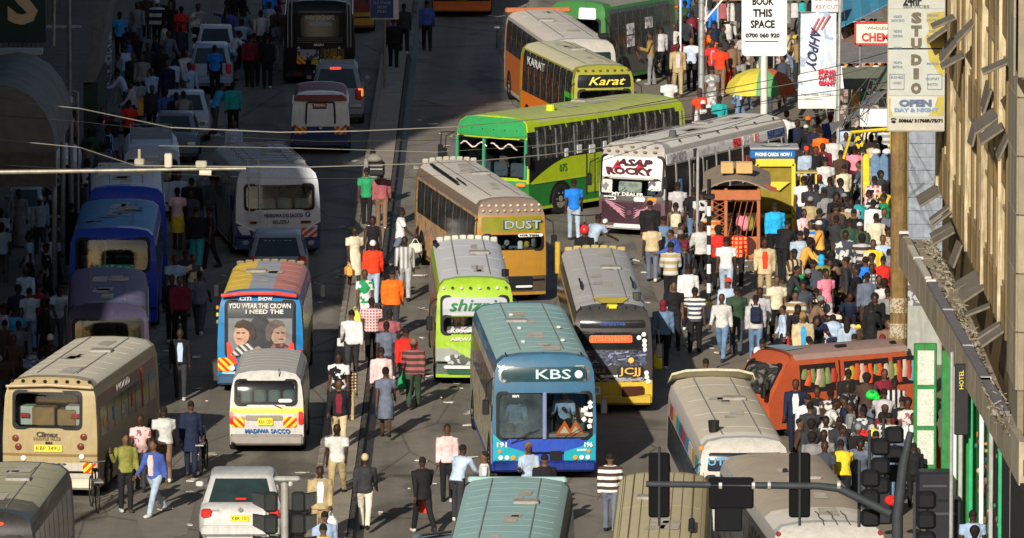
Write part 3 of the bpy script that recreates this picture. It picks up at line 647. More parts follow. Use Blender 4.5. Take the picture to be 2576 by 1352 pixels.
def vehicles():
    # 1 light blue bus with blue front
    teal=M((.25,.44,.43),.6,var=.10,sc=2,dust=.30,dcol=(.44,.48,.42))
    art=M((.2,.2,.2),.6,pat=('art',1.6,(1,1.5,1)),pc=[(.16,.10,.08),(.50,.22,.08),(.10,.38,.34),(.62,.34,.12),(.42,.48,.40),(.10,.24,.42),(.28,.20,.14)],dust=.35)
    b=Bus('city_bus','large blue fronted bus with a pale teal roof facing the camera in the middle','bus',(1370,893),(1307,757),2.82,262,P((.028,.135,.26),dust=.08,dcol=(.30,.38,.42),bands=[('Z',.2,.95,(.006,.05,.40))]),teal,art,'front',win=(-.90,.90,.335,.70),rake=.03,curv=.10,crown=.14,ribs=9,wz=(.56,.78),nwin=8,bumper=P((.006,.03,.24),dust=0))
    r=b.root; b.endpatch(-.86,.86,.79,.905,.012,.012,M((.010,.045,.06),.25,var=.3),'destination_panel'); t=b.txt('KBS',.16,.845,.30,M((.42,.55,.60),.4,var=0),w=.78,off=.03)
    b.ring(-.86,.86,.79,.905,.02,CHROME,'panel_trim'); b.disc(.66,.845,.09,WHITE,'lamp')
    m=MB(); m.cbox((0,b.E(0,1.5)-.035,1.47),(.09,.06,1.06),.02); m.build('centre_post',M((.16,.20,.35),.35),r)
    b.endpatch(-.88,-.04,.345,.69,-.03,.0,painted_reflection_glass(),'windscreen_pane',r=.05)  # left pane: its pale reflection is put into the colour
    for sg in(-1,1):
        hh=b.W/2; pt_=[(sg*hh*.99,1.06),(sg*hh*.72,.78),(sg*hh*.38,.66),(sg*hh*.38,.46),(sg*hh*.99,.44)]; m=MB(); m.add([Vector((x,b.E(x,z)-.022,z)) for x,z in pt_],[(0,1,2,3,4)] if sg<0 else [(4,3,2,1,0)]); m.build('lamp_panel',P((.02,.42,.52),dust=0),r)
        for k in range(3): b.disc(sg*(.60+k*.12),.185,.055,[AMB,CLEARL,CLEARL][k],'headlight')
        b.disc(sg*.86,.235,.04,AMB,'indicator')
        b.endpatch(sg*.97 if sg<0 else .50,-.50 if sg<0 else .97,.118,.15,.03,.02,M((.35,.62,.68),.4),'bumper_trim')
    b.endpatch(.10,.34,.10,.24,.02,.02,BLACK,'air_intake'); b.txt('191',-.82,.29,.15,WHITE,w=.22); b.txt('196',.84,.285,.15,WHITE,w=.18); b.txt('NO ENTRY',.72,.245,.06,WHITE,w=.22); b.txt('NV1',-.55,.675,.08,WHITE,w=.14)
    m=MB()
    for k,(x,z) in enumerate([(.9,1.62),(1.0,1.66),(.92,1.5),(1.0,1.48),(.86,1.38),(1.0,1.34),(.98,1.22),(1.0,1.74),(.84,1.58)]): m.box((x*1.02,b.E(x,z)-.02,z),(.09,.012,.09),ry=k)
    m.build('paper_stickers',WHITE,r)['kind']='stuff'
    for x in(.45,.70):
        m=MB(); m.add([(x-.2,b.E(x,1.0)+.12,1.02),(x+.2,b.E(x,1)+.12,1.02),(x,b.E(x,1)+.12,1.34)],[(0,1,2)]); m.build('warning_triangle',M((.8,.16,.02),.4),r)
        m=MB(); m.add([(x-.1,b.E(x,1.0)+.115,1.06),(x+.1,b.E(x,1)+.115,1.06),(x,b.E(x,1)+.115,1.22)],[(0,1,2)]); m.build('sign_centre',M((.7,.66,.5),.5),r)
    m=MB(); m.box((0,.35,1.0),(2.0,.35,.08)); m.build('dashboard',M((.25,.24,.22),.7),r); m=MB(); m.box((.62,1.0,1.75),(.7,.05,.35)); m.build('blue_curtain',M((.02,.18,.55),.7),r)
    m=MB(); m.box((.6,1.2,1.25),(.8,.1,.6)); m.build('seat_row',M((.30,.26,.18),.8),r)
    m=MB(); m.tube([(-.3,b.E(.2,1)-.03,.98),(-.75,b.E(.7,1.1)-.05,.86),(-.3,b.E(.2,1.1)-.04,1.12)],.012,5); m.build('wiper',BLACK,r)
    for x,y in[(-.35,2.2),(.55,2.4),(-.3,4.6),(.6,4.7),(-.35,7.0)]:
        m=MB(); m.cbox((x,y,b.H+.03),(.10,.16,.06),.02); m.build('roof_vent',M((.5,.55,.52),.6),r)
    for x in(-.42,.0,.42):
        m=MB(); m.cbox((x*2,.42,b.H-.02),(.03,.3,.04),.01); m.build('roof_joint',BLACK,r)
    # passengers are added with the people; 2 second teal roof at the bottom
    b=Bus('city_bus','pale teal roofed bus nearest the camera at bottom centre','bus',(1261,1382),(1302,1195),2.82,306,P((.02,.04,.16)),teal,M((.05,.06,.05),.6,pat=('art',1.5,(1,1.5,1)),pc=[(.02,.02,.02),(.02,.12,.09),(.05,.05,.04)],dust=.2),'front',ribs=10,wz=(.5,.8),nwin=9,win=(-.85,.85,.4,.72),curv=.05,crown=.10)
    m=MB(); m.cbox((0,b.L-.2,b.H-.06),(b.W*.86,.16,.12),.03); m.build('rear_cap',teal,b.root)
    # 3 yellow bus grey roof, dark front
    ysd=M((.3,.22,.05),.6,pat=('art',2.2,(1,2.5,1)),pc=[(.30,.20,.04),(.70,.48,.05),(.20,.20,.16),(.7,.55,.16),(.40,.36,.27)],dust=.4)
    b=Bus('matatu_bus','grey roofed minibus with yellow bumper and red lit banner in its dark windscreen','bus',(1542,772),(1495,617),2.52,200,P((.035,.035,.04),bands=[('Z',.3,.78,(.62,.43,.03)),('Z',.78,.88,(.02,.018,.018))],dust=.1),M((.44,.43,.42),.7,var=.06,dust=.3,dcol=(.48,.45,.38)),ysd,'front',win=(-.84,.84,.60,.76),glass=DGLASS,rake=.05,crown=.34,ribs=4,nwin=7,wz=(.56,.80),bumper=P((.62,.43,.03)))
    r=b.root; b.visor(M((.42,.32,.07),.7,dust=.4),b.L-.5,7,.11); m=MB(); m.add([(-.25,.62,b.H+.022),(.25,.62,b.H+.022),(.45,1.7,b.H+.022),(-.45,1.7,b.H+.022)],[(0,1,2,3)]); m.build('roof_paint',M((.75,.55,.01),.6,dust=.25),r)
    m=MB(); m.cbox((0,.45,b.H-.04),(.26,.28,.10),.02); m.build('roof_horn',M((.80,.62,.01),.5),r)
    for i in range(8): u=-.8+1.6*i/7; m=MB(); m.box((u*b.W/2,.42,b.H-.03-.05*abs(u)),(.025,.3,.05)); m.build('roof_fin',BLACK,r)
    b.endpatch(-.86,.86,.80,.875,.01,.012,M((.015,.015,.018),.2),'upper_glass'); b.txt('SUPERSTAR',0,.84,.10,M((.03,.08,.30),.4),w=.6)
    b.endpatch(-.60,.50,.665,.735,.02,.012,M((.90,.10,.02),.5,var=.1,pat=('vstripe',13),pc=(.80,.16,.06)),'red_banner'); b.txt('YELLOWBONE',-.05,.70,.14,M((.95,.22,.08),.5),w=.8,off=.035)
    b.endpatch(-.86,.86,.45,.59,.01,.01,M((.08,.08,.10),.35,var=0,pat=('art',3,(1,1,2)),pc=[(.03,.03,.04),(.08,.10,.16),(.04,.04,.05),(.22,.26,.40),(.05,.05,.06)]),'painted_panel')
    b.endpatch(.10,.78,.365,.44,.02,.01,M((.02,.02,.02),.5),'emblem_panel'); b.txt('JCJJ',.45,.40,.22,M((.65,.40,.10),.4),w=.5,off=.04,ex=.01); b.disc(.46,.50,.07,M((.7,.42,.10),.4),'crown_ornament')
    b.txt('YELLS',-.42,.405,.13,M((.30,.22,.12),.5),w=.45,off=.04); b.txt('YELLOWBONE',-.1,.355,.07,WHITE,w=.42,off=.03); b.endpatch(-.8,.8,.30,.34,.012,.01,M((.2,.2,.22),.4,pat=('art',4,(1,1,1)),pc=[(.05,.05,.06),(.3,.3,.33),(.12,.02,.02)]),'grille')
    b.plate(-.55,.215,'KCJ 507R',.44,.2,yel=False); b.endpatch(.22,.78,.16,.26,.10,.02,M((.06,.02,.01),.5),'fog_light_recess')
    for k,(u,t) in enumerate([(.78,.74),(.66,.71),(.8,.68),(.8,.64),(.8,.60),(.85,.38),(.86,.34),(.9,.30)]): b.disc(u,t,.055,WHITE,'sticker',th=.02)
    b.endpatch(-.9,-.68,.45,.56,.03,.01,M((.35,.62,.62),.5),'cyan_sticker')
    for x,y in[(-.62,3.4),(.62,3.6)]:
        m=MB(); m.tube([(x,y,b.H+.02),(x,y+.5,b.H+.08),(x,y+1.6,b.H+.06)],.025,6); m.build('roof_bar',BLACK,r)
    m=MB(); m.tube([(.62,1.5,b.H),(.62,1.5,b.H+.16)],[.09,.11],10); m.build('roof_fan',M((.06,.06,.06),.6),r); m=MB(); m.tube([(-.93,b.L-.7,b.H-.6),(-.93,b.L-.7,b.H+.18)],.07,10); m.build('exhaust_stack',P((.6,.38,.03)),r)
    # 4 lime green 'shiznit'
    sd=M((.1,.07,.06),.6,pat=('art',1.8,(1,2.2,1)),pc=[(.20,.14,.12),(.42,.20,.14),(.12,.11,.10),(.55,.32,.18),(.26,.30,.16)],dust=.4)
    b=Bus('matatu_bus','lime green minibus with white roof and green graffiti lettering on a white visor band','bus',(1195,702),(1172,590),2.6,197,P((.36,.60,.025),dust=.08,bands=[('Z',.3,.62,(.10,.14,.12)),('Z',.62,.93,(.30,.32,.30))]),M((.60,.60,.62),.65,var=.05,dust=.2,dcol=(.58,.56,.50)),sd,'front',win=(-.84,.84,.49,.655),rake=.06,crown=.30,ribs=3,nwin=7,wz=(.50,.80),L=8.6)
    r=b.root; b.visor(M((.50,.52,.48),.7,dust=.2),b.L-.35,8,.14); b.endpatch(-.86,.86,.665,.83,.006,.012,M((.42,.43,.50),.25,var=.06),'white_visor_band'); b.txt('shiznit',0,.755,.40,M((.015,.20,.05),.4),w=1.30,off=.03,shear=.25)
    b.ring(-.86,.86,.49,.84,.025,BLACK,'screen_rubber'); b.marker_lights(8,.905,[WHITE,CHROME],.80)
    b.endpatch(-.72,.3,.50,.56,.02,.01,M((.35,.36,.38),.4,pat=('print',6),pc=(.05,.05,.05)),'dash_sticker'); b.txt('Kikwetu',-.3,.525,.12,WHITE,w=.6,off=.04); b.txt('AIRWAVES',-.2,.445,.11,M((.6,.63,.5),.5),w=.8)
    m=MB(); z=.93; m.add([(-.8*b.W/2,b.E(.7,1.0)-.02,1.05),(.8*b.W/2,b.E(.7,1.)-.02,1.05),(0,b.E(0,.6)-.06,.62)],[(0,1,2)]); m.build('painted_chevron',P((.36,.60,.025)),r)
    b.endpatch(-.8,.8,.17,.20,.05,.03,WHITE,'bumper_strip'); b.endpatch(-.7,.7,.205,.30,.02,.02,M((.10,.11,.10),.4,pat=('print',8),pc=(.5,.5,.48)),'grille'); b.endpatch(-.72,.72,.12,.165,.06,.03,M((.03,.10,.07),.4),'lower_bumper')
    for sg in(-1,1): b.disc(sg*.7,.26,.07,CLEARL,'headlight')
    m=MB(); m.cbox((-.80,b.L-1.2,b.H+.0),(.12,.6,.12),.04); m.build('roof_exhaust',BLACK,r); m=MB(); m.tube([(.75,1.0,b.H-.05),(.75,1.0,b.H+.12)],.09,8); m.build('roof_fan',BLACK,r)
    # 5 DUST
    br=M((.20,.14,.10),.8,var=.2,dust=.4)
    sd=M((.1,.07,.06),.6,pat=('art',1.7,(1,1.6,1)),pc=[(.50,.26,.07),(.68,.36,.07),(.50,.36,.26),(.26,.15,.09),(.60,.26,.22)],dust=.35)
    b=Bus('matatu_bus','orange and olive minibus with DUST lettering and dusty roof','bus',(1288,502),(1152,415),2.7,178,P((.44,.21,.012),dust=.10,bands=[('Z',2.28,3,(.22,.16,.12)),('Z',.3,.72,(.05,.035,.025))]),M((.56,.53,.48),.75,var=.08,dust=.5,dcol=(.52,.46,.37)),sd,'front',win=(-.82,.90,.515,.665),rake=.05,crown=.42,ribs=4,nwin=8,wz=(.50,.82),L=10)
    r=b.root; b.visor(M((.45,.42,.37),.7,dust=.3),b.L-.3,8,.13); b.endpatch(-.88,.90,.69,.835,.006,.012,M((.19,.19,.010),.4,dust=.05),'olive_band'); (b.txt('DUST',.30,.755,.33,M((.03,.045,.07),.4),w=1.02,off=.028),b.txt('DUST',.30,.755,.29,M((.30,.36,.42),.4),w=.94,off=.036))
    b.marker_lights(9,.93,[M((.6,.5,.42),.5)],.82); b.marker_lights(9,.885,[M((.5,.4,.3),.5)],.80)
    b.endpatch(.18,.92,.64,.67,.02,.01,WHITE,'white_sun_strip'); b.txt('NYR TOW',.5,.655,.06,BLACK,w=.5,off=.035); b.txt('ISUZU',-.4,.44,.08,WHITE,w=.3)
    for k,x in enumerate((-.6,-.4,-.1,.25,.42,.62)):
        m=MB(); m.cbox((x,b.E(x,1.5)+.18,1.48+.04*(k%3)),(.13,.1,.16+.1*(k%2)),.03); m.build('dash_item',[WHITE,M((.55,.33,.04),.5),M((.3,.3,.28),.6)][k%3],r)
    b.endpatch(-.6,.6,.13,.26,.02,.02,BLACK,'grille'); b.endpatch(-.88,-.3,.205,.225,.05,.02,WHITE,'bumper_strip'); b.endpatch(.1,.6,.155,.175,.05,.02,WHITE,'bumper_strip')
    m=MB(); m.tube([(-.75,4,b.H+.02),(-.75,8.2,b.H+.06)],.04,6); m.tube([(-.6,3.6,b.H+.02),(-.6,5,b.H+.03)],.02,6); m.build('roof_bar',BLACK,r)
    # 6 long green bus, turned
    grn=P((.46,.60,.012),dust=.04,bands=[('Z',.3,.98,(.012,.16,.025))])
    b=Bus('city_bus','long bright green bus standing across the road with passengers at its windows','bus',None,None,2.82,body=grn,roofm=M((.33,.38,.09),.65,var=.10,sc=2,dust=.28,dcol=(.50,.48,.26)),face='front',W=2.55,L=7.9,near3=(at(1231,292,2.82).x,at(1231,292,2.82).y,0),head=R(36),win=(-.93,.93,.40,.78),rake=.04,curv=.12,crown=.20,ribs=12,wz=(.58,.90),nwin=9,seams=0,wy0=1.2,wr=.44)
    r=b.root; v=b.endpatch(-.97,.97,.80,.985,.03,.03,P((.015,.36,.10),dust=.08),'green_visor')
    for u in(-.93,-.15,.93): m=MB(); x=u*b.W/2; m.box((x,b.E(x,1.6)-.02,1.66),(.07,.06,1.1),rx=-.03); m.build('screen_post',P((.03,.35,.18)),r)
    m=MB(); 
    for j in range(2):
        pts=[(-1.0+j*1.05+.1*k,b.E(.5,2)-.03,2.0+.08*math.sin(k*1.1+j)) for k in range(10)]; m.tube(pts,.022,5)
    m.build('dangling_trim',M((.72,.58,.50),.6),r)
    for u in(-.78,-.5,-.2,.1,.4,.7): b.disc(u,.87,.022,CHROME,'rivet',th=.04)
    m=MB(); m.tube([(.45,2.3,b.H),(.45,2.3,b.H+.17)],[.13,.12],10); m.build('roof_fan',M((.5,.62,.02),.5),r)
    b.sidepatch(1,.12,b.L-.4,1.60,2.42,.008,M((.014,.016,.018),.15),'window_band')
    for k in range(10): 
        y=.55+k*.88; b.sidepatch(1,y,y+.05,1.62,2.44,.03,STEEL,'window_post')
    b.sidepatch(1,.3,b.L-.5,1.98,2.01,.028,STEEL,'window_rail')
    m=MB(); xx=b.W/2+.012; v=[(xx,.15,1.62)]+[(xx,.15+1.9*t,1.62-.62*(1-t)**1.5*(1)) for t in(0,.15,.3,.45,.6,.8,1)]+[(xx,2.05,1.62)]; V,Fc=solid([Vector(q) for q in v],[tuple(range(len(v)))],Vector((-.01,0,0))); m.add(V,Fc); m.build('swoop_window',M((.014,.016,.018),.15),r)
    b.sidepatch(1,2.9,3.65,.5,1.58,.012,P((.42,.55,.012)),'door'); 
    for y in(2.88,3.27,3.66): b.sidepatch(1,y,y+.035,.45,1.6,.02,BLACK,'door_seam')
    for y in(3.0,3.38): b.sidepatch(1,y,y+.2,.75,1.45,.02,M((.22,.30,.02),.3),'door_pane')
    b.sidepatch(1,.3,b.L-.5,.96,.985,.02,P((.5,.62,.05)),'side_moulding'); b.sidepatch(1,4.3,4.6,1.0,1.5,.02,BLACK,'air_vent'); b.sidepatch(1,4.3,4.6,1.0,1.5,.02,BLACK,'air_vent')
    text('075',.30,(b.W/2+.02,1.75,1.30),(R(90),0,R(90)),M((.02,.16,.03),.5),r,w=.36)
    for k in range(9): y=1.9+k*.62; m=MB(); m.cbox((b.W/2+.02,y,1.72+.05*(k%2)),(.03,.16+.06*(k%3),.24),.01); m.build('window_curtain',M((.52,.55,.55),.6),r)
    b.endpatch(-.95,.95,.30,.37,.02,.02,P((.02,.30,.12)),'front_band'); m=MB(); m.cbox((b.W/2-.2,b.E(1,.9)-.05,.95),(.3,.1,.12),.03); m.build('indicator',AMB,r)
    m=MB(); m.tube([(-b.W/2,.1,2.3),(-b.W/2-.28,-.15,2.3),(-b.W/2-.30,-.16,1.95)],.018); m.cbox((-b.W/2-.30,-.17,1.75),(.16,.08,.4),.03); m.build('mirror',BLACK,r)
    # 7 white bus with graffiti letters
    p1,p2=at(1655,366,2.62),at(1513,350,2.62)
    b=Bus('matatu_bus','white and grey bus with jagged black and red lettering over its windscreen','bus',None,None,2.62,body=P((.50,.48,.45),bands=[('Z',.3,1.06,(.10,.05,.07))],dust=.18),roofm=M((.62,.60,.56),.7,var=.07,dust=.35,dcol=(.54,.50,.43)),face='front',W=1.98,L=8.9,near3=((p1.x+p2.x)/2,(p1.y+p2.y)/2,0),head=R(25),win=(-.86,.86,.44,.61),rake=.10,curv=.16,crown=.34,ribs=3,wz=(.40,.76),nwin=8,seams=1,wy0=1.2,swin=False)
    r=b.root; b.endpatch(-.94,.94,.63,.845,.008,.012,M((.74,.73,.72),.4,var=.04),'white_name_band'); b.txt('ASAP',.10,.785,.24,M((.06,.02,.03),.4),w=1.10,off=.03,shear=.2,bold=.012); b.txt('ROCKY',-.02,.695,.24,M((.10,.02,.035),.4),w=1.40,off=.03,shear=-.15,bold=.014)
    for u in(-.40,.30):
        h=b.W/2; m=MB(); z=.765*b.H; m.add([(u*h-.16,b.E(u*h,z)-.045,z-.12),(u*h+.14,b.E(u*h,z)-.045,z-.12),(u*h+.02,b.E(u*h,z)-.045,z+.14)],[(0,1,2)]); m.build('red_letter_fill',M((.42,.03,.05),.4),r)
    for row,(tt,n_) in enumerate(((.90,6),(.945,5))):
        for i in range(n_): u=-.72+1.4*i/(n_-1); z=tt*b.H; m=MB(); x=u*b.W/2; m.cbox((x,b.E(x,z)-.05,z),(.11,.08,.06),.02); m.build('roof_marker',M((.22,.17,.11),.6),r)
    b.ring(-.94,.94,.44,.85,.03,BLACK,'screen_rubber'); b.endpatch(-.92,-.55,.46,.60,.02,.01,M((.62,.62,.58),.5,pat=('print',5),pc=(.2,.2,.2)),'sticker_sheet'); b.endpatch(-.42,.28,.47,.58,-.16,.01,M((.58,.58,.52),.7,pat=('print',4),pc=(.4,.4,.35)),'white_cloth'); b.txt('MY DEALER',-.05,.455,.13,WHITE,w=.95,off=.03); b.endpatch(.55,.9,.50,.60,.02,.01,M((.62,.62,.60),.5,pat=('print',6),pc=(.1,.1,.12)),'sticker_sheet')
    b.endpatch(-.96,.96,.385,.435,.03,.03,M((.10,.10,.10),.5),'light_bar'); b.endpatch(-.82,-.40,.39,.43,.05,.01,WHITE,'name_plate'); b.txt('ROCKSTAR',-.61,.41,.07,BLACK,w=.34,off=.075); b.endpatch(.15,.48,.385,.43,.05,.01,WHITE,'name_plate'); b.endpatch(.55,.80,.39,.43,.05,.01,AMB,'indicator')
    b.endpatch(-.90,.90,.15,.37,.012,.01,M((.05,.025,.035),.5),'grille'); pk=M((.42,.20,.25),.5)
    for sg in(-1,1):
        for k in range(5):
            m=MB(); x0=sg*.10; z0=.52+.07*k; pts=[(x0,z0),(sg*(.28+.10*k),z0+.10),(sg*(.36+.11*k),z0+.30-.02*k),(sg*(.24+.07*k),z0+.16)]
            m.add([(x,b.E(x,.6)-.035-.002*k,z) for x,z in pts],[(0,1,2,3)] if sg>0 else [(3,2,1,0)]); m.build('wing_shape',pk,r)
    b.disc(0,.26,.08,M((.10,.05,.07),.5),'emblem',th=.06); b.endpatch(-.5,.5,.10,.14,.05,.03,WHITE,'number_plate'); 
    for sg in(-1,1): b.disc(sg*.78,.155,.07,CLEARL,'headlight',th=.1)
    b.sidepatch(1,.35,b.L-.4,2.02,2.30,.012,M((.74,.72,.70),.5,var=0,pat=('print',3.5),pc=(.55,.53,.52)),'side_fascia')
    for y,w,c in[(.55,1.1,(.30,.28,.28)),(2.15,.25,(.10,.05,.08)),(4.9,.55,(.50,.03,.03)),(5.6,.5,(.55,.5,.48)),(6.4,.3,(.5,.2,.2)),(7.3,1.2,(.03,.06,.16))]:
        b.sidepatch(1,y,y+w,2.05,2.28,.02,M(c,.5,var=0,pat=('print',9),pc=tuple(min(1,x*1.9+.05) for x in c)),'side_sticker')
    b.sidepatch(1,.25,b.L-.4,1.05,1.98,.010,M((.010,.011,.013),.2),'window_band')
    for k in range(9): b.sidepatch(1,.9+k*.92,.97+k*.92,1.0,2.02,.03,M((.3,.29,.28),.6),'window_post')
    for k in range(7): b.sidepatch(1,1.1+k*.93,1.3+k*.93,1.2,1.2+.35+.1*(k%3),.022,M([(.08,.25,.45),(.5,.5,.5),(.45,.08,.04)][k%3],.7),'window_curtain')
    b.sidepatch(1,2.0,2.9,.4,1.95,.02,BLACK,'open_doorway'); 
    m=MB(); m.tube([(b.W/2+.05,2.0,.5),(b.W/2+.05,2.0,1.9)],.03); m.tube([(b.W/2+.05,2.9,.5),(b.W/2+.05,2.9,1.9)],.03); m.build('grab_rail',CHROME,r)
    m=MB(); m.tube([(.45,1.9,b.H),(.45,1.9,b.H+.18)],[.12,.09],10); m.build('roof_fan',M((.08,.08,.08),.6),r)
    for k in range(6): m=MB(); m.box((b.W/2*.84,1.5+k*1.3,b.H-.04),(.05,.05,.04)); m.build('roof_stud',BLACK,r)
    # 8 Karat
    b=Bus('matatu_bus','orange and lime bus with yellow script lettering behind the long green bus','bus',(1522,166),(1354,88),2.75,158,P((.36,.36,.03),dust=.1,bands=[('Z',.3,1.32,(.02,.33,.06))]),M((.54,.52,.34),.7,var=.08,dust=.4,dcol=(.54,.47,.34)),P((1.0,.24,.018),dust=.03,streak=.1,bands=[('Y',-1,1.9,(.42,.42,.02))]),'front',win=(-.84,.84,.55,.74),rake=.05,crown=.28,ribs=4,nwin=8,wz=(.47,.92),L=8.4)
    b.endpatch(-.90,.90,.765,.905,.006,.012,M((.012,.014,.014),.2),'name_band'); b.txt('Karat',.02,.835,.34,M((.72,.60,.10),.4),w=1.12,off=.03,shear=.35,ex=.008); b.marker_lights(8,.94,[M((.12,.08,.03),.5)],.82)
    text('KARAT',.36,(-b.W/2-.035,5.6,2.28),(R(90),0,R(-90)),WHITE,b.root,w=2.6); b.sidepatch(-1,.3,1.4,.6,1.9,.03,P((.08,.55,.03)),'green_door_frame'); b.sidepatch(-1,.5,1.2,.75,1.75,.04,DGLASS,'door_window')
    # 9 white/grey roof behind
    b=Bus('matatu_bus','white nosed bus with dusty grey roof and orange rear side behind the orange bus','bus',(1466,100),(1352,22),2.75,176,P((.55,.53,.48),bands=[('Z',.3,1.4,(.6,.58,.5))]),M((.58,.54,.48),.75,var=.08,dust=.5,dcol=(.56,.49,.40)),P((.66,.16,.03)),'front',win=(-.84,.84,.5,.70),rake=.05,crown=.36,ribs=3,nwin=8,wz=(.55,.9))
    b.endpatch(-.86,.86,.74,.86,.006,.012,M((.012,.03,.03),.2),'name_band'); b.txt('STARLINE',.0,.80,.16,M((.02,.20,.16),.4),w=.9,off=.03)
    m=MB(); m.cbox((.75,.8,b.H+.05),(.3,.3,.14),.03); m.build('roof_fan',BLACK,b.root); m=MB(); m.cbox((0,b.L-.1,b.H-.02),(b.W*.98,.25,.16),.04); m.build('rear_band',P((.55,.16,.05)),b.root)
    # 10 green/grey bus at top
    c=at(1448,18,2.75); b=Bus('matatu_bus','dark windowed grey and green bus angled at the top edge','bus',None,None,2.75,body=P((.03,.22,.04),dust=.1),roofm=M((.20,.21,.18),.8,dust=.3),side=P((.09,.10,.10)),face='front',W=2.1,L=5.2,near3=(c.x,c.y+2,0),head=R(28),win=(-.8,.8,.5,.8),crown=.2,wz=(.35,.9),nwin=8,ribs=3)
    b.endpatch(.1,.7,.80,.93,.02,.01,WHITE,'white_notice'); 
    for y,z in((1.6,1.2),(1.6,1.6),(2.9,1.7)): b.sidepatch(1,y,y+.5,z,z+.35,.03,M((.6,.6,.6),.6,pat=('print',8),pc=(.2,.2,.2)),'side_notice')
    # 11 orange bus top
    b=Bus('matatu_bus','bright orange bus nose cut off by the top edge of the picture','bus',(1162,-150),(1162,-200),2.7,146,P((.80,.17,.02),dust=.05),M((.5,.2,.05),.6),None,'front',L=8,win=(-.8,.8,.5,.8),rake=.04,wz=(.5,.8),nwin=7,bumper=P((.80,.15,.03)))
    for sg in(-1,1):
        b.endpatch(*((-.9,-.35) if sg<0 else (.35,.9)),.27,.36,.02,.02,M((.12,.05,.02),.4),'lamp_recess')
        for k in range(3): b.disc(sg*(.48+.14*k),.315,.06,[AMB,CLEARL,CLEARL][k],'headlight')
    b.plate(0,.25,'KBS 212A',.4,.12); b.endpatch(-.3,.3,.33,.39,.02,.01,M((.7,.3,.1),.4),'badge_strip'); b.marker_lights(9,.40,[YPLATE],.85)
    # 12 red bus by blue notice
    b=Bus('matatu_bus','dark red bus with a yellow bumper behind the blue notice board at the top','bus',(882,-105),(884,-140),2.6,118,P((.22,.02,.03),bands=[('Z',.3,.75,(.5,.25,.03))]),M((.2,.08,.06),.7),None,'rear',L=8,win=(-.8,.8,.5,.8),wz=(.5,.8),nwin=7)
    b.disc(.7,.5,.06,WHITE,'tail_light'); b.disc(.7,.44,.06,M((.03,.03,.1),.4),'tail_light')
    # 13 black bus rear
    b=Bus('matatu_bus','black bus seen from behind with a boarded rear window and roof ladder rails','bus',(802,2),(806,-70),2.7,176,P((.006,.006,.008),dust=.0,streak=0),M((.22,.23,.24),.7,dust=.3),None,'rear',L=8,win=(-.55,.62,.56,.84),glass=M((.008,.010,.014),.2),rake=.07,crown=.25,wz=(.5,.82),nwin=7,bumper=BLACK)
    r=b.root; b.txt('NO SIGNAL',.04,.80,.20,M((.42,.45,.48),.5),w=.95,off=.03); b.endpatch(-.28,.38,.70,.745,.02,.01,M((.30,.33,.34),.5),'white_strip')
    for z in(.50,.525,.55,.86): b.endpatch(-.62,.68,z,z+.012,.03,.02,M((.16,.13,.13),.4),'trim_bar')
    b.txt('ISUZU',0,.475,.09,WHITE,w=.32); b.endpatch(-.62,.0,.30,.42,.015,.01,M((.30,.32,.36),.5,pat=('print',5),pc=(.04,.04,.05)),'painted_panel'); b.endpatch(.05,.72,.30,.43,.015,.01,M((.05,.04,.03),.5,pat=('art',4,(1,1,1)),pc=[(.02,.02,.02),(.22,.14,.03),(.02,.02,.02),(.3,.2,.05)]),'painted_panel')
    b.chev(-.64,-.38,.245,.34,1); b.chev(.42,.68,.245,.34,-1); b.plate(.02,.265,'KBT 612H',.52,.13)
    for sg in(-1,1): b.disc(sg*.58,.44,.05,CHROME,'lamp'); 
    for x in(-1.0,-.88,.92,1.02):
        m=MB(); m.tube([(x,-.02,1.2),(x,-.05,2.2),(x*.98,.2,2.78)],.02,6); m.build('grab_rail',M((.30,.31,.30),.5),r)
    b.endpatch(-.9,-.5,.11,.15,.14,.02,M((.12,.02,.03),.5),'bumper_text_panel'); b.disc(-.12,.15,.05,WHITE,'reversing_light',th=.12)
    # 15 maroon topped box minibus
    b=Bus('minibus','small white and blue minibus with a maroon roof seen from behind','van',(806,232),(808,185),1.88,146,P((.85,.85,.84),dust=.03,bands=[('Z',.2,.86,(.02,.045,.16))]),M((.24,.07,.06),.7,dust=.5,dcol=(.30,.25,.22)),P((.35,.35,.33)),'rear',L=3.6,win=None,rake=.03,curv=.03,crown=.2,ribs=3,wz=(.5,.8),nwin=3,wr=.27,wy0=.5,seams=0)
    r=b.root; b.endpatch(-1.0,1.0,.865,.955,.05,.04,M((.20,.02,.02),.5,dust=.2),'maroon_roof_edge'); b.endpatch(-.30,.24,.765,.825,.015,.01,M((.45,.05,.04),.5),'logo_panel'); b.txt('PIRMA',-.03,.795,.10,WHITE,w=.34); b.endpatch(-.28,.22,.745,.757,.02,.01,M((.02,.02,.1),.5),'logo_underline')
    b.chev(-.90,-.48,.33,.46,1); b.chev(.48,.90,.33,.46,-1)
    for sg in(-1,1): b.disc(sg*.88,.46,.05,REDL,'tail_light'); b.disc(sg*.70,.455,.05,CLEARL,'tail_light'); m=MB(); m.box((sg*.80,b.E(.8,.4)-.04,.44),(.08,.05,.1)); m.build('reflector',WHITE,r)
    b.disc(0,.435,.06,CHROME,'badge'); b.txt('KAA 780G',.03,.225,.11,WHITE,w=.48,off=.06); m=MB(); m.cbox((0,b.E(0,.4)-.04,.40),(1.66,.10,.26),.04); m.build('bumper',P((.015,.035,.13)),r); b.endpatch(-.48,.50,.84,.845,.02,.01,BLACK,'hinge_line')
    for u in(-.5,.5): b.endpatch(u-.003,u+.003,.50,.84,.018,.01,BLACK,'door_seam')
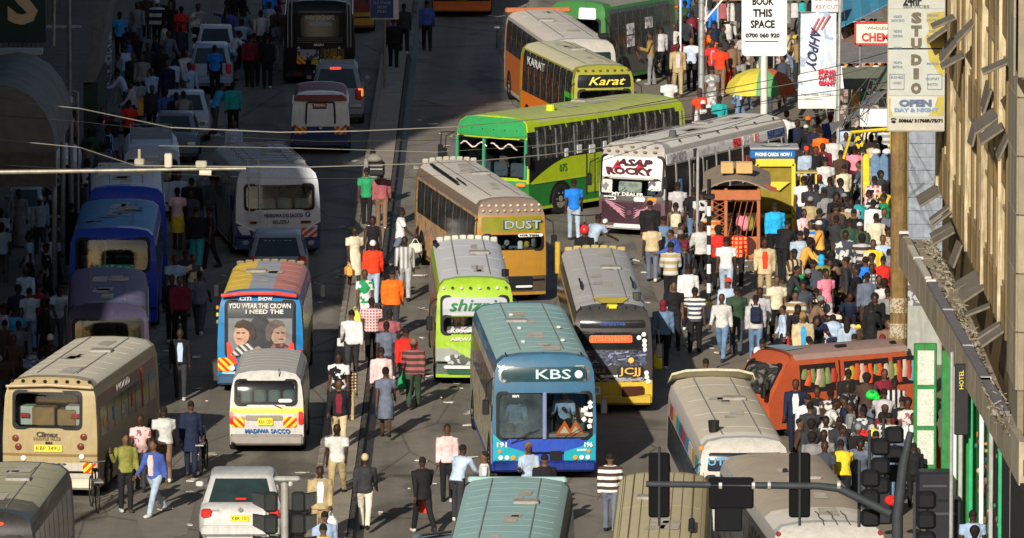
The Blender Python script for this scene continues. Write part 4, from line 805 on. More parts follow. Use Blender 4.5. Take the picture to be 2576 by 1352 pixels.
    # 16 white and blue bus, ladder at rear
    b=Bus('matatu_bus','white bus with blue skirt, rear ladder and roof rack seen from behind','bus',(700,420),(640,362),2.45,214,P((.66,.69,.76),dust=.02,bands=[('Z',.3,.62,(.012,.04,.17))]),M((.56,.58,.60),.7,var=.08,dust=.1),P((.4,.42,.46)),'rear',win=(-.78,.84,.53,.80),rake=.10,curv=.07,crown=.26,ribs=3,nwin=7,wz=(.50,.80),L=6.6,bumper=P((.012,.04,.17)))
    r=b.root; b.seats(M((.45,.50,.50),.7),1.42,4,.36,.30); b.rack(.7,5.6,M((.26,.26,.25),.6),9)
    for sg in(-1,1):
        h=b.W/2; e0=.02; pts=[(sg*h,.96),(sg*h*.40,.62),(sg*h*.40,.34),(sg*h,.34)]; m=MB(); m.add([(x,b.E(x,z)-.012,z) for x,z in pts],[(0,1,2,3)] if sg<0 else [(3,2,1,0)]); m.build('blue_panel',P((.012,.04,.19)),r)
        m=MB(); m.add([(sg*h,b.E(h,.98)-.016,1.0),(sg*h*.40,b.E(h*.4,.66)-.016,.655),(sg*h*.40,b.E(h*.4,.62)-.016,.615),(sg*h,b.E(h,.9)-.016,.955)],[(0,1,2,3)] if sg<0 else [(3,2,1,0)]); m.build('white_stripe',WHITE,r)
        b.endpatch(*((-.70,-.50) if sg<0 else (.52,.78)),.375,.405,.02,.01,M((.10,.02,.02),.4),'tail_light'); b.disc(sg*.86,.17,.05,CHROME,'lamp')
    b.chev(.55,.92,.22,.33,-.8,(.55,.05,.03),(.6,.58,.55)); b.txt('NDEGWA DG SACCO',.12,.465,.14,M((.03,.03,.05),.5),w=1.05); b.txt('ISUZU',.05,.395,.12,M((.10,.10,.12),.5),w=.44); m=MB(); x=.80; z=.475*b.H; m.tube([(x,b.E(x,z)-.02,z),(x,b.E(x,z)-.03,z)],.075,14); m.build('round_emblem',M((.10,.12,.22),.5),r); b.txt('P',.80/(b.W/2),.475,.1,WHITE,off=.045)
    m=MB()
    for x in(-.80,-.52): m.tube([(x,-.14,.95),(x,-.06,1.9),(x,.02,2.35),(x,.35,2.62)],.018,6)
    for k in range(7): z=1.05+k*.21; m.tube([(-.80,-.14+.06*k/6,z),(-.52,-.14+.06*k/6,z)],.014,6)
    m.build('ladder',M((.52,.52,.50),.5),r); m=MB(); m.tube([(-b.W/2-.05,1.0,.5),(-b.W/2-.05,1.0,1.6)],.03); m.build('grab_rail',CHROME,r)
    # 18 tri-coloured roof bus with portraits
    rf=M((.75,.50,.05),.6,var=.08,dust=.15,dcol=(.5,.42,.3),bands=[('X',-.30,.28,(.30,.33,.40)),('X',.28,2,(.55,.19,.16))])
    b=Bus('matatu_bus','blue bus with yellow grey and pink striped roof and painted portraits on its rear','bus',(654,733),(681,655),2.45,216,P((.008,.20,.50),dust=.0),rf,M((.1,.1,.1),.5,pat=('art',2.5,(1,1.3,1)),pc=[(.03,.03,.035),(.05,.05,.05),(.32,.22,.06),(.02,.02,.025),(.06,.05,.05)],dust=.1),'rear',L=6.4,win=(-.80,.80,.36,.90),glass=M((.035,.038,.045),.35,var=.15),rake=.07,curv=.06,crown=.16,ribs=5,nwin=6,wz=(.50,.82),seams=0,bumper=P((.02,.10,.2)))
    r=b.root; b.visor(M((.20,.16,.09),.8),b.L-.3,8,.09)
    m=MB(); m.tube([(-.92,-.0,b.H-.10),(-.3,-.06,b.H-.03),(.3,-.06,b.H-.03),(.86,0,b.H-.10)],.05,8); m.build('red_tube_light',M((.70,.06,.05),.4),r)
    W1=M((.62,.62,.60),.5); b.txt('CITI',-.34,.925,.12,W1,w=.28,off=.05); b.txt('SHOW',.12,.925,.12,W1,w=.34,off=.05)
    b.txt('YOU WEAR THE CROWN',0,.855,.16,W1,w=1.48,off=.03); b.txt('I NEED THE',.10,.80,.14,W1,w=.90,off=.03)
    def poly(pts,mat,name,off):
        m=MB(); V=[Vector((x,b.E(x,z)-off,z)) for x,z in pts]; m.add(V,[tuple(range(len(V)))]); return m.build(name,mat,r)
    def oval(cx,cz,rx,rz,a=0,n=18): return [(cx+rx*math.cos(2*math.pi*i/n)*math.cos(a)-rz*math.sin(2*math.pi*i/n)*math.sin(a),cz+rx*math.cos(2*math.pi*i/n)*math.sin(a)+rz*math.sin(2*math.pi*i/n)*math.cos(a)) for i in range(n)]
    gy=M((.16,.17,.185),.5,var=.1); poly([(-.76,.92),(.76,.92),(.76,1.80),(-.76,1.80)],gy,'portrait_ground',.016)
    sk=M((.42,.25,.16),.5,var=.3,sc=6); sk2=M((.30,.20,.15),.5,var=.35,sc=6); hr=M((.05,.035,.03),.6,var=.3)
    poly(oval(-.44,1.42,.19,.27,-.22),sk,'portrait_face',.022); poly([(-.62,1.60),(-.56,1.72),(-.40,1.78),(-.22,1.72),(-.12,1.56),(-.10,1.38),(-.16,1.28),(-.24,1.34),(-.28,1.50),(-.40,1.58),(-.52,1.57)],hr,'portrait_hair',.026); poly([(-.72,.92),(-.08,.92),(-.10,1.10),(-.26,1.22),(-.50,1.16),(-.62,1.05)],M((.48,.48,.47),.5,pat=('chev',6,1.0),pc=(.06,.06,.07)),'portrait_shirt',.03)
    poly(oval(.44,1.42,.19,.28,.15),sk2,'portrait_face',.022); poly([(.60,1.62),(.52,1.74),(.36,1.78),(.20,1.70),(.12,1.52),(.14,1.32),(.24,1.24),(.28,1.42),(.34,1.56),(.48,1.62)],M((.10,.08,.075),.6,var=.3),'portrait_hair',.026); poly([(.10,.92),(.74,.92),(.72,1.12),(.55,1.22),(.32,1.20),(.18,1.08)],M((.06,.03,.03),.6,pat=('print',8),pc=(.22,.08,.08)),'portrait_shirt',.03)
    for cx,s_ in((-.52,.05),(-.40,.045),(.42,.045),(.54,.045)): poly(oval(cx,1.46,s_,.018),hr,'portrait_eye',.031)
    poly(oval(-.50,1.32,.06,.02),M((.2,.06,.05),.5),'portrait_mouth',.031); poly(oval(.5,1.31,.07,.02),M((.14,.05,.05),.5),'portrait_mouth',.031); poly(oval(-.05,1.02,.10,.12),sk2,'portrait_face',.034)
    RD=M((.72,.06,.03),.4); poly([(-.80,1.22),(-.74,1.25),(-.52,.72),(-.62,.70),(-.78,.86)],RD,'red_flame',.04); poly([(.72,1.26),(.80,1.20),(.84,.80),(.66,.80),(.64,1.0)],RD,'red_flame',.04)
    b.chev(-.99,-.62,.22,.35,1); b.disc(-.66,.25,.07,WHITE,'round_sticker'); m=MB(); m.cbox((.96,b.E(.96,.9)-.05,.92),(.10,.08,.30),.03); m.build('tail_light',REDL,r); b.endpatch(-.9,.3,.19,.215,.03,.02,M((.3,.5,.62),.4),'bumper_strip')
    for k in range(3): m=MB(); m.cbox((-1.02,b.E(1,2)+.02,2.05-k*.17),(.06,.06,.10),.02); m.build('side_marker',[AMB,YPLATE,M((.3,.25,.1),.5)][k],r)
    for sg in(-1,1): m=MB(); m.tube([(sg*b.W/2,5.6,2.0),(sg*(b.W/2+.26),5.5,1.95)],.015); m.cbox((sg*(b.W/2+.28),5.45,1.8),(.14,.06,.32),.03); m.build('mirror',BLACK,r)
    # 19 white minibus taxi
    b=Bus('minibus','white minibus with yellow stripe and grey roof directly ahead of the white saloon','van',(670,936),(684,886),1.88,186,P((.60,.60,.57),dust=.06,bands=[('Z',.93,1.05,(.62,.58,.06))]),M((.42,.41,.39),.7,var=.08,dust=.35,dcol=(.46,.43,.37)),P((.60,.58,.52),dust=.25,bands=[('Z',.93,1.05,(.68,.64,.08))]),'rear',L=4.5,win=(-.84,.80,.60,.885),rake=.20,curv=.06,crown=.14,ribs=6,nwin=4,wz=(.57,.86),wr=.31,wy0=.55,seams=0,bumper=M((.25,.24,.22),.6,dust=.3))
    r=b.root; b.seats(M((.10,.14,.13),.7),1.25,4,.6,.3); b.chev(-.98,-.60,.33,.46,1); b.chev(.45,.82,.33,.46,-1)
    for sg in(-1,1): b.endpatch(*((-1.0,-.90) if sg<0 else (.86,.99)),.36,.52,.02,.02,REDL,'tail_light')
    b.endpatch(-.58,.44,.42,.475,.02,.01,M((.2,.18,.12),.5),'handle_recess'); b.plate(-.03,.40,'KAX 120V',.34,.17); b.txt('MADIWA SACCO',.02,.285,.13,M((.02,.10,.30),.4),w=1.02,off=.03); b.endpatch(.32,.70,.63,.67,.01,.01,WHITE,'window_sticker')
    m=MB(); m.tube([(.18,b.E(.2,1.1)-.04,1.13),(.34,b.E(.3,1.06)-.05,1.06)],.01,5); m.build('wiper',BLACK,r); m=MB(); m.tube([(.28,b.E(.3,1.75)-.03,1.76),(.28,b.E(.3,1.75)-.08,1.94)],.01,5); m.build('aerial',BLACK,r)
    # 21 deep blue bus
    blu=P((.008,.05,.50),dust=.0)
    b=Bus('matatu_bus','deep blue bus with worn stickers on its roof parked at the left kerb','bus',(283,575),(303,492),2.6,222,blu,M((.03,.18,.40),.6,var=.2,dust=.15,dcol=(.12,.24,.34)),blu,'rear',win=(-.82,.82,.585,.90),rake=.07,curv=.06,crown=.18,ribs=3,nwin=7,wz=(.5,.82),L=7.0)
    r=b.root; b.txt('The Real Comfort',0,.545,.17,M((.25,.50,.72),.4),w=1.3,shear=.3); b.endpatch(-.42,.48,.60,.65,.01,.01,M((.02,.30,.20),.5,pat=('print',8),pc=(.3,.5,.4)),'green_sun_strip'); m=MB(); m.tube([(-.2,.3,1.5),(-.2,.3,2.3)],.03,8); m.build('pole',M((.5,.5,.45),.5),r)
    b.seats(M((.03,.03,.03),.8),1.6,4,.8,.35)
    for k in range(4): m=MB(); m.add([(-.7+k*.3,1.6+k*.8,b.H+.02),(-.3+k*.32,1.6+k*.8,b.H+.02),(-.3+k*.32,2.1+k*.85,b.H+.02),(-.7+k*.3,2.1+k*.85,b.H+.02)],[(0,1,2,3)]); m.build('torn_sticker',M((.12,.16,.26),.7,var=.4,pat=('print',7),pc=(.03,.15,.32)),r)
    # 22 white-roofed blue bus ahead of it
    b=Bus('matatu_bus','white roofed blue bus parked just ahead of the deep blue bus','bus',(318,470),(316,408),2.75,200,blu,M((.60,.62,.64),.7,dust=.1),blu,'rear',win=(-.8,.8,.55,.8),rake=.05,crown=.2,ribs=1,nwin=6,wz=(.5,.8),L=5.8); b.rack(2.6,5.0,M((.5,.5,.48),.5),5)
    # 23 purple bus
    b=Bus('matatu_bus','dull purple bus with an orange seated rear window on the left','bus',(270,765),(272,676),2.6,214,P((.035,.030,.075),dust=.04),M((.13,.115,.21),.75,var=.12,dust=.25,dcol=(.17,.16,.19)),P((.03,.03,.10)),'rear',win=(-.80,.82,.52,.86),rake=.06,curv=.06,crown=.30,ribs=4,nwin=7,wz=(.5,.82),L=7.6)
    b.seats(M((.75,.17,.035),.6),1.55,5,.20,.32); b.txt('2 WAY SACCO',.35,.485,.14,W1,w=.95)
    for z in(1.5,1.2): b.endpatch(.9,.98,z/2.6,z/2.6+.04,.03,.02,REDL,'tail_light')
    # 24 cream bus
    cr=P((.43,.34,.17),dust=.10,bands=[('Z',.3,.80,(.44,.42,.36)),('Z',.93,.99,(.20,.12,.04))])
    b=Bus('matatu_bus','cream bus with cardboard boxes in its rear window at lower left','bus',(123,952),(262,858),2.65,242,cr,M((.58,.54,.44),.7,var=.06,dust=.3,dcol=(.58,.53,.42)),P((.22,.19,.14),dust=.35,bands=[('Z',2.0,2.3,(.20,.045,.045))]),'rear',win=(-.76,.66,.585,.885),rake=.05,curv=.07,crown=.20,ribs=7,nwin=8,wz=(.50,.74),bumper=M((.60,.56,.45),.6,dust=.2),L=7.6)
    r=b.root; BX=M((.34,.20,.09),.8); WB=M((.55,.55,.50),.7)
    for x,w,h,mt in((-.62,.36,.42,WB),(-.22,.5,.4,BX),(.30,.42,.36,BX),(.52,.5,.44,WB),(-.95,.2,.3,BX)):
        m=MB(); m.cbox((x,.62+.1*abs(x),1.55+h/2),(w,.4,h),.02); m.build('cardboard_box',mt,r)
    for x in(-.62,.50): m=MB(); m.box((x,.40,1.78),(.2,.01,.10)); m.build('red_print',M((.45,.06,.05),.6),r)
    b.txt('Climax',-.05,.535,.15,M((.05,.04,.03),.5),w=.48); b.txt('HUSTLE VILLE',-.05,.50,.09,M((.22,.15,.07),.5),w=.60); b.txt('001',.0,.465,.08,BLACK,w=.15); b.plate(-.02,.42,'KBP 349U',.62,.16)
    for u,t in((-.72,.50),(-.66,.43),(.72,.52),(.66,.44)): b.disc(u,t,.075,M((.14,.03,.02),.35),'tail_light')
    for u,t in((-.55,.335),(.68,.355)): b.disc(u,t,.06,WHITE,'round_sticker')
    b.chev(.70,.98,.22,.31,-1); b.marker_lights(8,.96,[BLACK],.82); b.endpatch(-.6,.35,.285,.30,.03,.01,M((.3,.28,.22),.6,pat=('vstripe',8),pc=(.1,.08,.06)),'rubber_strip'); m=MB(); m.tube([(-.95,-.02,b.H-.18),(0,-.07,b.H-.13),(.95,-.02,b.H-.18)],.03,6); m.build('roof_edge_rail',M((.5,.38,.25),.5),r)
    text('HOOD',.24,(b.W/2+.03,3.0,2.15),(R(90),0,R(90)),W1,r,w=1.5); 
    for k in range(4): b.sidepatch(1,.8+k*1.1,1.0+k*1.1,1.5,1.7+.1*(k%2),.024,M([(.6,.5,.05),(.1,.2,.4),(.5,.5,.5),(.4,.06,.05)][k],.6),'window_curtain')
    b.sidepatch(1,5.4,5.5,1.3,2.2,.03,M((.35,.04,.04),.5),'red_post')
    # 25 dark bus bottom left
    b=Bus('matatu_bus','dark olive roofed bus cut off by the bottom left corner','bus',(-56,1290),(52,1155),2.65,284,P((.020,.021,.024),dust=.03),M((.38,.36,.24),.7,var=.1,dust=.3,dcol=(.44,.40,.27),bands=[('Y',-1,2.0,(.035,.037,.042))]),P((.05,.05,.04),dust=.3,bands=[('Z',.3,1.0,(.30,.24,.15))]),'rear',win=(-.80,.80,.52,.82),glass=DGLASS,rake=.05,curv=.05,crown=.25,ribs=5,nwin=8,wz=(.45,.82),L=7.4)
    b.endpatch(.0,.5,.905,.925,.03,.03,M((.9,.05,.02),.3,em=1.0,var=0),'brake_light')
    for k in range(3): b.disc(.93,.74-.05*k,.03,WHITE,'marker_light')
    # 31 white bus, lower right
    b=Bus('matatu_bus','white nosed bus with dusty tan roof and coloured window strip at lower right','bus',(1875,1108),(1786,942),2.7,232,P((.62,.60,.55)),M((.54,.49,.39),.75,var=.10,sc=2,dust=.45,dcol=(.55,.48,.37),bands=[('Y',-1,1.3,(.70,.68,.64))]),P((.52,.50,.46),dust=.15),'front',win=(-.85,.85,.48,.72),rake=.05,curv=.12,crown=.40,ribs=4,nwin=9,wz=(.44,.70),seams=1)
    r=b.root; b.endpatch(-.84,.86,.76,.90,.01,.012,M((.008,.012,.022),.25),'destination_panel'); b.txt('UTI',-.60,.835,.24,M((.12,.36,.62),.4),w=.40,off=.03)
    cs=[(.02,.22,.28),(.50,.28,.03),(.55,.50,.42),(.02,.18,.35),(.30,.02,.03),(.05,.05,.12),(.02,.25,.25),(.5,.3,.1),(.3,.03,.03)]
    for k,c in enumerate(cs): b.sidepatch(-1,.5+k*.98,1.45+k*.98,1.95,2.22,.022,M(c,.5,dust=.1),'colour_strip')
    m=MB(); m.tube([(-.55,1.5,b.H-.02),(-.55,1.5,b.H+.22)],[.10,.12],10); m.build('roof_fan',BLACK,r); b.disc(-.93,.93,.05,AMB,'marker_light')
    v=MB(); hw=b.W/2; pts=[(-hw*.98,0),(-hw*.93,.12),(-hw*.6,.2),(0,.22),(hw*.6,.2),(hw*.93,.12),(hw*.98,0)]
    V,Fc=solid([Vector((x,b.L-.15,b.H-.12+z*.4)) for x,z in pts]+[Vector((x,b.L-.75,b.H+.02+z)) for x,z in pts],[(i,i+1,8+i,7+i) for i in range(6)],Vector((0,0,-.05))); v.add(V,Fc); v.build('roof_spoiler',P((.62,.60,.45)),r)
    # 32 bottom right bus
    b=Bus('matatu_bus','brown dusty roofed white bus with a red front band at the bottom right','bus',(2090,1322),(1930,1114),2.7,300,P((.55,.53,.50)),M((.36,.31,.24),.8,var=.15,sc=2,dust=.4,dcol=(.40,.33,.25),bands=[('Y',-1,2.4,(.62,.60,.55))]),P((.06,.06,.06),dust=.2),'front',L=10.4,win=(-.84,.84,.5,.74),rake=.05,curv=.12,crown=.42,ribs=1,nwin=8,wz=(.40,.80),seams=0)
    r=b.root; b.endpatch(-.72,.80,.80,.865,.02,.02,P((.55,.02,.02)),'red_band')
    for sg in(-1,1): b.disc(sg*.86,.93,.05,M((.2,.03,.02),.4),'marker_light')
    for k,u in enumerate((-.1,.15,.4)):
        m=MB(); pts=[(u+.02*math.sin(j*2.0+k),.35+.28*j,b.H+.025-.05*(j==0)) for j in range(6)]; m.tube(pts,.012,5); m.build('paint_crack',M((.10,.08,.06),.8),r)
    m=MB(); m.cbox((-.1,7.2,b.H+.04),(.10,.10,.10),.02); m.build('roof_knob',BLACK,r)
    # 33 tan ribbed roof
    b=Bus('matatu_bus','tan ribbed roof bus with mustard edge beneath the traffic light arm','bus',(1655,1372),(1672,1173),2.7,262,P((.45,.36,.06)),M((.48,.41,.25),.75,var=.06,dust=.3,dcol=(.50,.43,.27)),P((.10,.09,.05)),'front',L=10,W=1.98,win=(-.8,.8,.5,.8),crown=.12,curv=.04,ribs=1,nwin=8,wz=(.5,.8),seams=0)
    for k in range(9): m=MB(); x=-.8+k*.2; m.box((x,b.L/2+.1,b.H+.012-.02*abs(x)),(.012,b.L-.8,.018)); m.build('roof_seam',M((.16,.13,.08),.8),b.root)
    m=MB(); m.cbox((.62,2.4,b.H+.04),(.12,1.3,.10),.03); m.build('roof_vent',BLACK,b.root); m=MB(); m.cbox((0,.5,b.H-.02),(1.7,.5,.05),.02); m.build('mustard_edge',M((.50,.38,.03),.6),b.root)
    # 13b/27 vans in the shade
    b=Bus('minibus','silver minibus with a roof rack in the shaded left lane','van',(382,372),(378,318),2.0,148,P((.50,.54,.60),dust=.04),M((.62,.66,.72),.6,dust=.05),None,'rear',L=4.8,win=(-.84,.84,.52,.82),rake=.12,crown=.2,ribs=0,nwin=4,wz=(.55,.85),wr=.32,wy0=.6,seams=0); b.rack(1.4,4.3,M((.20,.22,.25),.5),12,.2); b.txt('KINGS',0,.875,.10,WHITE,w=.36); b.seats(M((.05,.05,.05),.8),1.2,3,.5,.25)
    b=Bus('minibus','old white pickup with a tarpaulin back and two framed crates at far left','van',(128,397),(134,366),1.9,152,P((.60,.62,.62),dust=.05,bands=[('Z',.3,1.55,(.015,.016,.02))]),M((.62,.64,.65),.6,dust=.1),None,'rear',L=4.2,win=(-.9,.72,.45,.84),rake=.02,crown=.1,ribs=4,nwin=3,wz=(.5,.8),wr=.30,wy0=.5,seams=0)
    for x in(-.45,.05): b.ring((x-.20)/.8,(x+.20)/.8,.60,.74,.03,M((.30,.30,.24),.6),'crate_frame',off=.03)
vehicles()
# ------------------------------------------------ cars
def car(name,lab,x,yr,H,wpx,col,xf=None,yf=None,L=4.3,face='rear',wagon=False,rack=False,plate=None,head=None,lights=None):
    p=at(x,yr,H); s=scl(x,yr,H); W=wpx/s; a=head if head is not None else 0
    if xf is not None: q=at(xf,yf,H); a=math.atan2(q.x-p.x,q.y-p.y)
    yroof=.55 if wagon else 1.05           # near roof edge behind the near bumper
    base=Vector((p.x-math.sin(a)*yroof,p.y-math.cos(a)*yroof,0)); r=empty(name,base,-a); tag(r,lab,'car')
    hw=W/2; zb=.93*H/1.45; m=MB(); body=P(col,dust=.06)
    st=[(-.02,.72,.36,.62),(.0,.86,.26,.78),(.12,.95,.24,zb-.04),(.5,1,.22,zb+.02),(1.5,1,.22,zb),(L-1.6,1,.22,zb-.02),(L-.7,.97,.22,zb-.14),(L-.15,.9,.25,zb-.28),(L,.75,.32,zb-.40)]
    if wagon: st[2]=(.12,.95,.24,zb); 
    vs=[]; K=10
    for y,k,z0,z1 in st:
        w=hw*k; vs+=[(-w*.92,y,z0),(-w,y,z0+.14),(-w,y,z0+(z1-z0)*.6),(-w*.95,y,z1-.06),(-w*.80,y,z1),(w*.80,y,z1),(w*.95,y,z1-.06),(w,y,z0+(z1-z0)*.6),(w,y,z0+.14),(w*.92,y,z0)]
    fs=[(i*K+j,(i+1)*K+j,(i+1)*K+(j+1)%K,i*K+(j+1)%K) for i in range(len(st)-1) for j in range(K)]+[tuple(range(K)),tuple(range(len(vs)-1,len(vs)-K-1,-1))]
    m.add(vs,fs); m.build('body',body,r,smooth=True,ang=40)
    # cabin
    y0b,y1b,y0t,y1t=(.12,L-1.25,.55,L-2.0) if wagon else (.45,L-1.15,1.05,L-1.95)
    wb,wt=hw*.93,hw*.74; zt=H
    def ring(y0,y1,w,z,c=.08): return [(-w+c,y0,z),(w-c,y0,z),(w,y0+c*1.5,z),(w,y1-c,z),(w-c,y1,z),(-w+c,y1,z),(-w,y1-c,z),(-w,y0+c*1.5,z)]
    vs=ring(y0b,y1b,wb,zb-.04)+ring(y0t-.02,y1t+.02,wt,zt-.05)+ring(y0t+.10,y1t-.1,wt*.9,zt)
    fs=[(i,(i+1)%8,8+(i+1)%8,8+i) for i in range(8)]+[(8+i,8+(i+1)%8,16+(i+1)%8,16+i) for i in range(8)]+[tuple(range(16,24))]
    m=MB(); m.add(vs,fs); m.build('cabin',body,r,smooth=True,ang=30)
    def quad(A,B,C,D,k0,k1,name,mat,off):
        A,B,C,D=map(Vector,(A,B,C,D)); n=(B-A).cross(D-A).normalized()
        def pt(u,v): return (A*(1-u)+B*u)*(1-v)+(D*(1-u)+C*u)*v+n*off
        V=[pt(k0,k0*1.3),pt(k1,k0*1.3),pt(k1,k1),pt(k0,k1)]; V,Fc=solid(V,[(0,1,2,3)],-n*off*1.2); q=MB(); q.add(V,Fc); return q.build(name,mat,r)
    zc=zb-.04; zt2=zt-.05; gl=M((.02,.035,.035),.10,var=.3,sc=2)
    quad((-wb+.08,y0b,zc),(wb-.08,y0b,zc),(wt-.08,y0t-.02,zt2),(-wt+.08,y0t-.02,zt2),.03,.95,'rear_window' if face=='rear' else 'windscreen',gl,.012)
    quad((wb-.08,y1b,zc),(-wb+.08,y1b,zc),(-wt+.08,y1t,zt2),(wt-.08,y1t,zt2),.04,.94,'windscreen',gl,.012)
    ym=(y0b+y1b)/2; ymt=(y0t+y1t)/2
    for sg in(-1,1):
        for (a0,a1,b0,b1) in((y0b+.12,ym-.03,y0t+.12,ymt-.03),(ym+.03,y1b-.1,ymt+.03,y1t-.1)):
            P4=((sg*wb,a0,zc),(sg*wb,a1,zc),(sg*wt,b1,zt2),(sg*wt,b0,zt2))
            if sg<0: P4=(P4[1],P4[0],P4[3],P4[2])
            quad(*P4,.04,.92,'side_window',gl,.012)
        q=MB(); q.cbox((sg*(hw+.06),L-1.5,zb+.06),(.16,.08,.12),.03); q.build('mirror',body,r)
        if face=='rear':
            q=MB(); q.cbox((sg*hw*.80,.03,.78*H/1.45),(hw*.26,.14,.20 if not wagon else .34),.05); q.build('tail_light',REDL,r)
        else:
            q=MB(); q.cbox((sg*hw*.72,.03,.62),(hw*.36,.14,.14),.04); q.build('headlight',CLEARL,r)
        for y in(.72,L-.85): add_wheel(r,sg*(hw-.10),y,.30,.19)
    # seats seen through the rear glass
    q=MB(); q.cbox((0,-.02,.42),(W*.92,.16,.22),.06); q.build('bumper',body,r,smooth=True)
    if face=='rear': 
        q=MB(); q.box((0,.055,.63),(W*.72,.02,.012)); q.build('boot_seam',BLACK,r)
        if plate: q=MB(); q.cbox((0,-.02,.68),(.42,.03,.15),.01); q.build('number_plate',YPLATE,r); text(plate,.11,(0,-.04,.68),(R(90),0,0),BLACK,r,w=.36)
    if rack:
        q=MB()
        for sg in(-1,1): q.tube([(sg*wt*.85,.8,zt+.06),(sg*wt*.85,L-2.2,zt+.06)],.02,6)
        for k in range(6): y=.9+k*(L-3.2)/5; q.tube([(-wt*.85,y,zt+.05),(wt*.85,y,zt+.05)],.014,6)
        q.build('roof_rack',STEEL,r)
    q=MB(); q.box((0,L/2,.25),(W*.8,L*.9,.1)); q.build('underbody',BLACK,r)
    return r,W
def cars():
    r,W=car('saloon_car','white saloon car at bottom left seen from behind',608,1194,1.45,212,(.64,.64,.63),614,1163,4.4,plate='KBR 101J')
    for x in(-.38,.42): q=MB(); q.cbox((x,.98,1.12),(.28,.12,.24),.05); q.build('headrest',M((.20,.26,.22),.7),r)
    q=MB(); q.cbox((0,.50,1.02),(.24,.05,.05),.02); q.build('brake_light',REDL,r)
    text('AXIO',.06,(-.55,-.015,.86),(R(90),0,0),CHROME,r,w=.2)
    q=MB(); q.tube([(0,.01,.86),(0,-.01,.86)],.05,12); q.build('badge',CHROME,r)
    r,W=car('estate_car','silver estate car with white lettering across its rear window between two buses',699,590,1.45,154,(.34,.37,.43),700,560,4.2,wagon=True)
    text('PRIVATE',.16,(0,.42,1.26),(R(62),0,0),WHITE,r,w=.7)
    r,W=car('suv_car','silver four wheel drive with lit brake lights and roof rails beside the black bus',848,166,1.78,136,(.28,.32,.38),850,140,4.4,wagon=True,rack=True)
    q=MB(); q.cbox((-.05,.50,1.72),(.34,.05,.07),.02); q.build('brake_light',M((1,.06,.03),.3,em=1.2,var=0),r); q=MB(); q.cbox((.72,.02,1.02),(.18,.1,.24),.03); q.build('indicator',M((1,.20,.04),.3,em=1.0,var=0),r)
    q=MB(); q.cbox((0,-.06,.62),(1.5,.05,.1),.02); q.build('bumper_bar',CHROME,r)
    car('taxi_car','white taxi with roof sign farthest up the shaded left lane',543,66,1.42,104,(.70,.73,.78),545,44,4.0)
    r,W=car('estate_car','pale blue estate car just behind the white taxi',530,114,1.5,112,(.34,.45,.62),532,96,4.1,wagon=True)
    car('saloon_car','silver saloon with a sky reflection in its glass in the shaded lane',466,232,1.42,126,(.55,.60,.68),466,205,4.0,face='front')
    car('saloon_car','blue grey saloon half hidden behind pedestrians in the shaded lane',440,285,1.42,120,(.16,.20,.26),448,262,4.0,face='front')
    car('saloon_car','white saloon parked facing out beside the blue bus at the far left',66,470,1.42,100,(.40,.44,.5),76,448,4.0,face='front')
    # orange panel van seen side-on
    b=Bus('orange_van','dusty orange van loaded with goods beside the green shop front','van',None,None,1.95,body=P((.48,.075,.018),dust=.12),roofm=M((.28,.17,.15),.8,dust=.5,dcol=(.30,.24,.20)),face='front',W=1.6,L=4.5,near3=(5.35,199.2,0),head=R(57),win=(-.8,.8,.52,.86),glass=STREAKGLASS,rake=.62,curv=.1,crown=.2,ribs=0,swin=False,seams=0,wr=.31,wy0=.6)
    r=b.root
    for y0,y1 in((1.0,2.0),(2.25,3.5),(3.62,4.25)):
        b.sidepatch(1,y0,y1,1.02,1.66,.012,M((.02,.015,.015),.5),'side_opening'); 
    cols=[(.62,.42,.04),(.75,.10,.03),(.1,.4,.5),(.5,.3,.15),(.8,.12,.03),(.6,.45,.08),(.25,.3,.12),(.5,.06,.04),(.65,.5,.4)]
    for k in range(24):
        y=1.08+k*.135+random.uniform(-.03,.03)
        if 2.0<y<2.27: continue
        z1=1.50+.10*random.random(); z2=1.08+.25*random.random(); m=MB(); m.tube([(b.W/2+.012,y,z1),(b.W/2+.02,y+.02,(z1+z2)/2),(b.W/2+.012,y+random.uniform(-.05,.05),z2)],[(.02,.05),(.03,.07+.05*random.random()),(.02,.06+.05*random.random())],8); m.build('goods_bundle',M(tuple(q*.7 for q in random.choice(cols)),.8),r,smooth=True)
    m=MB(); m.add([(-.6,.95,b.H+.02),(.35,.95,b.H+.02),(.2,1.5,b.H+.02),(-.6,1.5,b.H+.02)],[(0,1,2,3)]); m.build('sunroof',DGLASS,r); m=MB(); m.cbox((.4,2.4,b.H+.03),(.1,.3,.06),.02); m.build('roof_handle',BLACK,r); m=MB(); m.cbox((.5,3.8,b.H+.03),(.08,.16,.05),.02); m.build('roof_handle',BLACK,r)
    m=MB(); m.cbox((b.W/2+.02,2.08,.95),(.03,.14,.03),.01); m.build('door_handle',BLACK,r); b.sidepatch(1,2.10,2.13,.4,1.7,.014,BLACK,'door_seam')
    for k in range(8): m=MB(); m.ell((-.5+.14*k,.75,1.15+.05*(k%3)),(.09,.08,.07),8,5); m.build('dash_clutter',M([(.5,.5,.48),(.1,.1,.1),(.4,.15,.08)][k%3],.7),r)
cars()
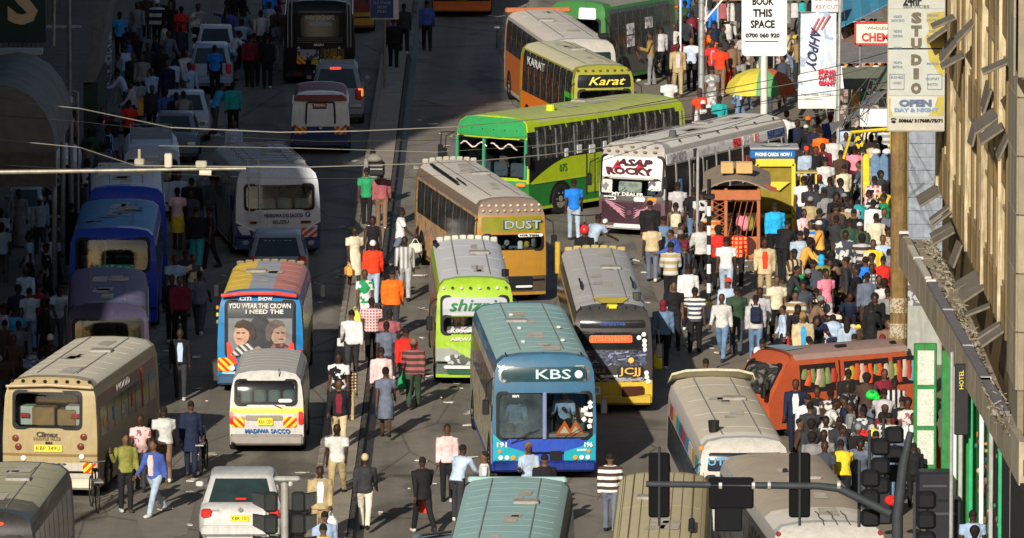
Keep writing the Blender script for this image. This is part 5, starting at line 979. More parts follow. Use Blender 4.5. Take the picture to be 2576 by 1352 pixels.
# ------------------------------------------------ people
# a figure faces -Y at rotation 0; every figure is an empty with body, hair, shirt, trousers or skirt, shoes
POSES={ # legs: (hip, knee) L,R ; arms: (swing, out, bend) L,R ; lean ; pelvis drop (None = auto)
 'stand':dict(l=((.04,.05),(-.04,.05)),a=((.05,.05,.15),(-.05,.05,.2)),lean=.02),
 'walk':dict(l=((.42,.10),(-.38,.38)),a=((-.40,.05,.25),(.45,.05,.35)),lean=.06),
 'walk2':dict(l=((-.36,.36),(.40,.08)),a=((.45,.06,.4),(-.38,.06,.22)),lean=.06),
 'slow':dict(l=((.20,.06),(-.18,.2)),a=((-.15,.07,.2),(.2,.07,.3)),lean=.03),
 'carry':dict(l=((.1,.08),(-.1,.1)),a=((.35,.08,1.5),(.35,.08,1.5)),lean=.04),
 'wave':dict(l=((.05,.05),(-.05,.05)),a=((.1,.12,.2),(.5,.35,2.1)),lean=0),
 'point':dict(l=((.1,.08),(-.1,.08)),a=((.1,.2,.3),(.7,1.15,.25)),lean=.05),
 'bend':dict(l=((.15,.25),(-.05,.2)),a=((1.0,.1,.3),(.9,.1,.4)),lean=.95),
 'lean':dict(l=((.15,.15),(-.1,.15)),a=((.6,.12,.6),(.5,.12,.5)),lean=.42),
 'sit':dict(l=((1.45,1.5),(1.40,1.45)),a=((.5,.12,1.0),(.6,.12,.9)),lean=.25),
 'squat':dict(l=((1.9,2.2),(1.8,2.15)),a=((.9,.2,.5),(.8,.15,.7)),lean=.45),
 'hand':dict(l=((.08,.08),(-.06,.12)),a=((.05,.12,.2),(.45,.1,1.3)),lean=.05),
}
def joints(ps,w=1.0):
    P_=POSES[ps]; th,sh=.43,.43; J={}
    def leg(sx,hp,kn):
        h=Vector((sx*.095*w,0,0)); k=h+Vector((0,-math.sin(hp)*th,-math.cos(hp)*th)); q=hp-kn; a=k+Vector((0,-math.sin(q)*sh,-math.cos(q)*sh)); return h,k,a,q
    L=leg(1,*P_['l'][0]); Rr=leg(-1,*P_['l'][1]); low=min(L[2].z,Rr[2].z); up=-low+.075
    o=Vector((0,0,up)); J['L']=[p+o for p in L[:3]]; J['R']=[p+o for p in Rr[:3]]; J['pel']=o
    ln=P_['lean']; d=Vector((0,-math.sin(ln),math.cos(ln))); d2=Vector((0,-math.sin(ln*1.15),math.cos(ln*1.15)))
    J['waist']=o+d*.16; J['chest']=o+d*.34; J['sho']=J['chest']+d2*.13; J['neck']=J['sho']+d2*.065
    hn=Vector((0,-math.sin(ln*.75),math.cos(ln*.75))); J['head']=J['neck']+hn*.132; J['hn']=hn
    for sx,key,(sw,out,be) in((1,'AL',P_['a'][0]),(-1,'AR',P_['a'][1])):
        s=J['sho']+Vector((sx*.195*w,0,-.02)); base=ln
        def dr(an): return Vector((sx*math.sin(out),-math.sin(an)*math.cos(out),-math.cos(an)*math.cos(out)))
        e=s+dr(sw+ (ln*.3))*.29; f=e+dr(sw+be+ln*.3)*.25; J[key]=[s,e,f,dr(sw+be+ln*.3)]
    return J
def remesh(mb,name,vox,mats,extra=None,smooth_it=2):
    me=mb.mesh(name,mats); o=ob(name,me); md=o.modifiers.new('r','REMESH'); md.mode='VOXEL'; md.voxel_size=vox; md.use_smooth_shade=True
    sm=o.modifiers.new('s','SMOOTH'); sm.iterations=smooth_it; sm.factor=.5
    dg=bpy.context.evaluated_depsgraph_get(); me2=bpy.data.meshes.new_from_object(o.evaluated_get(dg)); me2.name=name; bpy.data.objects.remove(o)
    if extra:
        import bmesh
        bm=bmesh.new(); bm.from_mesh(me2); bm.from_mesh(extra); bm.to_mesh(me2); bm.free()
    me2.polygons.foreach_set('use_smooth',[True]*len(me2.polygons))
    me2.materials.clear()
    for m in mats: me2.materials.append(m)
    return me2
DM=M((.05,.03,.02),.6)
GC={}
def body_mesh(ps,fem=False):
    k=('body',ps,fem)
    if k in GC: return GC[k]
    w=.88 if fem else 1; J=joints(ps,w); m=MB()
    m.tube([J['pel']-Vector((0,0,.07)),J['pel'],J['waist'],J['chest'],J['sho'],J['neck']],[(.10*w,.08),(.155,.10),(.125*w,.085),(.155*w,.10),(.15*w,.085),(.055,.055)],14)
    for key in('L','R'):
        h,kn,a=J[key]; m.tube([h+Vector((0,0,.05)),h,(h+kn)/2,kn,(kn*.6+a*.4),a],[.07,.085,.075,.055,.056,.038],10)
        f=MB(); m.ell(a+Vector((0,-.07,-.045)),(.042,.12,.035),8,5)
    ex=MB()
    for key,sx in(('AL',1),('AR',-1)):
        s,e,f,d=J[key]; m.tube([J['sho']+Vector((sx*.08,0,-.01)),s,(s+e)/2,e,(e+f)/2,f],[.06,.056,.047,.04,.037,.028],9)
        m.ell(f+d*.045,(.042,.028,.055),8,5)
        si=Vector((0,1,0)) if abs(d.y)<.8 else Vector((1,0,0)); si=(si-d*si.dot(d)).normalized(); nn=d.cross(si)
        for q,(o_,l) in enumerate(((-.03,.06),(-.010,.075),(.010,.07),(.030,.052))):
            b0=f+d*.075+si*o_; ex.tube([b0,b0+d*l*.5+nn*.004*sx,b0+d*l*.85+nn*.022*sx],[.010,.0095,.007],5)
        b0=f+d*.03-si*.035; ex.tube([b0,b0+d*.03-si*.022,b0+d*.058-si*.022],[.012,.011,.008],5)
    n=J['neck']; hd=J['head']; m.tube([J['sho'],n,hd-J['hn']*.04],[.07,.056,.055],9)
    m.ell(hd,(.076,.094,.115),14,10); m.ell(hd+Vector((0,-.03,-.055)),(.056,.062,.06),10,7)
    g=MB(); m.ell(hd+Vector((0,-.096,-.012)),(.016,.020,.026),6,5)
    for sx in(-1,1): m.ell(hd+Vector((sx*.077,.005,-.01)),(.012,.02,.03),6,5)
    m.ell(hd+Vector((0,-.085,-.06)),(.026,.014,.012),6,4)
    exm=ex.mesh('f',[DM]); me=remesh(m,'body',.0185,[DM],exm,1); bpy.data.meshes.remove(exm)
    me.materials.append(BLACK); me.materials.append(M((.5,.48,.45),.4,var=0))
    # eyes: dark pupils on pale whites
    GC[k]=me; return me
def shirt_mesh(ps,sl='l',fem=False,hem=.0,bulk=0):
    k=('shirt',ps,sl,fem,hem,bulk)
    if k in GC: return GC[k]
    w=.9 if fem else 1; J=joints(ps,w); m=MB(); pel=J['pel']; up=(J['waist']-pel).normalized(); b=bulk
    m.tube([pel-up*(.06+hem),pel+up*.02,J['waist'],J['chest'],J['sho']+up*.0,J['sho']+up*.05],[(.178+b,.132+b),(.176+b,.128+b),(.150*w+b,.112+b),(.188*w+b,.130+b),(.175*w+b,.108+b),(.075,.075)],16)
    for key,sx in(('AL',1),('AR',-1)):
        s,e,f,d=J[key]; 
        if sl=='n': m.tube([J['sho']+Vector((sx*.08,0,-.01)),s],[.07,.066],9); continue
        if sl=='s': m.tube([J['sho']+Vector((sx*.08,0,-.01)),s,s*.35+e*.65],[.075,.076,.068],9)
        else: m.tube([J['sho']+Vector((sx*.08,0,-.01)),s,(s+e)/2,e,(e+f)/2,f-d*.01],[.075+b*.5,.073+b*.5,.063+b*.5,.057+b*.5,.05,.043],9)
    GC[k]=remesh(m,'shirt',.023,[DM]); return GC[k]
def legs_mesh(ps,kind='t',fem=False):
    k=('legs',ps,kind,fem)
    if k in GC: return GC[k]
    J=joints(ps,.9 if fem else 1); m=MB(); pel=J['pel']; up=(J['waist']-pel).normalized()
    if kind=='t':
        m.tube([pel-Vector((0,0,.08)),pel,pel+up*.10],[(.13,.11),(.165,.118),(.148,.108)],14)
        for key in('L','R'): h,kn,a=J[key]; m.tube([h+Vector((0,0,.03)),h-Vector((0,0,.03)),(h+kn)/2,kn,(kn+a)/2,a+Vector((0,0,.0))],[.088,.098,.088,.072,.067,.060],10)
    else:
        mid=(J['L'][1]+J['R'][1])/2; foot=(J['L'][2]+J['R'][2])/2; sp=abs(J['L'][1].y-J['R'][1].y)/2
        end=mid+(foot-mid)*(.12 if kind=='k' else .78); r2=.20 if kind=='k' else .24
        m.tube([pel+up*.12,pel,(pel+mid)/2,mid,end],[(.14,.105),(.178,.13),(.188,.14+sp*.6),(.19,.14+sp),(r2,.16+sp)],16)
    GC[k]=remesh(m,'trousers' if kind=='t' else 'skirt',.024,[DM]); return GC[k]
def hair_mesh(ps,kind):
    k=('hair',ps,kind)
    if k in GC: return GC[k]
    J=joints(ps); c=J['head']; m=MB()
    if kind=='h': m.ell(c+Vector((0,.016,.034)),(.079,.090,.086),12,7)
    elif kind=='a': m.ell(c+Vector((0,.03,.03)),(.105,.112,.11),14,9); m.ell(c+Vector((0,.06,-.04)),(.08,.06,.08),10,6)
    elif kind=='b': m.ell(c+Vector((0,.014,.025)),(.084,.098,.098),14,8); m.ell(c+Vector((0,.09,.07)),(.05,.05,.05),8,6)
    elif kind=='w': m.ell(c+Vector((0,.02,.025)),(.088,.102,.10),14,8); m.tube([c+Vector((0,.07,.02)),c+Vector((0,.10,-.12)),c+Vector((0,.10,-.30))],[(.07,.05),(.09,.045),(.06,.03)],10)
    elif kind=='c': m.ell(c+Vector((0,.004,.045)),(.084,.100,.082),14,8); m.ell(c+Vector((0,-.11,.035)),(.06,.06,.012),10,4)
    elif kind=='n': m.ell(c+Vector((0,.010,.040)),(.086,.102,.092),14,8)   # knitted hat
    elif kind=='e': m.ell(c+Vector((0,.005,.03)),(.125,.145,.130),16,10)
    elif kind=='f': m.ell(c+Vector((0,.012,.02)),(.092,.105,.112),14,9); m.ell(c+Vector((0,.06,-.10)),(.085,.06,.10),10,6)
    me=m.mesh('hair',[DM],True,80); GC[k]=me; return me
def shoe_meshes(ps):
    k=('shoe',ps)
    if k in GC: return GC[k]
    J=joints(ps); o=[]
    for key in('L','R'):
        a=J[key][2]; m=MB(); m.ell(a+Vector((0,-.06,-.035)),(.052,.14,.045),10,6); m.ell(a+Vector((0,.01,-.01)),(.05,.06,.05),8,5); o.append(m.mesh('shoe',[DM],True,80))
    GC[k]=o; return o
CC={'w':(.50,.50,.48),'W':(.62,.62,.62),'k':(.012,.012,.014),'K':(.03,.03,.035),'n':(.012,.018,.045),'b':(.015,.17,.62),'B':(.04,.30,.58),'l':(.40,.50,.66),'L':(.28,.38,.55),'j':(.12,.20,.32),'J':(.32,.40,.50),'r':(.62,.025,.02),'R':(.80,.05,.015),'o':(.80,.14,.012),'O':(.72,.34,.07),'m':(.16,.015,.03),'M':(.30,.09,.10),'p':(.66,.46,.46),'P':(.75,.22,.30),'g':(.02,.26,.10),'G':(.03,.06,.035),'v':(.20,.20,.045),'y':(.70,.50,.03),'Y':(.80,.75,.08),'t':(.36,.28,.15),'T':(.50,.40,.24),'c':(.58,.52,.38),'C':(.66,.60,.48),'e':(.21,.21,.21),'E':(.34,.34,.35),'f':(.42,.41,.43),'s':(.11,.13,.18),'u':(.06,.035,.025),'U':(.18,.11,.07),'q':(.02,.32,.32),'Q':(.02,.36,.66),'d':(.05,.06,.08),'x':(.05,.09,.32),'z':(.25,.16,.06),'h':(.014,.010,.009)}
SKIN=[(.075,.036,.022),(.055,.027,.017),(.10,.050,.030),(.042,.022,.015),(.13,.068,.04)]
def cloth(c):
    if isinstance(c,str) and len(c)==1: return M(CC[c],.85,var=.28,sc=6,bump=11)
    if isinstance(c,str) and len(c)>1 and c[0] in CC:     # 'w|s5k' base | pattern freq colour
        base,p=c.split('|'); kd={'s':'stripe','v':'vstripe','c':'check','p':'print'}[p[0]]; return M(CC[base],.85,var=.1,sc=9,pat=(kd,float(p[1:-1])),pc=CC[p[-1]])
    return M(c,.85,var=.16,sc=9)
NPEOPLE=0
def short(t):
    w=t.split()[:14]
    while w[-1] in('a','the','and','in','of','with','his','her','to','over','on','by','at','an','behind','beside','walking','long','close'): w=w[:-1]
    return ' '.join(w)
def person(x,y,pose,face,shirt,legs,lab,opt='',sl='l',hair='h',hc='h',group=None,sc=1.0,base=0.0,pos=None,front=None,bag=None,hem=0,bulk=0,shoe=None):
    "x,y = photo position of the top of the head"
    global NPEOPLE; NPEOPLE+=1
    fem='F' in opt; kind='k' if 'k' in opt else ('d' if 'd' in opt else 't'); J=joints(pose); top=(J['head'].z+.115)*sc
    if pos is None:
        s=(y+1988)/(28-top-base); p=at(x,y,top+base); off=J['head'].y*sc; fr=R(face)
        p=Vector((p.x+math.sin(fr)*off*1.0,p.y-math.cos(fr)*off,base))
    else: p=Vector(pos)
    rnd=random.Random(x*31+y*7+len(lab)); r=ob('person',None,loc=p,rot=(0,0,R(face)+rnd.uniform(-.12,.12)),scale=(sc*rnd.uniform(.96,1.06),sc*rnd.uniform(.96,1.06),sc)); r.empty_display_size=.2
    tag(r,lab,'person',group)
    def part(name,me,mat,slots=1):
        o=ob(name,me,r); 
        for i in range(len(o.material_slots)): o.material_slots[i].link='OBJECT'; o.material_slots[i].material=mat
        return o
    sk=M(SKIN[rnd.randrange(5)] if 'D' not in opt else SKIN[1],.5,var=.1,sc=10)
    part('body',body_mesh(pose,fem),sk)
    if hair: part('hair' if hair in'habw' else {'c':'cap','n':'hat','e':'helmet','f':'headscarf'}[hair],hair_mesh(pose,hair),M(CC[hc],.4 if hair=='e' else .85,var=.15,coat=.8 if hair=='e' else 0))
    part('shirt' if 'C' not in opt else 'jacket',shirt_mesh(pose,sl,fem,hem,bulk),cloth(shirt))
    part('trousers' if kind=='t' else 'skirt',legs_mesh(pose,kind,fem),cloth(legs))
    for me in shoe_meshes(pose): part('shoe',me,cloth(shoe or ['k','u','w','K','k'][rnd.randrange(5)]))
    if front:   # shirt seen between open jacket fronts
        ln=POSES[pose]['lean']; m=MB(); c0,c1=J['pel'],J['sho']
        V=[]; 
        for t,w in((.02,.055),(.35,.06),(.7,.075),(.98,.05)):
            c=c0.lerp(c1,t)+Vector((0,-(.138 if t<.9 else .112)-bulk,.0)); V+=[c+Vector((-w,0,0)),c+Vector((w,0,0))]
        V,Fc=solid(V,[(0,1,3,2),(2,3,5,4),(4,5,7,6)],Vector((0,.03,0))); m.add(V,Fc); m.build('shirt_front',cloth(front),r,smooth=True)
    if 'X' in opt:  # belt
        m=MB(); m.tube([J['pel']+Vector((0,0,.045)),J['pel']+Vector((0,0,.075))],[(.186,.140),(.184,.138)],14); m.build('belt',BLACK,r)
    if bag:
        for bk in bag.split(','):
            kd,c=bk[0],bk[1:] or 'k'; sx=-1
            if kd=='B':   # backpack worn on the back
                cc=J['chest']+Vector((0,.20,-.04)); m=MB(); m.cbox(cc,(.27,.15,.40),.05,rx=-POSES[pose]['lean']); m.cbox(cc+Vector((0,.085,-.07)),(.2,.05,.17),.02); q=m.build('backpack',cloth(c),smooth=False)
                m=MB()
                for s_ in(-1,1): m.tube([cc+Vector((s_*.09,-.06,.2)),J['sho']+Vector((s_*.10,-.05,.07)),J['chest']+Vector((s_*.11,-.14,0)),cc+Vector((s_*.12,-.05,-.16))],.017,5)
                m.build('strap',BLACK,q); q.matrix_world=Matrix.LocRotScale(p,Matrix.Rotation(R(face),3,'Z').to_quaternion(),Vector((sc,sc,sc))); tag(q,short('backpack worn by '+lab),'backpack')
            else:
                a=J['AR'] if kd in'RHJ' else J['AL']; hnd=a[2]+a[3]*.09
                if kd in'RL': # carrier bag
                    m=MB(); top_=hnd+Vector((0,0,-.10)); m.tube([top_,top_-Vector((0,0,.10)),top_-Vector((0,0,.28)),top_-Vector((0,0,.34))],[(.05,.03),(.13,.055),(.15,.075),(.12,.06)],10); nm='carrier_bag'; ct='bag'; q=m.build(nm,cloth(c),smooth=True)
                    m=MB()
                    for s_ in(-1,1): m.tube([hnd+Vector((s_*.05,0,-.12)),hnd+Vector((s_*.03,0,-.03)),hnd+Vector((0,0,0))],.008,4)
                    m.build('handle',cloth(c),q)
                elif kd in'HN': # handbag box
                    m=MB(); cc=hnd+Vector((0,0,-.24)); m.cbox(cc,(.16,.34,.26),.05); nm='handbag'; ct='bag'; q=m.build(nm,cloth(c),smooth=False); m=MB(); m.tube([cc+Vector((0,-.10,.12)),hnd+Vector((0,-.03,0)),hnd+Vector((0,.03,0)),cc+Vector((0,.10,.12))],.012,5); m.build('handle',cloth(c),q)
                else: # jug, papers, crate  (J/P)
                    m=MB(); cc=hnd+Vector((0,-.05,-.04)); m.cbox(cc,(.26,.06,.20),.01); nm='papers'; ct='papers'; q=m.build(nm,cloth(c)); m=MB(); m.box(cc+Vector((0,-.035,.02)),(.18,.01,.12)); m.build('cover',cloth(c),q)
                q.matrix_world=Matrix.LocRotScale(p,Matrix.Rotation(R(face),3,'Z').to_quaternion(),Vector((sc,sc,sc))); tag(q,short({'carrier_bag':'carrier bag','handbag':'bag','papers':'papers'}[nm]+' held by '+lab),ct)
    return r
A,T_,LE,RI=180,0,-90,90   # away from / towards the camera, facing picture left / right
G1='people walking along the median strip'; G2='shoppers crowding the right hand pavement'; G3='people on the shaded left hand side'; G4='people waiting among the stalls at the top right'
CM=MB(); CSL=[]
def crowd_figure(x,y,pose,face,shirt,legs,base):
    "one small figure of the far crowd, joined with the rest of it"
    def slot(m):
        if m not in CSL: CSL.append(m)
        return CSL.index(m)
    J=joints(pose); top=J['head'].z+.115; p=at(x,y,top+base); Mx=Matrix.Translation((p.x,p.y,base))@Matrix.Rotation(R(face),4,'Z'); q=MB()
    q.i=slot(cloth(shirt)); q.tube([J['pel']-Vector((0,0,.06)),J['waist'],J['chest'],J['sho'],J['sho']+Vector((0,0,.06))],[(.175,.13),(.15,.11),(.185,.13),(.17,.105),(.07,.07)],10)
    for k,sx in(('AL',1),('AR',-1)): a=J[k]; q.tube([J['sho']+Vector((sx*.08,0,0)),a[0],a[1],a[2]],[.07,.07,.055,.045],6)
    q.i=slot(cloth(legs)); q.tube([J['pel']-Vector((0,0,.08)),J['pel']+Vector((0,0,.08))],[(.16,.12),(.15,.11)],8)
    for k in('L','R'): a=J[k]; q.tube([a[0]+Vector((0,0,.03)),a[1],a[2]],[.095,.075,.06],6); q.ell(a[2]+Vector((0,-.06,-.03)),(.05,.13,.045),6,4)
    q.i=slot(M(SKIN[int(x)%5],.5,var=.1,sc=10)); q.ell(J['head'],(.08,.095,.115),9,6); q.tube([J['sho'],J['head']],.052,6)
    for k in('AL','AR'): a=J[k]; q.ell(a[2]+a[3]*.05,(.04,.035,.06),6,4)
    q.i=slot(M(CC['h'],.85)); q.ell(J['head']+Vector((0,.016,.034)),(.082,.092,.088),9,6)
    b=len(CM.v); CM.v+=[tuple(Mx@Vector(v)) for v in q.v]; CM.f+=[tuple(b+i for i in f) for f in q.f]; CM.m+=q.m
def people():
    # --- median strip and right lane foreground
    D=[(922,420,'slow',A,'g','k','man in a green polo shirt and black trousers walking away on the median','',dict(sl='s')),
    (960,425,'slow',A,'M','U','man in a dusty maroon shirt beside the man in green','',dict(sl='l')),
    (938,372,'slow',A,'e','K','porter in grey balancing a black crate farthest along the median','',dict()),
    (938,543,'walk',T_,'k','k','woman in a sleeveless black dress walking toward the camera','Fk',dict(sl='n',hair='b')),
    (892,568,'slow',20,'c','c','woman in a long cream tunic carrying a tan orange bag','Fk',dict(sl='s',hair='b',hem=.25,bag='HO')),
    (938,604,'slow',A,'R','J','man in a red jacket and white knitted cap','C',dict(hair='n',hc='W',bulk=.02)),
    (1010,521,'walk',RI,'W','s','woman in a white top stepping to the right with a pale tote','F',dict(sl='s',hair='b',bag='HC')),
    (1018,594,'walk',T_,'w|v9e','E','man in a patterned white shirt and grey trousers walking toward the camera','',dict()),
    (918,677,'slow',T_,'W|p4g','W','woman in a green and white top with a yellow jacket in her hand','F',dict(sl='s',bag='RY')),
    (987,677,'slow',A,'o','K','person in a bright orange jacket walking away on the median','C',dict(bulk=.03,hem=.05)),
    (935,747,'slow',A,'M|c14p','k','man in a pink checked shirt and black trousers on the median','',dict(sl='s',bulk=.01)),
    (885,778,'walk2',A,'W','K','man in a long sleeved white shirt and black trousers holding a newspaper','',dict(bag='Pw')),
    (980,778,'slow',A,'M','K','man in a dull rose shirt half hidden behind the man in grey blue','',dict(sl='s')),
    (972,807,'slow',A,'s','K','man in a grey blue shirt in the middle of the median crowd','',dict(sl='s')),
    (1022,823,'walk',A,'r','k','person in a red hooded top near the green minibus','C',dict(bulk=.02)),
    (1040,851,'walk2',A,'u|s7M','G','man in a striped rust and brown jumper and beanie holding a green bag','',dict(hair='n',hc='U',bag='Lg',bulk=.02)),
    (959,872,'slow',A,'p','K','man in a lilac pink shirt beside the woman in the grey dress','',dict()),
    (970,922,'walk',A,'s','s','woman in a close fitting slate grey dress with black shoes','Fk',dict(sl='s',hair='b',shoe='k')),
    (852,886,'slow',T_,'W|p5k','d','woman in a black and white blouse walking toward the camera','F',dict(sl='s',hair='w')),
    (876,908,'slow',T_,'T|c12u','t','child in a yellow checked shirt beside the woman in the patterned blouse','',dict(sc=.86)),
    (853,953,'walk',T_,'k','T','man in an open black jacket over a maroon shirt','C',dict(front='m',bulk=.02)),
    (848,1066,'walk2',T_,'w','t','man in a short sleeved white shirt and tan trousers','',dict(sl='s')),
    (918,1141,'walk',A,'K','C','man in a tan cap, black jumper and cream trousers','',dict(sl='l',hair='n',hc='T',bulk=.01)),
    (805,1171,'stand',T_,'t','t','man in an olive tan blazer holding a white carrier bag','C',dict(front='W',bulk=.02,hem=.08,bag='LW')),
    (817,1284,'slow',A,'L','s','man in a pale blue shirt at the bottom edge beside the signal post','',dict()),
    (813,1316,'slow',A,'y','s','person in a yellow top at the very bottom edge','',dict(sl='s')),
    (1062,1148,'walk',205,'k','k','man in a black suit carrying a red carrier bag','C',dict(bulk=.02,hem=.08,bag='RR')),
    (1125,1066,'stand',T_,'p','k','man in a pale pink shirt and black trousers near the front bus','',dict()),
    (1166,1117,'lean',150,'l','K','man in a light blue shirt leaning beside the teal bus','',dict()),
    (1218,1134,'stand',LE,'W','K','man in a white shirt beside the front bus wheel','',dict(sl='s')),
    (1330,1112,'carry',T_,'J','j','woman with long brown hair and denim jacket holding yellow papers','F',dict(hair='w',hc='U',bag='PT')),
    (1370,1141,'slow',A,'k','k','person in black standing close against the blue bumper','',dict()),
    (1535,1139,'slow',A,'W|s7u','s','man in a brown and white striped jumper walking away','',dict(bulk=.01)),
    # --- left carriageway
    (316,1091,'wave',10,'v','k','man in an olive jumper raising his hand beside the cream bus','',dict()),
    (386,1106,'walk',-35,'x','J','young man in a blue hooded top and pale jeans crossing the road','C',dict(front='p',shoe='w')),
    (353,1042,'slow',T_,'p|p8M','K','woman in a pink patterned top behind the man in olive','F',dict(sl='s')),
    (412,1021,'slow',A,'w','U','man in a loose white shirt with brown trousers beside the cyclist','',dict(sl='s',bulk=.03)),
    (480,1007,'slow',A,'n','n','man in a long navy coat pushing a bicycle','C',dict(hem=.3,bulk=.02)),
    (453,826,'slow',T_,'k','K','man in a black jacket over a pale blue shirt in the shaded lane','C',dict(front='l',bulk=.02)),
    (433,690,'stand',T_,'k','k','person in a dark coat with two yellow lapel bands','C',dict(front='Y',bulk=.02)),
    (452,694,'slow',20,'m','k','person in a dark red coat behind the yellow lapels','C',dict(bulk=.03)),
    (440,640,'slow',T_,'L','W','person in a pale crumpled shirt beside the blue bus','',dict(sl='s')),
    (502,680,'walk',A,'s','d','man in a slate blue shirt and dark shorts walking away in the shade','',dict(sl='s')),
    (493,520,'slow',A,'k','q','man in a black hooded top with a white print on the back and teal jeans','C',dict(bulk=.03)),
    (482,446,'slow',A,'k','m','broad person in black with a dark red hem','C',dict(bulk=.06)),
    (446,470,'slow',A,'p','y','woman in a dusty pink top and yellow skirt','Fk',dict(sl='s')),
    (450,430,'slow',T_,'l','l','man in a pale lilac shirt by the beam of the lamp arm','',dict()),
    (533,440,'walk',A,'d','s','man in dark jeans and jacket walking up the shaded lane','C',dict()),
    (588,300,'stand',T_,'l','k','man in a light blue shirt and dark trousers facing the camera','',dict()),
    (540,112,'stand',A,'b','k','man in a bright blue shirt in front of the pale blue estate car','',dict(sl='s')),
    (603,76,'lean',100,'l','K','man in a white patterned shirt leaning to the blue car','',dict(sl='s')),
    (395,-2,'slow',A,'n|s4w','k','man in a navy and white banded jumper at the top','',dict(bulk=.02,hair='n',hc='W')),
    (428,2,'slow',T_,'k','K','person in black beside the banded jumper','',dict()),
    (456,14,'slow',A,'r|p5m','e','woman in a mottled red top and grey skirt at the top left','Fd',dict(sl='s',bulk=.03)),
    (498,8,'slow',T_,'e|p6w','k','woman in a grey and white wrap at the top','Fk',dict()),
    (301,28,'slow',A,'B','k','man in a sky blue shirt beside the thick pole','',dict(sl='s')),
    (678,-25,'slow',A,'b','k','man in a bright blue shirt cut off by the top edge','',dict(sl='s')),
    (586,205,'slow',A,'q','k','man in a dark teal suit jacket between the shaded cars','C',dict(bulk=.03)),
    (560,207,'lean',120,'B','d','person in a turquoise sleeve reaching to the silver saloon','',dict()),
    (440,146,'squat',A,'l','n','person in white crouching in the left lane','',dict()),
    (349,194,'sit',T_,'J|p6w','O','woman in a pale wrap with an orange skirt seated on the left pavement','Fd',dict(hair='f',hc='e')),
    (325,250,'slow',A,'r','k','woman in a crimson top on the left pavement','F',dict(sl='s')),
    (258,268,'slow',T_,'m|p5p','k','woman in a red top holding a pale cloth','F',dict(sl='s',bag='Rp')),
    (316,112,'slow',A,'l','q','person in a pale lilac vest below the sky blue shirt','',dict(sl='n')),
    (640,82,'stand',A,'k','k','person in a black coat near the blue car','C',dict(hem=.2)),
    (628,86,'slow',A,'m','k','person in dark red beside the black coat','',dict()),
    (672,88,'stand',A,'k','k','tall person in black nearest the black bus','C',dict()),
    (420,150,'stand',T_,'n','n','person in dark navy left of the crouching figure','C',dict(hem=.2)),
    (404,112,'stand',A,'k','k','person in black farther up the left lane','C',dict()),
    (38,770,'slow',A,'B','k','man in a bright pale blue shirt at the left edge','',dict(sl='s')),
    (128,582,'slow',A,'l','k','man in a pale grey blue shirt seen from behind on the left pavement','',dict(sl='s')),
    (72,584,'slow',LE,'L','k','person in a grey blue top near the left stall','',dict(sl='s')),
    (4,558,'slow',A,'L','d','person in a pale blue shirt cut by the left edge','',dict(sl='s')),
    (48,475,'slow',T_,'e','e','tall person in a long grey robe at the far left','Fd',dict()),
    (100,492,'slow',A,'J','d','person in a white cap on the left pavement','',dict(hair='c',hc='W')),
    (178,508,'slow',A,'k','k','person with a bright green sash in the dark beside the blue bus','',dict(front=None)),
    (12,880,'sit',T_,'u','d','trader seated low at the left edge','',dict()),
    # --- centre right
    (1444,449,'slow',A,'b','J','man in a bright blue tee and light jeans in the middle of the road','',dict(sl='s')),
    (1470,569,'stand',A,'k','K','motorcyclist in a shiny red helmet behind the grey roofed bus','C',dict(hair='e',hc='r')),
    (1505,538,'lean',140,'J','K','man in a grey blue shirt bending beside the red helmet','',dict(sl='s')),
    (1635,503,'stand',A,'k','k','man in a black leather jacket with a pale waistband','C',dict(bulk=.03,hem=.02)),
    (1700,508,'walk',A,'U','f','young person in pale trousers with an olive and cream backpack','',dict(sl='n',bag='Bc')),
    (1705,456,'slow',A,'f','j','man in a light grey tee beside the open bus door','',dict(sl='s')),
    (1745,470,'slow',A,'k','j','man in a black tee and faded jeans near the orange kiosk','',dict(sl='s')),
    (1766,478,'slow',A,'w|p7k','z','person in a black and white print shirt behind the striped post','',dict(sl='s')),
    (1731,663,'slow',A,'W','k','man in a plain white shirt walking away beside the grey roofed bus','',dict()),
    (1695,707,'slow',T_,'k','k','man in a black tee left of the striped tee shirt','',dict(sl='s')),
    (1748,721,'walk2',A,'W|s9d','k','man in a white tee with thin dark stripes','',dict(sl='s')),
    (1668,754,'slow',A,'j','k','person in denim with a dark red hood beside the yellow jerrycan','C',dict(hair='f',hc='m',bulk=.02)),
    (1807,566,'slow',A,'r','k','woman in a red top with a white strap','F',dict(sl='s',hair='a')),
    (1827,594,'slow',A,'W','J','man in a white tee with a grey portrait print and blue jeans','',dict(sl='s')),
    (1856,566,'slow',A,'O|c9r','k','man in an orange tartan shirt next to the white tee','',dict()),
    (1815,738,'walk',-20,'w','j','man in an open necked white shirt and navy jeans carrying a pole','',dict(sl='l')),
    (1832,698,'slow',T_,'l','d','man in a red cap and pale blue shirt','',dict(hair='c',hc='R')),
    (1853,719,'slow',A,'G','d','man in a dark green jumper behind the white shirt','',dict(bulk=.02)),
    (1901,740,'slow',A,'f','j','man in a pale grey hooded top with a navy backpack','C',dict(bag='Bn',bulk=.02)),
    (1912,722,'slow',T_,'f','d','young man facing the camera above the navy backpack','',dict()),
    (1924,599,'slow',T_,'T','t','man in a beige jacket open over an orange red shirt','C',dict(front='R',bulk=.03,hem=.08)),
    (1954,693,'slow',T_,'c','k','man in a cream short sleeved shirt walking toward the camera','',dict(sl='s')),
    (1969,767,'slow',LE,'l','k','boy in a loose pale blue shirt','',dict(sc=.88,hem=.1)),
    (1950,508,'slow',A,'Q','k','person in a vivid sky blue jacket beside the orange kiosk','C',dict(bulk=.02)),
    (1981,552,'lean',150,'k','k','person in a black coat leaning right of the sky blue jacket','C',dict(bulk=.03)),
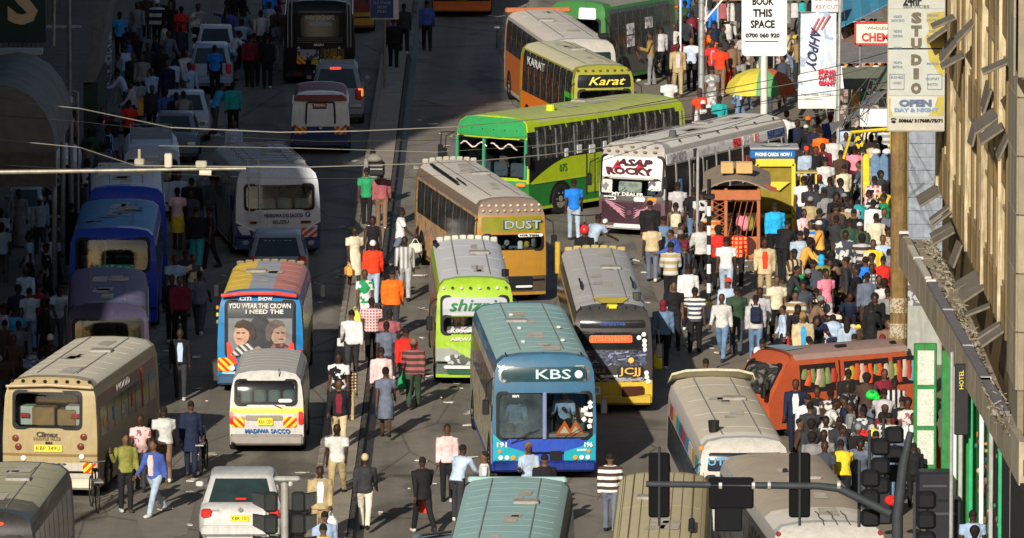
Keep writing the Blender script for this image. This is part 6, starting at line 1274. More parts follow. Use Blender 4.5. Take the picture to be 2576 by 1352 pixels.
    (2021,442,'slow',A,'W','n','man in a white tee in front of the yellow kiosk','',dict(sl='s')),
    (2054,462,'slow',A,'K','K','woman in a charcoal dress with her hand to her hair','Fd',dict(sl='s')),
    (2120,508,'slow',160,'t','k','man in a taupe suit jacket and black trousers','C',dict(bulk=.03,hem=.08)),
    (2148,524,'slow',A,'k','k','person in black wearing a black backpack','C',dict(bag='Bk',bulk=.01)),
    (2197,500,'slow',A,'W','w','person in a white blouse to the left of the wooden pole','F',dict()),
    (2158,500,'bend',A,'q','q','person in a bright teal top bending over','',dict(bulk=.04)),
    (2200,441,'slow',A,'M|c8p','K','man in a red checked shirt with a cloth over his shoulder','',dict()),
    (2204,535,'slow',A,'c','T','person in a cream waistcoat with a pale shoulder bag','',dict(bag='Hc')),
    (2221,590,'slow',T_,'l','L','man in a pale blue shirt and grey trousers beside the wooden pole','',dict()),
    (2193,635,'slow',LE,'U','s','man in a dusty brown top left of the wooden pole','',dict()),
    (2155,670,'slow',LE,'k','k','man in a long black suit looking down at the stalls','C',dict(hem=.2,bulk=.02)),
    (2193,663,'slow',T_,'W|c10s','K','man in a black and white checked shirt','',dict(sl='s')),
    (2040,597,'lean',RI,'O','e','woman in an orange cardigan beside the vendors','F',dict(hair='a')),
    (2066,640,'slow',A,'v','J','woman in a blue headscarf with a baby wrapped in olive cloth','Fd',dict(hair='f',hc='Q',sl='s')),
    (2078,675,'slow',20,'P','P','woman in a long salmon pink dress','Fd',dict(sl='s',hair='b')),
    (2085,760,'sit',A,'p','p','seated woman in a pink dress at the stalls','Fd',dict(sl='s',hair='f',hc='f')),
    (2020,785,'stand',T_,'T','c','man in a beige jacket and turquoise shirt behind the orange van','C',dict(front='B',hair='f',hc='z',bulk=.04)),
    (2096,790,'bend',A,'l','n','man in a pale blue shirt bending beside the cream cap','',dict(bulk=.02)),
    (2108,792,'sit',T_,'J','n','person in a round cream cap','',dict(hair='c',hc='C')),
    (2131,795,'slow',A,'J','K','woman with long braids in a pale grey blue blouse','F',dict(hair='w')),
    (2037,846,'slow',RI,'Y','Y','child in a yellow vest just behind the orange van roof','',dict(sc=.7,sl='n',hair='a')),
    (2002,783,'sit',A,'r','r','person in a wide red shirt behind the beige jacket','',dict(bulk=.05)),
    (2218,757,'sit',LE,'O','O','seated woman in an orange dress beside the wooden pole','Fd',dict(sl='s')),
    (2232,802,'sit',T_,'U','v','seated person with a pale green cloth by the wooden pole','',dict()),
    (2050,700,'squat',T_,'z','y','vendor crouching among shoes and yellow bottles','',dict()),
    (2110,720,'squat',RI,'k','k','vendor in black crouching behind the display cloth','',dict()),
    (2140,735,'squat',T_,'n','k','vendor in navy crouching at the fruit crates','',dict()),
    (1905,873,'slow',T_,'W','W','person in a white tunic and white headscarf with a dark sash','FX',dict(hair='f',hc='W')),
    (1918,850,'slow',A,'m','m','person in a dark maroon coat behind the white tunic','C',dict()),
    (1776,900,'sit',A,'u','k','dark haired person just above the white spoiler','',dict()),
    # --- in front of the orange van
    (2002,953,'slow',T_,'n','n','man in a navy waistcoat over a white shirt by the orange van','C',dict(front='W')),
    (2032,990,'slow',A,'W','k','man in a large white shirt half in shade in front of the van','',dict(bulk=.02)),
    (2056,972,'slow',T_,'k','x','woman in black with blue jeans in front of the van','F',dict()),
    (2124,995,'slow',LE,'n','n','man in a dark waistcoat over pale sleeves facing left','',dict()),
    (2134,927,'slow',A,'k','k','man in a black track jacket with a lime stripe','C',dict()),
    (2225,927,'slow',T_,'m','m','person in a maroon top leaning at the van window','',dict()),
    (2221,976,'lean',A,'f','k','man in a pale grey shirt stooping before the van','',dict(sl='s',bulk=.02)),
    (2284,1000,'slow',T_,'w|p8M','d','woman in a white printed blouse by the green shop front','F',dict(sl='s',hair='a')),
    (2298,1038,'slow',T_,'W','w','man in a white shirt with dark rucksack straps','',dict(bag='Bk')),
    (2346,1037,'slow',LE,'R','R','woman in an orange red dress at the green shutter','Fd',dict(sl='s',hair='a',bag='Hz')),
    (2299,1112,'slow',A,'k','k','child in black in front of the white shirt','',dict(sc=.85)),
    (2073,1080,'slow',T_,'e','k','woman in a grey cardigan speaking by the brown roofed bus','F',dict(front='W')),
    (2118,1104,'lean',A,'y','k','man in a mustard jersey in front of the van','',dict(sl='s',bulk=.02)),
    (2270,995,'slow',A,'k','k','person in black beside the green posters','',dict()),
    (2268,880,'slow',A,'o','o','person in an orange overall partly behind the green panel','',dict()),
    (2447,1282,'slow',A,'L','d','man in a pale blue shirt at the bottom right under the canopy','',dict(sl='s')),
    (2452,1322,'slow',A,'k','k','dark haired person at the very bottom right','',dict(hair='a')),
    # --- top right
    (1642,2,'point',T_,'w','d','man in a white shirt stretching out one arm near the top','',dict(sl='s')),
    (1641,60,'slow',T_,'x','k','man in a blue top below the stretched out arm','',dict()),
    (1661,64,'slow',A,'f','k','man in a light grey shirt walking away near the orange bus','',dict()),
    (1590,73,'slow',RI,'w','k','man in a white shirt using a phone beside the orange bus','',dict(sl='s')),
    (1695,57,'slow',T_,'w','e','woman in a white blouse with a crossed strap','F',dict()),
    (1679,52,'slow',A,'g','f','person holding up a green cloth','',dict(sl='s')),
    (1705,108,'slow',T_,'t','t','man in a taupe suit over a pink shirt','C',dict(front='p',hem=.1)),
    (1740,93,'carry',T_,'W|p5l','k','man in a white and pale blue shirt using a phone','',dict(sl='s')),
    (1793,99,'slow',T_,'r','k','man in a red and white shirt beside the grey pole','',dict(sl='s',front='P')),
    (1812,108,'slow',A,'R','U','person in scarlet just behind the red and white shirt','',dict(sl='s')),
    (1826,150,'squat',A,'R','r','person in scarlet crouching beside the umbrella','',dict()),
    (1791,165,'slow',A,'e|p7w','e|p7w','woman in a grey printed dress beside the pole foot','Fd',dict(sl='s')),
    (1683,190,'stand',T_,'W','k','man in a white tee behind the green roof','',dict(sl='s')),
    (1760,221,'slow',A,'R','w','woman in an orange red top beyond the white bus roof','F',dict(sl='s',hair='f',hc='u')),
    (1769,252,'slow',T_,'w','k','person in a round white cap behind the white bus roof','',dict(hair='n',hc='W')),
    (1783,262,'slow',T_,'k','k','person in a second white cap behind the white bus roof','',dict(hair='n',hc='W')),
    (1810,238,'slow',A,'q','k','person with a turquoise and pink bag','',dict(bag='LP')),
    (1979,277,'slow',T_,'W','j','man in a white tee at the end of the white bus','',dict(sl='s')),
    (2006,299,'slow',T_,'n','n','man in a navy top with a white collar','',dict()),
    (2033,292,'slow',T_,'G','k','person with an orange cap and green and white top','',dict(hair='n',hc='o')),
    (2057,292,'slow',RI,'O','R','woman in an orange top left of the steel pole','F',dict(sl='s')),
    (2089,286,'slow',A,'x','f','man in a blue jacket with red shoulders and white trousers','C',dict(hair='c',hc='m')),
    (2029,367,'slow',A,'J','k','man in a red cap behind the yellow kiosk','',dict(hair='c',hc='R')),
    (2053,367,'slow',T_,'k','k','woman in a black top behind the yellow kiosk','F',dict()),
    (2070,359,'slow',T_,'m','m','man in a dark red jacket by the steel pole','C',dict(front='W')),
    (2077,394,'slow',A,'w','k','man in a crumpled white shirt left of the steel pole','',dict(sl='s')),
    (2115,376,'slow',A,'u','w','woman in a maroon top and pale green shorts','Fk',dict(sl='s')),
    (2150,365,'slow',A,'P','e','woman in a pink tee and grey trousers','F',dict(sl='s',hair='b')),
    (1074,0,'slow',A,'x','k','man in a royal blue shirt alone in the shaded road at the top','',dict()),
    (990,45,'slow',A,'k','k','man in a dark suit walking on the median at the top','C',dict(bulk=.02)),
    (1016,8,'slow',A,'K','k','person in black with a white sleeve farther up the median','',dict(front=None)),
    ]
    done=[]
    for x,y,pz,f,s,l,lab,opt,k in D:
        done.append((x,y)); g=G1 if 830<x<1080 and y<1000 else None
        person(x,y,pz,f,s,l,lab,opt,**k)
    # passengers in the blue bus
    kb=bpy.data.objects['city_bus']; c=kb.location; a=-kb.rotation_euler.z
    def inb(x,y,z): return (c.x+x*math.cos(a)+y*math.sin(a),c.y-x*math.sin(a)+y*math.cos(a),z)
    person(0,0,'sit',T_,'l','k','bus driver in a pale blue shirt behind the large windscreen pane','',pos=inb(-.6,.95,.55))
    person(1,5,'sit',T_,'n','k','passenger in navy standing by the door pane of the blue fronted bus','',pos=inb(.25,1.25,.75))
    person(2,9,'sit',T_,'L','k','passenger in pale blue beside the navy passenger in the bus','',pos=inb(.50,1.0,.65))
    # fillers of the crowd: each one is placed clear of the people above
    words={'w':'white','k':'black','K':'charcoal','n':'navy','b':'blue','l':'pale blue','j':'denim','r':'red','o':'orange','m':'maroon','p':'pink','g':'green','G':'dark green','y':'yellow','t':'tan','c':'cream','e':'grey','s':'slate','u':'brown','U':'rust brown','q':'teal','x':'royal blue','d':'dark grey','f':'pale grey','z':'ochre','O':'amber','M':'rose','T':'beige','J':'grey blue','P':'coral','L':'powder blue'}
    used=set(); rr=random.Random(5)
    def fill(n,box,cols,where,g,base=0.0,mind=16,test=None,poses=None,lump=False):
        k=0; tries=0
        while k<n and tries<n*60:
            tries+=1; x=rr.uniform(box[0],box[1]); y=rr.uniform(box[2],box[3])
            if test and not test(x,y): continue
            if any(abs(x-a)<mind and abs(y-b)<mind*1.15 for a,b in done): continue
            s=rr.choice(cols); l=rr.choice('kKnjdsuekk'); ps=rr.choice(poses or ['slow','stand','walk','walk2','hand','carry','lean','walk','slow','walk2']); f=rr.choice([T_,A,A,T_,LE,RI,150,200,30]); fem=rr.random()<.4
            bt='k' if fem and rr.random()<.4 else ''; face={T_:'facing the camera',A:'seen from behind',LE:'facing left',RI:'facing right',150:'turned half away',200:'turned away',30:'turned to the right'}[f]
            hr=rr.choice('hhhabnc'); hcc=rr.choice('hhhuwmek') if hr in 'nc' else 'h'
            w_=where(x,y); base_lab='%s in %s %s, %s %s, %s %s'%('woman' if fem else 'man',words[s],rr.choice(['shirt','top','jacket','jumper']),words[l],'skirt' if bt else 'trousers',face,w_)
            if len(base_lab.split())>16: base_lab=base_lab.replace(face+' ','')
            if len(base_lab.split())>16: base_lab=base_lab.split(', ')[0]+' '+w_
            if base_lab in used: continue
            used.add(base_lab); done.append((x,y)); k+=1
            if lump:
                crowd_figure(x,y,ps,f,s,l,base); continue
            s2=s+rr.choice(['|p6','|c9','|s6','|v8','|p11'])+rr.choice(['w','k','e','u','T','n']) if rr.random()<.34 else s
            person(x,y,ps,f,s2,l,base_lab,('F' if fem else '')+bt,sl=rr.choice('lls'),hair=hr,hc=hcc,sc=rr.uniform(.93,1.03),base=base,bulk=rr.choice([0,0,.02]),group=g)
    def wr(x,y):
        if y<60: return 'at the top right'
        if y<200: return 'near the rectangular signboard' if x>1800 else 'beside the grey pole'
        if y<330: return 'under the hanging banner'
        if y<450: return 'around the steel pole'
        if y<600: return 'beside the wooden pole' if x>2150 else 'near the yellow kiosk'
        if y<760: return 'near the street vendors'
        if y<900: return 'behind the orange van'
        return 'in front of the orange van'
    mix=['w','w','k','k','k','K','K','n','n','d','d','u','b','l','j','r','o','m','p','M','g','G','y','t','c','e','e','s','u','U','q','x','d','f','z','O','T','J','k','K']
    fill(40,(1990,2232,300,570),mix,wr,G2,test=lambda x,y:x>1995+(y-290)*.1)
    fill(34,(1985,2240,560,860),mix,wr,G2,mind=14,poses=['slow','squat','lean','sit','bend','slow','stand','hand'])
    fill(30,(1600,1860,-40,110),mix,wr,G4,test=lambda x,y:x>1585+y*.6,lump=True)
    fill(26,(1860,2110,-40,180),mix,wr,G4,lump=True)
    fill(22,(2010,2260,930,1110),'kKnneudmsw',wr,G2,test=lambda x,y:y>930+(2260-x)*.05 and x>2010)
    fill(10,(1640,1790,510,610),mix,lambda x,y:'by the white bus doorway',G2)
    def wl(x,y):
        if y<120: return 'at the top of the shaded lane' if x>260 else 'by the stair wall'
        if y<280: return 'beside the poster covered pole'
        if y<420: return 'near the silver minibus'
        return 'on the left pavement'
    dk=['k','K','k','K','k','n','n','d','u','u','s','e','m','s','G','J','L','l','f','x','m','k']
    fill(16,(70,300,250,420),dk,wl,G3,.12)
    fill(24,(290,480,-30,240),dk,wl,G3,.0,lump=True)
    fill(12,(560,700,-40,60),dk,wl,G3,0,lump=True)
    tag(CM.build('distant_crowd',CSL,smooth=True,ang=60),'farthest small figures of the crowd along the top of the street','crowd',kind='stuff')
    fill(14,(0,165,470,900),dk,wl,G3,.12,24)
    fill(5,(425,545,400,700),'kKnds',lambda x,y:'between the parked blue bus and the white bus',G3)
people(); print("PEOPLE",NPEOPLE)
# ------------------------------------------------ street furniture, signs, stalls
def street():
    def E(name,p,lab,cat,rz=0): e=empty(name,p,rz); tag(e,lab,cat); return e
    # BOOK THIS SPACE light box
    s=88.3; x0=at(1921,480).x; yy=at(1921,480).y; e=E('advertising_sign',(x0,yy,0),'white rounded advertising sign with black capitals on a white pole','sign')
    m=MB(); m.tube([(0,0,0),(0,0,3.95)],.105,14); m.build('pole',M((.66,.64,.58),.5,streak=.5),e,smooth=True)
    def rrect(w,h,r,n=6): return [((w/2-r)*a+r*math.cos(t0+i*math.pi/2/n),(h/2-r)*b+r*math.sin(t0+i*math.pi/2/n)) for a,b,t0 in((1,1,0),(-1,1,math.pi/2),(-1,-1,math.pi),(1,-1,1.5*math.pi)) for i in range(n+1)]
    def slab(w,h,r,y,th,mat,name,z):
        V=[Vector((a,y,z+b)) for a,b in rrect(w,h,r)]; V2,Fc=solid(V,[tuple(range(len(V)))],Vector((0,th,0))); q=MB(); q.add(V2,Fc); return q.build(name,mat,e)
    slab(1.30,1.98,.14,-.10,.24,M((.62,.62,.60),.4),'box',4.90); slab(1.20,1.88,.12,-.115,.012,M((.80,.80,.79),.35,var=.03),'face',4.90)
    B=M((.01,.01,.012),.5)
    for t,z,sz,w in(('BOOK',5.48,.30,.62),('THIS',5.14,.30,.56),('SPACE',4.82,.30,.70)): text(t,sz,(-.05,-.135,z),(R(90),0,0),B,e,w=w,off=.012)
    text('0700 060 920',.16,(-.05,-.135,4.50),(R(90),0,0),B,e,w=.98,off=.008); m=MB(); m.box((-.08,-.135,4.34),(.98,.01,.025)); m.build('rule',B,e)
    # grey lamp pole with two blank boxes
    p=at(1764,330); e=E('lamp_pole',(p.x,p.y,0),'grey steel pole carrying two blank pale panels','pole'); m=MB(); m.tube([(0,0,0),(0,0,9)],[.10,.08],12); m.build('shaft',M((.36,.38,.37),.5,.4,var=.2),e,smooth=True)
    for k in range(9): m=MB(); m.tube([(0,0,1.2+k*.55),(0,0,1.24+k*.55)],.115,12); m.build('strap',STEEL,e)
    for cx,w,h,z in((.53,.70,.80,4.75),(-.36,.32,.55,4.55)):
        m=MB(); m.cbox((cx,-.05,z),(w,.16,h),.03); m.build('panel_box',M((.42,.47,.45),.5,var=.08),e); m=MB(); m.cbox((cx,-.14,z),(w-.07,.02,h-.07),.01); m.build('panel_face',M((.50,.56,.54),.4,var=.06),e)
    m=MB(); m.tube([(.1,0,3.4),(.85,0,4.3)],.03,6); m.tube([(.1,0,3.3),(.18,0,4.4)],.02,6); m.build('brace',WHITE,e)
    # thin pole near
    p=at(1716,250); e=E('thin_pole',(p.x,p.y+3,0),'slender pale pole behind the market crowd','pole'); m=MB(); m.tube([(0,0,0),(0,0,6)],.035); m.build('shaft',WHITE,e)
    # steel pole with banner
    p=at(2108,462); e=E('steel_pole',(p.x,p.y,0),'tall slender steel pole beside the hanging banner','pole'); m=MB(); m.tube([(-.02,0,0),(0,0,2),(.06,0,8)],[.06,.055,.045],10); m.build('shaft',M((.42,.44,.43),.45,.5,var=.25),e,smooth=True)
    bx,by=p.x-.62,p.y-.1; e=E('banner',(bx,by,0),'tall blue and white printed banner with red words hanging from the steel pole','banner')
    n=8; v=[];f=[]
    for i in range(n+1):
        for j in range(7): v.append((-.55+1.1*j/6,.05*math.sin(j*1.3)+.03*math.sin(i),2.25+2.75*i/n))
    for i in range(n):
        for j in range(6): f.append((i*7+j,i*7+j+1,(i+1)*7+j+1,(i+1)*7+j))
    V,Fc=solid([Vector(a) for a in v],f,Vector((0,.02,0))); m=MB(); m.add(V,Fc); m.build('cloth',M((.55,.62,.68),.7,var=0,pat=('art',1.3,(1,1,.8)),pc=[(.32,.42,.55),(.62,.66,.70),(.50,.58,.66),(.68,.68,.68),(.42,.53,.65)],bands=None),e,smooth=True)
    m=MB(); m.box((0,-.06,2.42),(1.08,.02,.42)); m.build('lower_strip',M((.66,.66,.62),.7),e)
    text('AHPOY',.42,(-.13,-.09,4.0),(R(90),R(98),0),M((.03,.03,.10),.5),e,w=1.25,shear=.4,off=.008)
    for i,t in enumerate(('BRING','OUT THE','GIANT')): text(t,.17,(.27,-.09,3.27-i*.16),(R(90),0,0),M((.55,.02,.06),.5),e,w=.48,off=.01)
    text('Ahpoy Media - MTREET',.09,(0,-.09,2.62),(R(90),0,0),M((.1,.1,.12),.5),e,w=.95); m=MB(); m.box((-.1,-.075,2.47),(.5,.005,.015)); m.build('small_print',B,e)
    for z in(5.0,2.25): m=MB(); m.tube([(-.56,0,z),(.64,.05,z)],.02,6); m.build('rod',STEEL,e)
    for sx in(-.32,-.18,-.02): 
        m=MB(); m.box((sx+.25,-.08,4.72+sx*.3),(.05,.01,.5),ry=.5); m.build('red_flag_stripe',M((.45,.12,.14),.6),e)
    # umbrella of three colours
    p=at(1916,436); e=E('market_umbrella',(p.x,p.y+.6,0),'large yellow green and orange striped market umbrella','umbrella')
    cu=[M((.62,.52,.05),.7,dust=.15),M((.10,.35,.13),.7,dust=.15),M((.60,.13,.045),.7,dust=.15)]; nseg=9; order=[1,0,0,1,2,2,1,0,2]
    for k in range(nseg):
        a0=math.pi*2*k/nseg+math.pi; v=[]; 
        for i in range(5):
            t=i/4; rr_=1.06*math.sin(t*math.pi/2*.98); z=3.05-.72*(1-math.cos(t*math.pi/2*.98))
            for j in range(4): a=a0+2*math.pi/nseg*j/3; v.append((rr_*math.cos(a)*(1-.03*math.sin(math.pi*j/3)),rr_*math.sin(a),z-(0 if j in(0,3) else .03*t)))
        f=[(i*4+j,(i+1)*4+j,(i+1)*4+j+1,i*4+j+1) for i in range(4) for j in range(3)]; V,Fc=solid([Vector(q) for q in v],f,Vector((0,0,-.015))); m=MB(); m.add(V,Fc)
        am=(a0+math.pi/nseg)%(2*math.pi)/ (2*math.pi); m.build('canopy_panel',cu[[0,0,1,2,2,1,0,2,0][k]],e,smooth=True)
    m=MB(); m.tube([(0,0,0),(0,0,3.1)],.03); m.build('pole',WHITE,e)
    # STUDIO sign on wooden pole
    p=at(2258,1040); wp=E('wooden_pole',(p.x,p.y,0),'thick weathered brown wooden utility pole at the pavement edge','pole')
    m=MB(); m.tube([(0,0,0),(.02,0,3),(0,0,6),(-.01,0,9),(0,0,13)],[.215,.205,.195,.19,.18],14); m.build('shaft',M((.20,.125,.045),.85,var=.4,sc=2.5,streak=.9,bump=14),wp,smooth=True)
    m=MB(); m.tube([(.19,-.05,0),(.20,-.05,8)],.025,6); m.build('conduit',M((.20,.16,.05),.7),wp)
    for z in(2.4,1.8,1.2): m=MB(); m.tube([(0,0,z),(0,0,z+.35)],.222,12,cap=False); m.build('poster_scrap',M((.40,.36,.28),.8,pat=('print',22),pc=(.22,.14,.06)),wp)
    s=scl(2304,330,7.2); q=at(2304,330,7.2); e=E('studio_sign',(q.x,q.y,0),'tall white and yellow vertical studio sign fixed to the stone building','sign')
    w=145/s; z0=7.2; m=MB(); m.cbox((0,0,z0+1.75),(w,.16,3.5),.02); m.build('box',M((.42,.41,.34),.5,dust=.1,var=.08),e)
    yl=M((.40,.33,.04),.6,var=.2,dust=.3); gy=M((.40,.43,.40),.5,var=.08,dust=.15)
    u=w/145; 
    def R_(x0,x1,ya,yb,mat,name,off=.09):   # rectangle in the sign's own grid
        cx=((x0+x1)/2-72)*u; cz=z0+(330-(ya+yb)/2)*u; m=MB(); m.box((cx,-off,cz),((x1-x0)*u,.012,(yb-ya)*u)); return m.build(name,mat,e)
    R_(2,143,22,118,gy,'sign_panel'); R_(2,143,122,238,gy,'sign_panel'); R_(2,143,241,292,M((.44,.47,.44),.5,var=.06),'sign_panel'); R_(2,143,296,326,M((.44,.42,.36),.5,dust=.2),'sign_panel'); R_(2,143,0,19,gy,'sign_panel')
    m=MB()
    def blob(pts): 
        m=MB(); V=[Vector(((a-72)*u,-.102,z0+(330-b)*u)) for a,b in pts]; m.add(V,[tuple(range(len(V)-1,-1,-1))]); m.build('worn_yellow_patch',yl,e)
    blob([(96,30),(142,26),(142,118),(100,118),(94,92),(104,70),(98,50)]); blob([(100,124),(142,124),(142,190),(128,186),(118,166),(104,150)]); blob([(126,240),(142,240),(142,290),(102,290),(118,268)]); blob([(3,246),(8,244),(7,270),(14,290),(3,291)])
    gb=M((.12,.10,.07),.5)
    for ch,yc in zip('STUDIO',(43,76,108,149,184,221)): text(ch,.30,((71-72)*u,-.115,z0+(330-yc)*u),(R(90),0,0),gb,e,w=.24 if ch!='I' else .12,off=.022)
    text('24hr',.30,((60-72)*u,-.115,z0+(330-0)*u),(R(90),0,0),B,e,w=.42,off=.012); text('SERVICES',.09,((70-72)*u,-.115,z0+(330-14)*u),(R(90),0,0),M((.08,.08,.10),.5),e,w=.60)
    bl=M((.14,.20,.30),.5)
    for t,xc,yc,w_ in(('VIDEO',24,39,.20),('SHOOTING',24,49,.30),('WEDDING',112,36,.26),('SHOOTING',112,48,.28),('VIDEO',24,76,.2),('COPYING',24,88,.22),('DVD',112,76,.16),('BURNING',112,88,.24),('VIDEO',24,118,.2),('VIDEO',24,155,.2),('EDITING',24,166,.22),('PRINTING',112,158,.26),('BUSINESS',23,192,.28),('CARDS',23,206,.2),('PASSPORT',112,196,.3),('PHOTOS',112,210,.24)): text(t,.08,((xc-72)*u,-.115,z0+(330-yc)*u),(R(90),0,0),bl,e,w=w_)
    for xc in(23,118):
        m=MB()
        for a,b,c,d in((0,-19,36,1.2),(0,19,36,1.2),(-18,0,1.2,38),(18,0,1.2,38)): m.box(((xc+a-72)*u,-.112,z0+(330-203+b)*u),(c*u,.01,d*u))
        m.build('blue_frame',bl,e)
    text('OPEN',.20,((70-72)*u,-.115,z0+(330-258)*u),(R(90),0,0),M((.10,.13,.22),.5),e,w=.74,off=.014); text('DAY & NIGHT',.12,((72-72)*u,-.115,z0+(330-275)*u),(R(90),0,0),M((.16,.24,.38),.5),e,w=1.0,off=.006)
    text('50866/ 31768R/75/71',.10,((84-72)*u,-.115,z0+(330-302)*u),(R(90),0,0),B,e,w=1.0,off=.006)
    m=MB(); m.ell(((15-72)*u,-.115,z0+(330-304)*u),(.055,.01,.035),8,5); m.tube([((8-72)*u,-.115,z0+(330-298)*u),((15-72)*u,-.115,z0+(330-296)*u),((22-72)*u,-.115,z0+(330-298)*u)],.016,5); m.build('telephone_symbol',B,e)
    R_(0,145,118.5,121.5,BLACK,'panel_joint',.1)
    for yc in(60,180): m=MB(); m.tube([((145-72)*u,0,z0+(330-yc)*u),((175-72)*u+.1,.5,z0+(330-yc)*u)],.03,6); m.build('bracket',STEEL,e)
    # CHEMIST sign, awnings, market clutter at top right
    p=at(2215,112,3.2); e=E('chemist_sign',(p.x,p.y,0),'small white sign with red capital letters behind the studio sign','sign'); m=MB(); m.cbox((0,0,3.55),(1.5,.1,.62),.02); m.build('board',M((.66,.62,.55),.6,dust=.1),e); text('CHEMIST',.34,(.05,-.065,3.42),(R(90),0,0),M((.50,.03,.03),.5),e,w=1.25,off=.012); text('WHOLESALE',.14,(0,-.065,3.70),(R(90),0,0),M((.1,.08,.08),.5),e,w=.8)
    m=MB()
    for a,b,c,d in((0,3.87,1.56,.05),(0,3.23,1.56,.05),(-.76,3.55,.05,.66),(.76,3.55,.05,.66)): m.box((a,-.03,b),(c,.12,d))
    m.build('red_frame',M((.45,.04,.03),.5),e); m=MB(); m.tube([(-.6,.1,0),(-.6,.1,3.3)],.04); m.tube([(.6,.1,0),(.6,.1,3.3)],.04); m.build('post',STEEL,e)
    p=at(2080,22,3.4); e=E('seal_sign',(p.x,p.y,0),'small white notice with dark red lettering above the banner','sign'); m=MB(); m.cbox((0,0,3.6),(.95,.08,.62),.02); m.build('board',WHITE,e); text('CO. SEALS',.2,(0,-.055,3.72),(R(90),0,0),M((.30,.04,.05),.5),e,w=.8); text('KEY CUT',.2,(0,-.055,3.46),(R(90),0,0),M((.30,.04,.05),.5),e,w=.7); m=MB(); m.tube([(0,.1,0),(0,.1,3.4)],.04); m.build('post',STEEL,e)
    p=at(2180,35,3.2); e=E('blue_awning',(p.x,p.y,0),'sloping bright blue metal awning at the top right','awning')
    for k in range(9): m=MB(); m.add([Vector((-.9+k*.26,0,2.75+k*.13)),Vector((-.9+k*.26+.24,0,2.88+k*.13)),Vector((-.9+k*.26+.24,3.4,3.7+k*.13)),Vector((-.9+k*.26,3.4,3.57+k*.13))],[(0,1,2,3)]); V,Fc=solid(m.v,[(0,1,2,3)],Vector((0,0,-.04))); m=MB(); m.add(V,Fc); m.build('awning_sheet',M((.02,.17,.28) if k%2 else (.03,.22,.36),.5,dust=.1),e)
    m=MB(); m.box((.3,1,1.4),(2.4,.1,2.8)); m.build('stall_back',M((.10,.07,.06),.8,pat=('print',4),pc=(.30,.22,.2)),e)
    # market stalls: frames with hanging clothes
    for si,(x,y,w,lab,pal) in enumerate([(2195,230,2.2,'market stall hung with white and dark clothes below the chemist sign',['W','K','p','e']),(2170,175,2.0,'market stall with orange and red goods under the chemist sign',['o','O','r','g']),(2215,300,1.8,'market stall with an orange cloth and green sheets',['O','g','J','k']),(2140,110,1.6,'stall hung with striped garments under the blue awning',['p','s','M','w']),(1868,60,1.6,'stall of pink and white garments left of the rounded sign',['M','w','K','r']),(2000,60,1.4,'stall with a dark tarpaulin behind the rounded sign',['k','e','w','q'])]):
        p=at(x,y+110); e=E('market_stall',(p.x,p.y,0),lab,'stall')
        m=MB()
        for a in(-w/2,w/2):
            for b in(0,1.2): m.tube([(a,b,0),(a,b,2.3)],.025,5)
        for b in(0,1.2): m.tube([(-w/2,b,2.3),(w/2,b,2.3)],.02,5)
        m.build('frame',GALV,e); m=MB(); m.box((0,.7,.45),(w,1.0,.9)); m.build('table',M((.12,.09,.07),.8,pat=('print',5),pc=(.35,.3,.28)),e)
        for k in range(int(w/.26)):
            h=random.uniform(.5,.8); m=MB(); x_=-w/2+.15+k*.26; m.tube([(x_,-.03,2.25),(x_,-.04,2.1),(x_+random.uniform(-.03,.03),-.05,2.25-h)],[(.03,.02),(.11,.04),(.13,.05)],8); m.build('hanging_garment',cloth(pal[k%4]),e,smooth=True)
        for k in range(int(w/.2)):
            m=MB(); m.ell((-w/2+.1+k*.2,.35+.3*(k%3),.98),(.09,.12,.08),8,5); m.build('goods',cloth(random.choice(pal+['w','y'])),e,smooth=True)
        m=MB(); v=[(-w/2-.2,-.3,2.25),(w/2+.2,-.3,2.3),(w/2+.2,1.5,2.75),(-w/2-.2,1.5,2.7)]; V,Fc=solid([Vector(a) for a in v],[(0,1,2,3)],Vector((0,0,-.03))); m.add(V,Fc); m.build('sheet_roof',M([(.12,.13,.15),(.2,.1,.06),(.10,.14,.10)][si%3],.8,var=.3,dust=.3),e)
    # shade tarpaulins, tangled wires near 2180,300
    p=at(2190,300,2.4); e=E('grey_tarpaulin',(p.x-.2,p.y,0),'slanting grey tarpaulin over a yellow framed stall','tarpaulin')
    n=5; v=[(-.9+1.9*i/n,y_,2.0+1.35*(i/n)+.12*math.sin(i*2+y_)) for y_ in(0,1.8) for i in range(n+1)]; V,Fc=solid([Vector(a) for a in v],[(i,i+1,n+2+i,n+1+i) for i in range(n)],Vector((0,0,-.03))); m=MB(); m.add(V,Fc); m.build('sheet',M((.13,.14,.16),.8,var=.3,dust=.3),e,smooth=True)
    ym=M((.60,.45,.02),.5); m=MB(); m.tube([(-.95,-.1,0),(-.55,-.1,1.35),(-.35,-.1,2.05),(.8,-.1,2.15)],.05,6); m.tube([(.8,-.1,2.15),(.8,-.1,0)],.05,6); m.build('yellow_frame',ym,e); m=MB(); m.box((.35,.05,2.45),(.9,.05,.5)); m.build('white_panel',WHITE,e)
    p=at(2212,560); e=E('display_rack',(p.x,p.y,0),'rack of yellow cloths and blue denim hanging left of the wooden pole','rack'); m=MB(); m.tube([(-.5,0,0),(-.5,0,1.95),(.45,0,1.95),(.45,0,0)],.02,5); m.build('frame',GALV,e)
    for x_,c,h,wd in((-.38,'y',1.2,.10),(-.12,'j',1.35,.14),(.12,'j',1.3,.13),(.32,'n',1.3,.10)): m=MB(); m.tube([(x_,-.04,1.93),(x_,-.05,1.8),(x_+.02,-.06,1.93-h)],[(.05,.03),(wd,.05),(wd,.06)],8); m.build('hanging_garment',cloth(c),e,smooth=True)
    for k,x_ in enumerate((-.1,.2)): m=MB(); m.ell((x_,-.05,2.0),(.13,.1,.09),8,5); m.build('white_bag',cloth('W'),e,smooth=True)
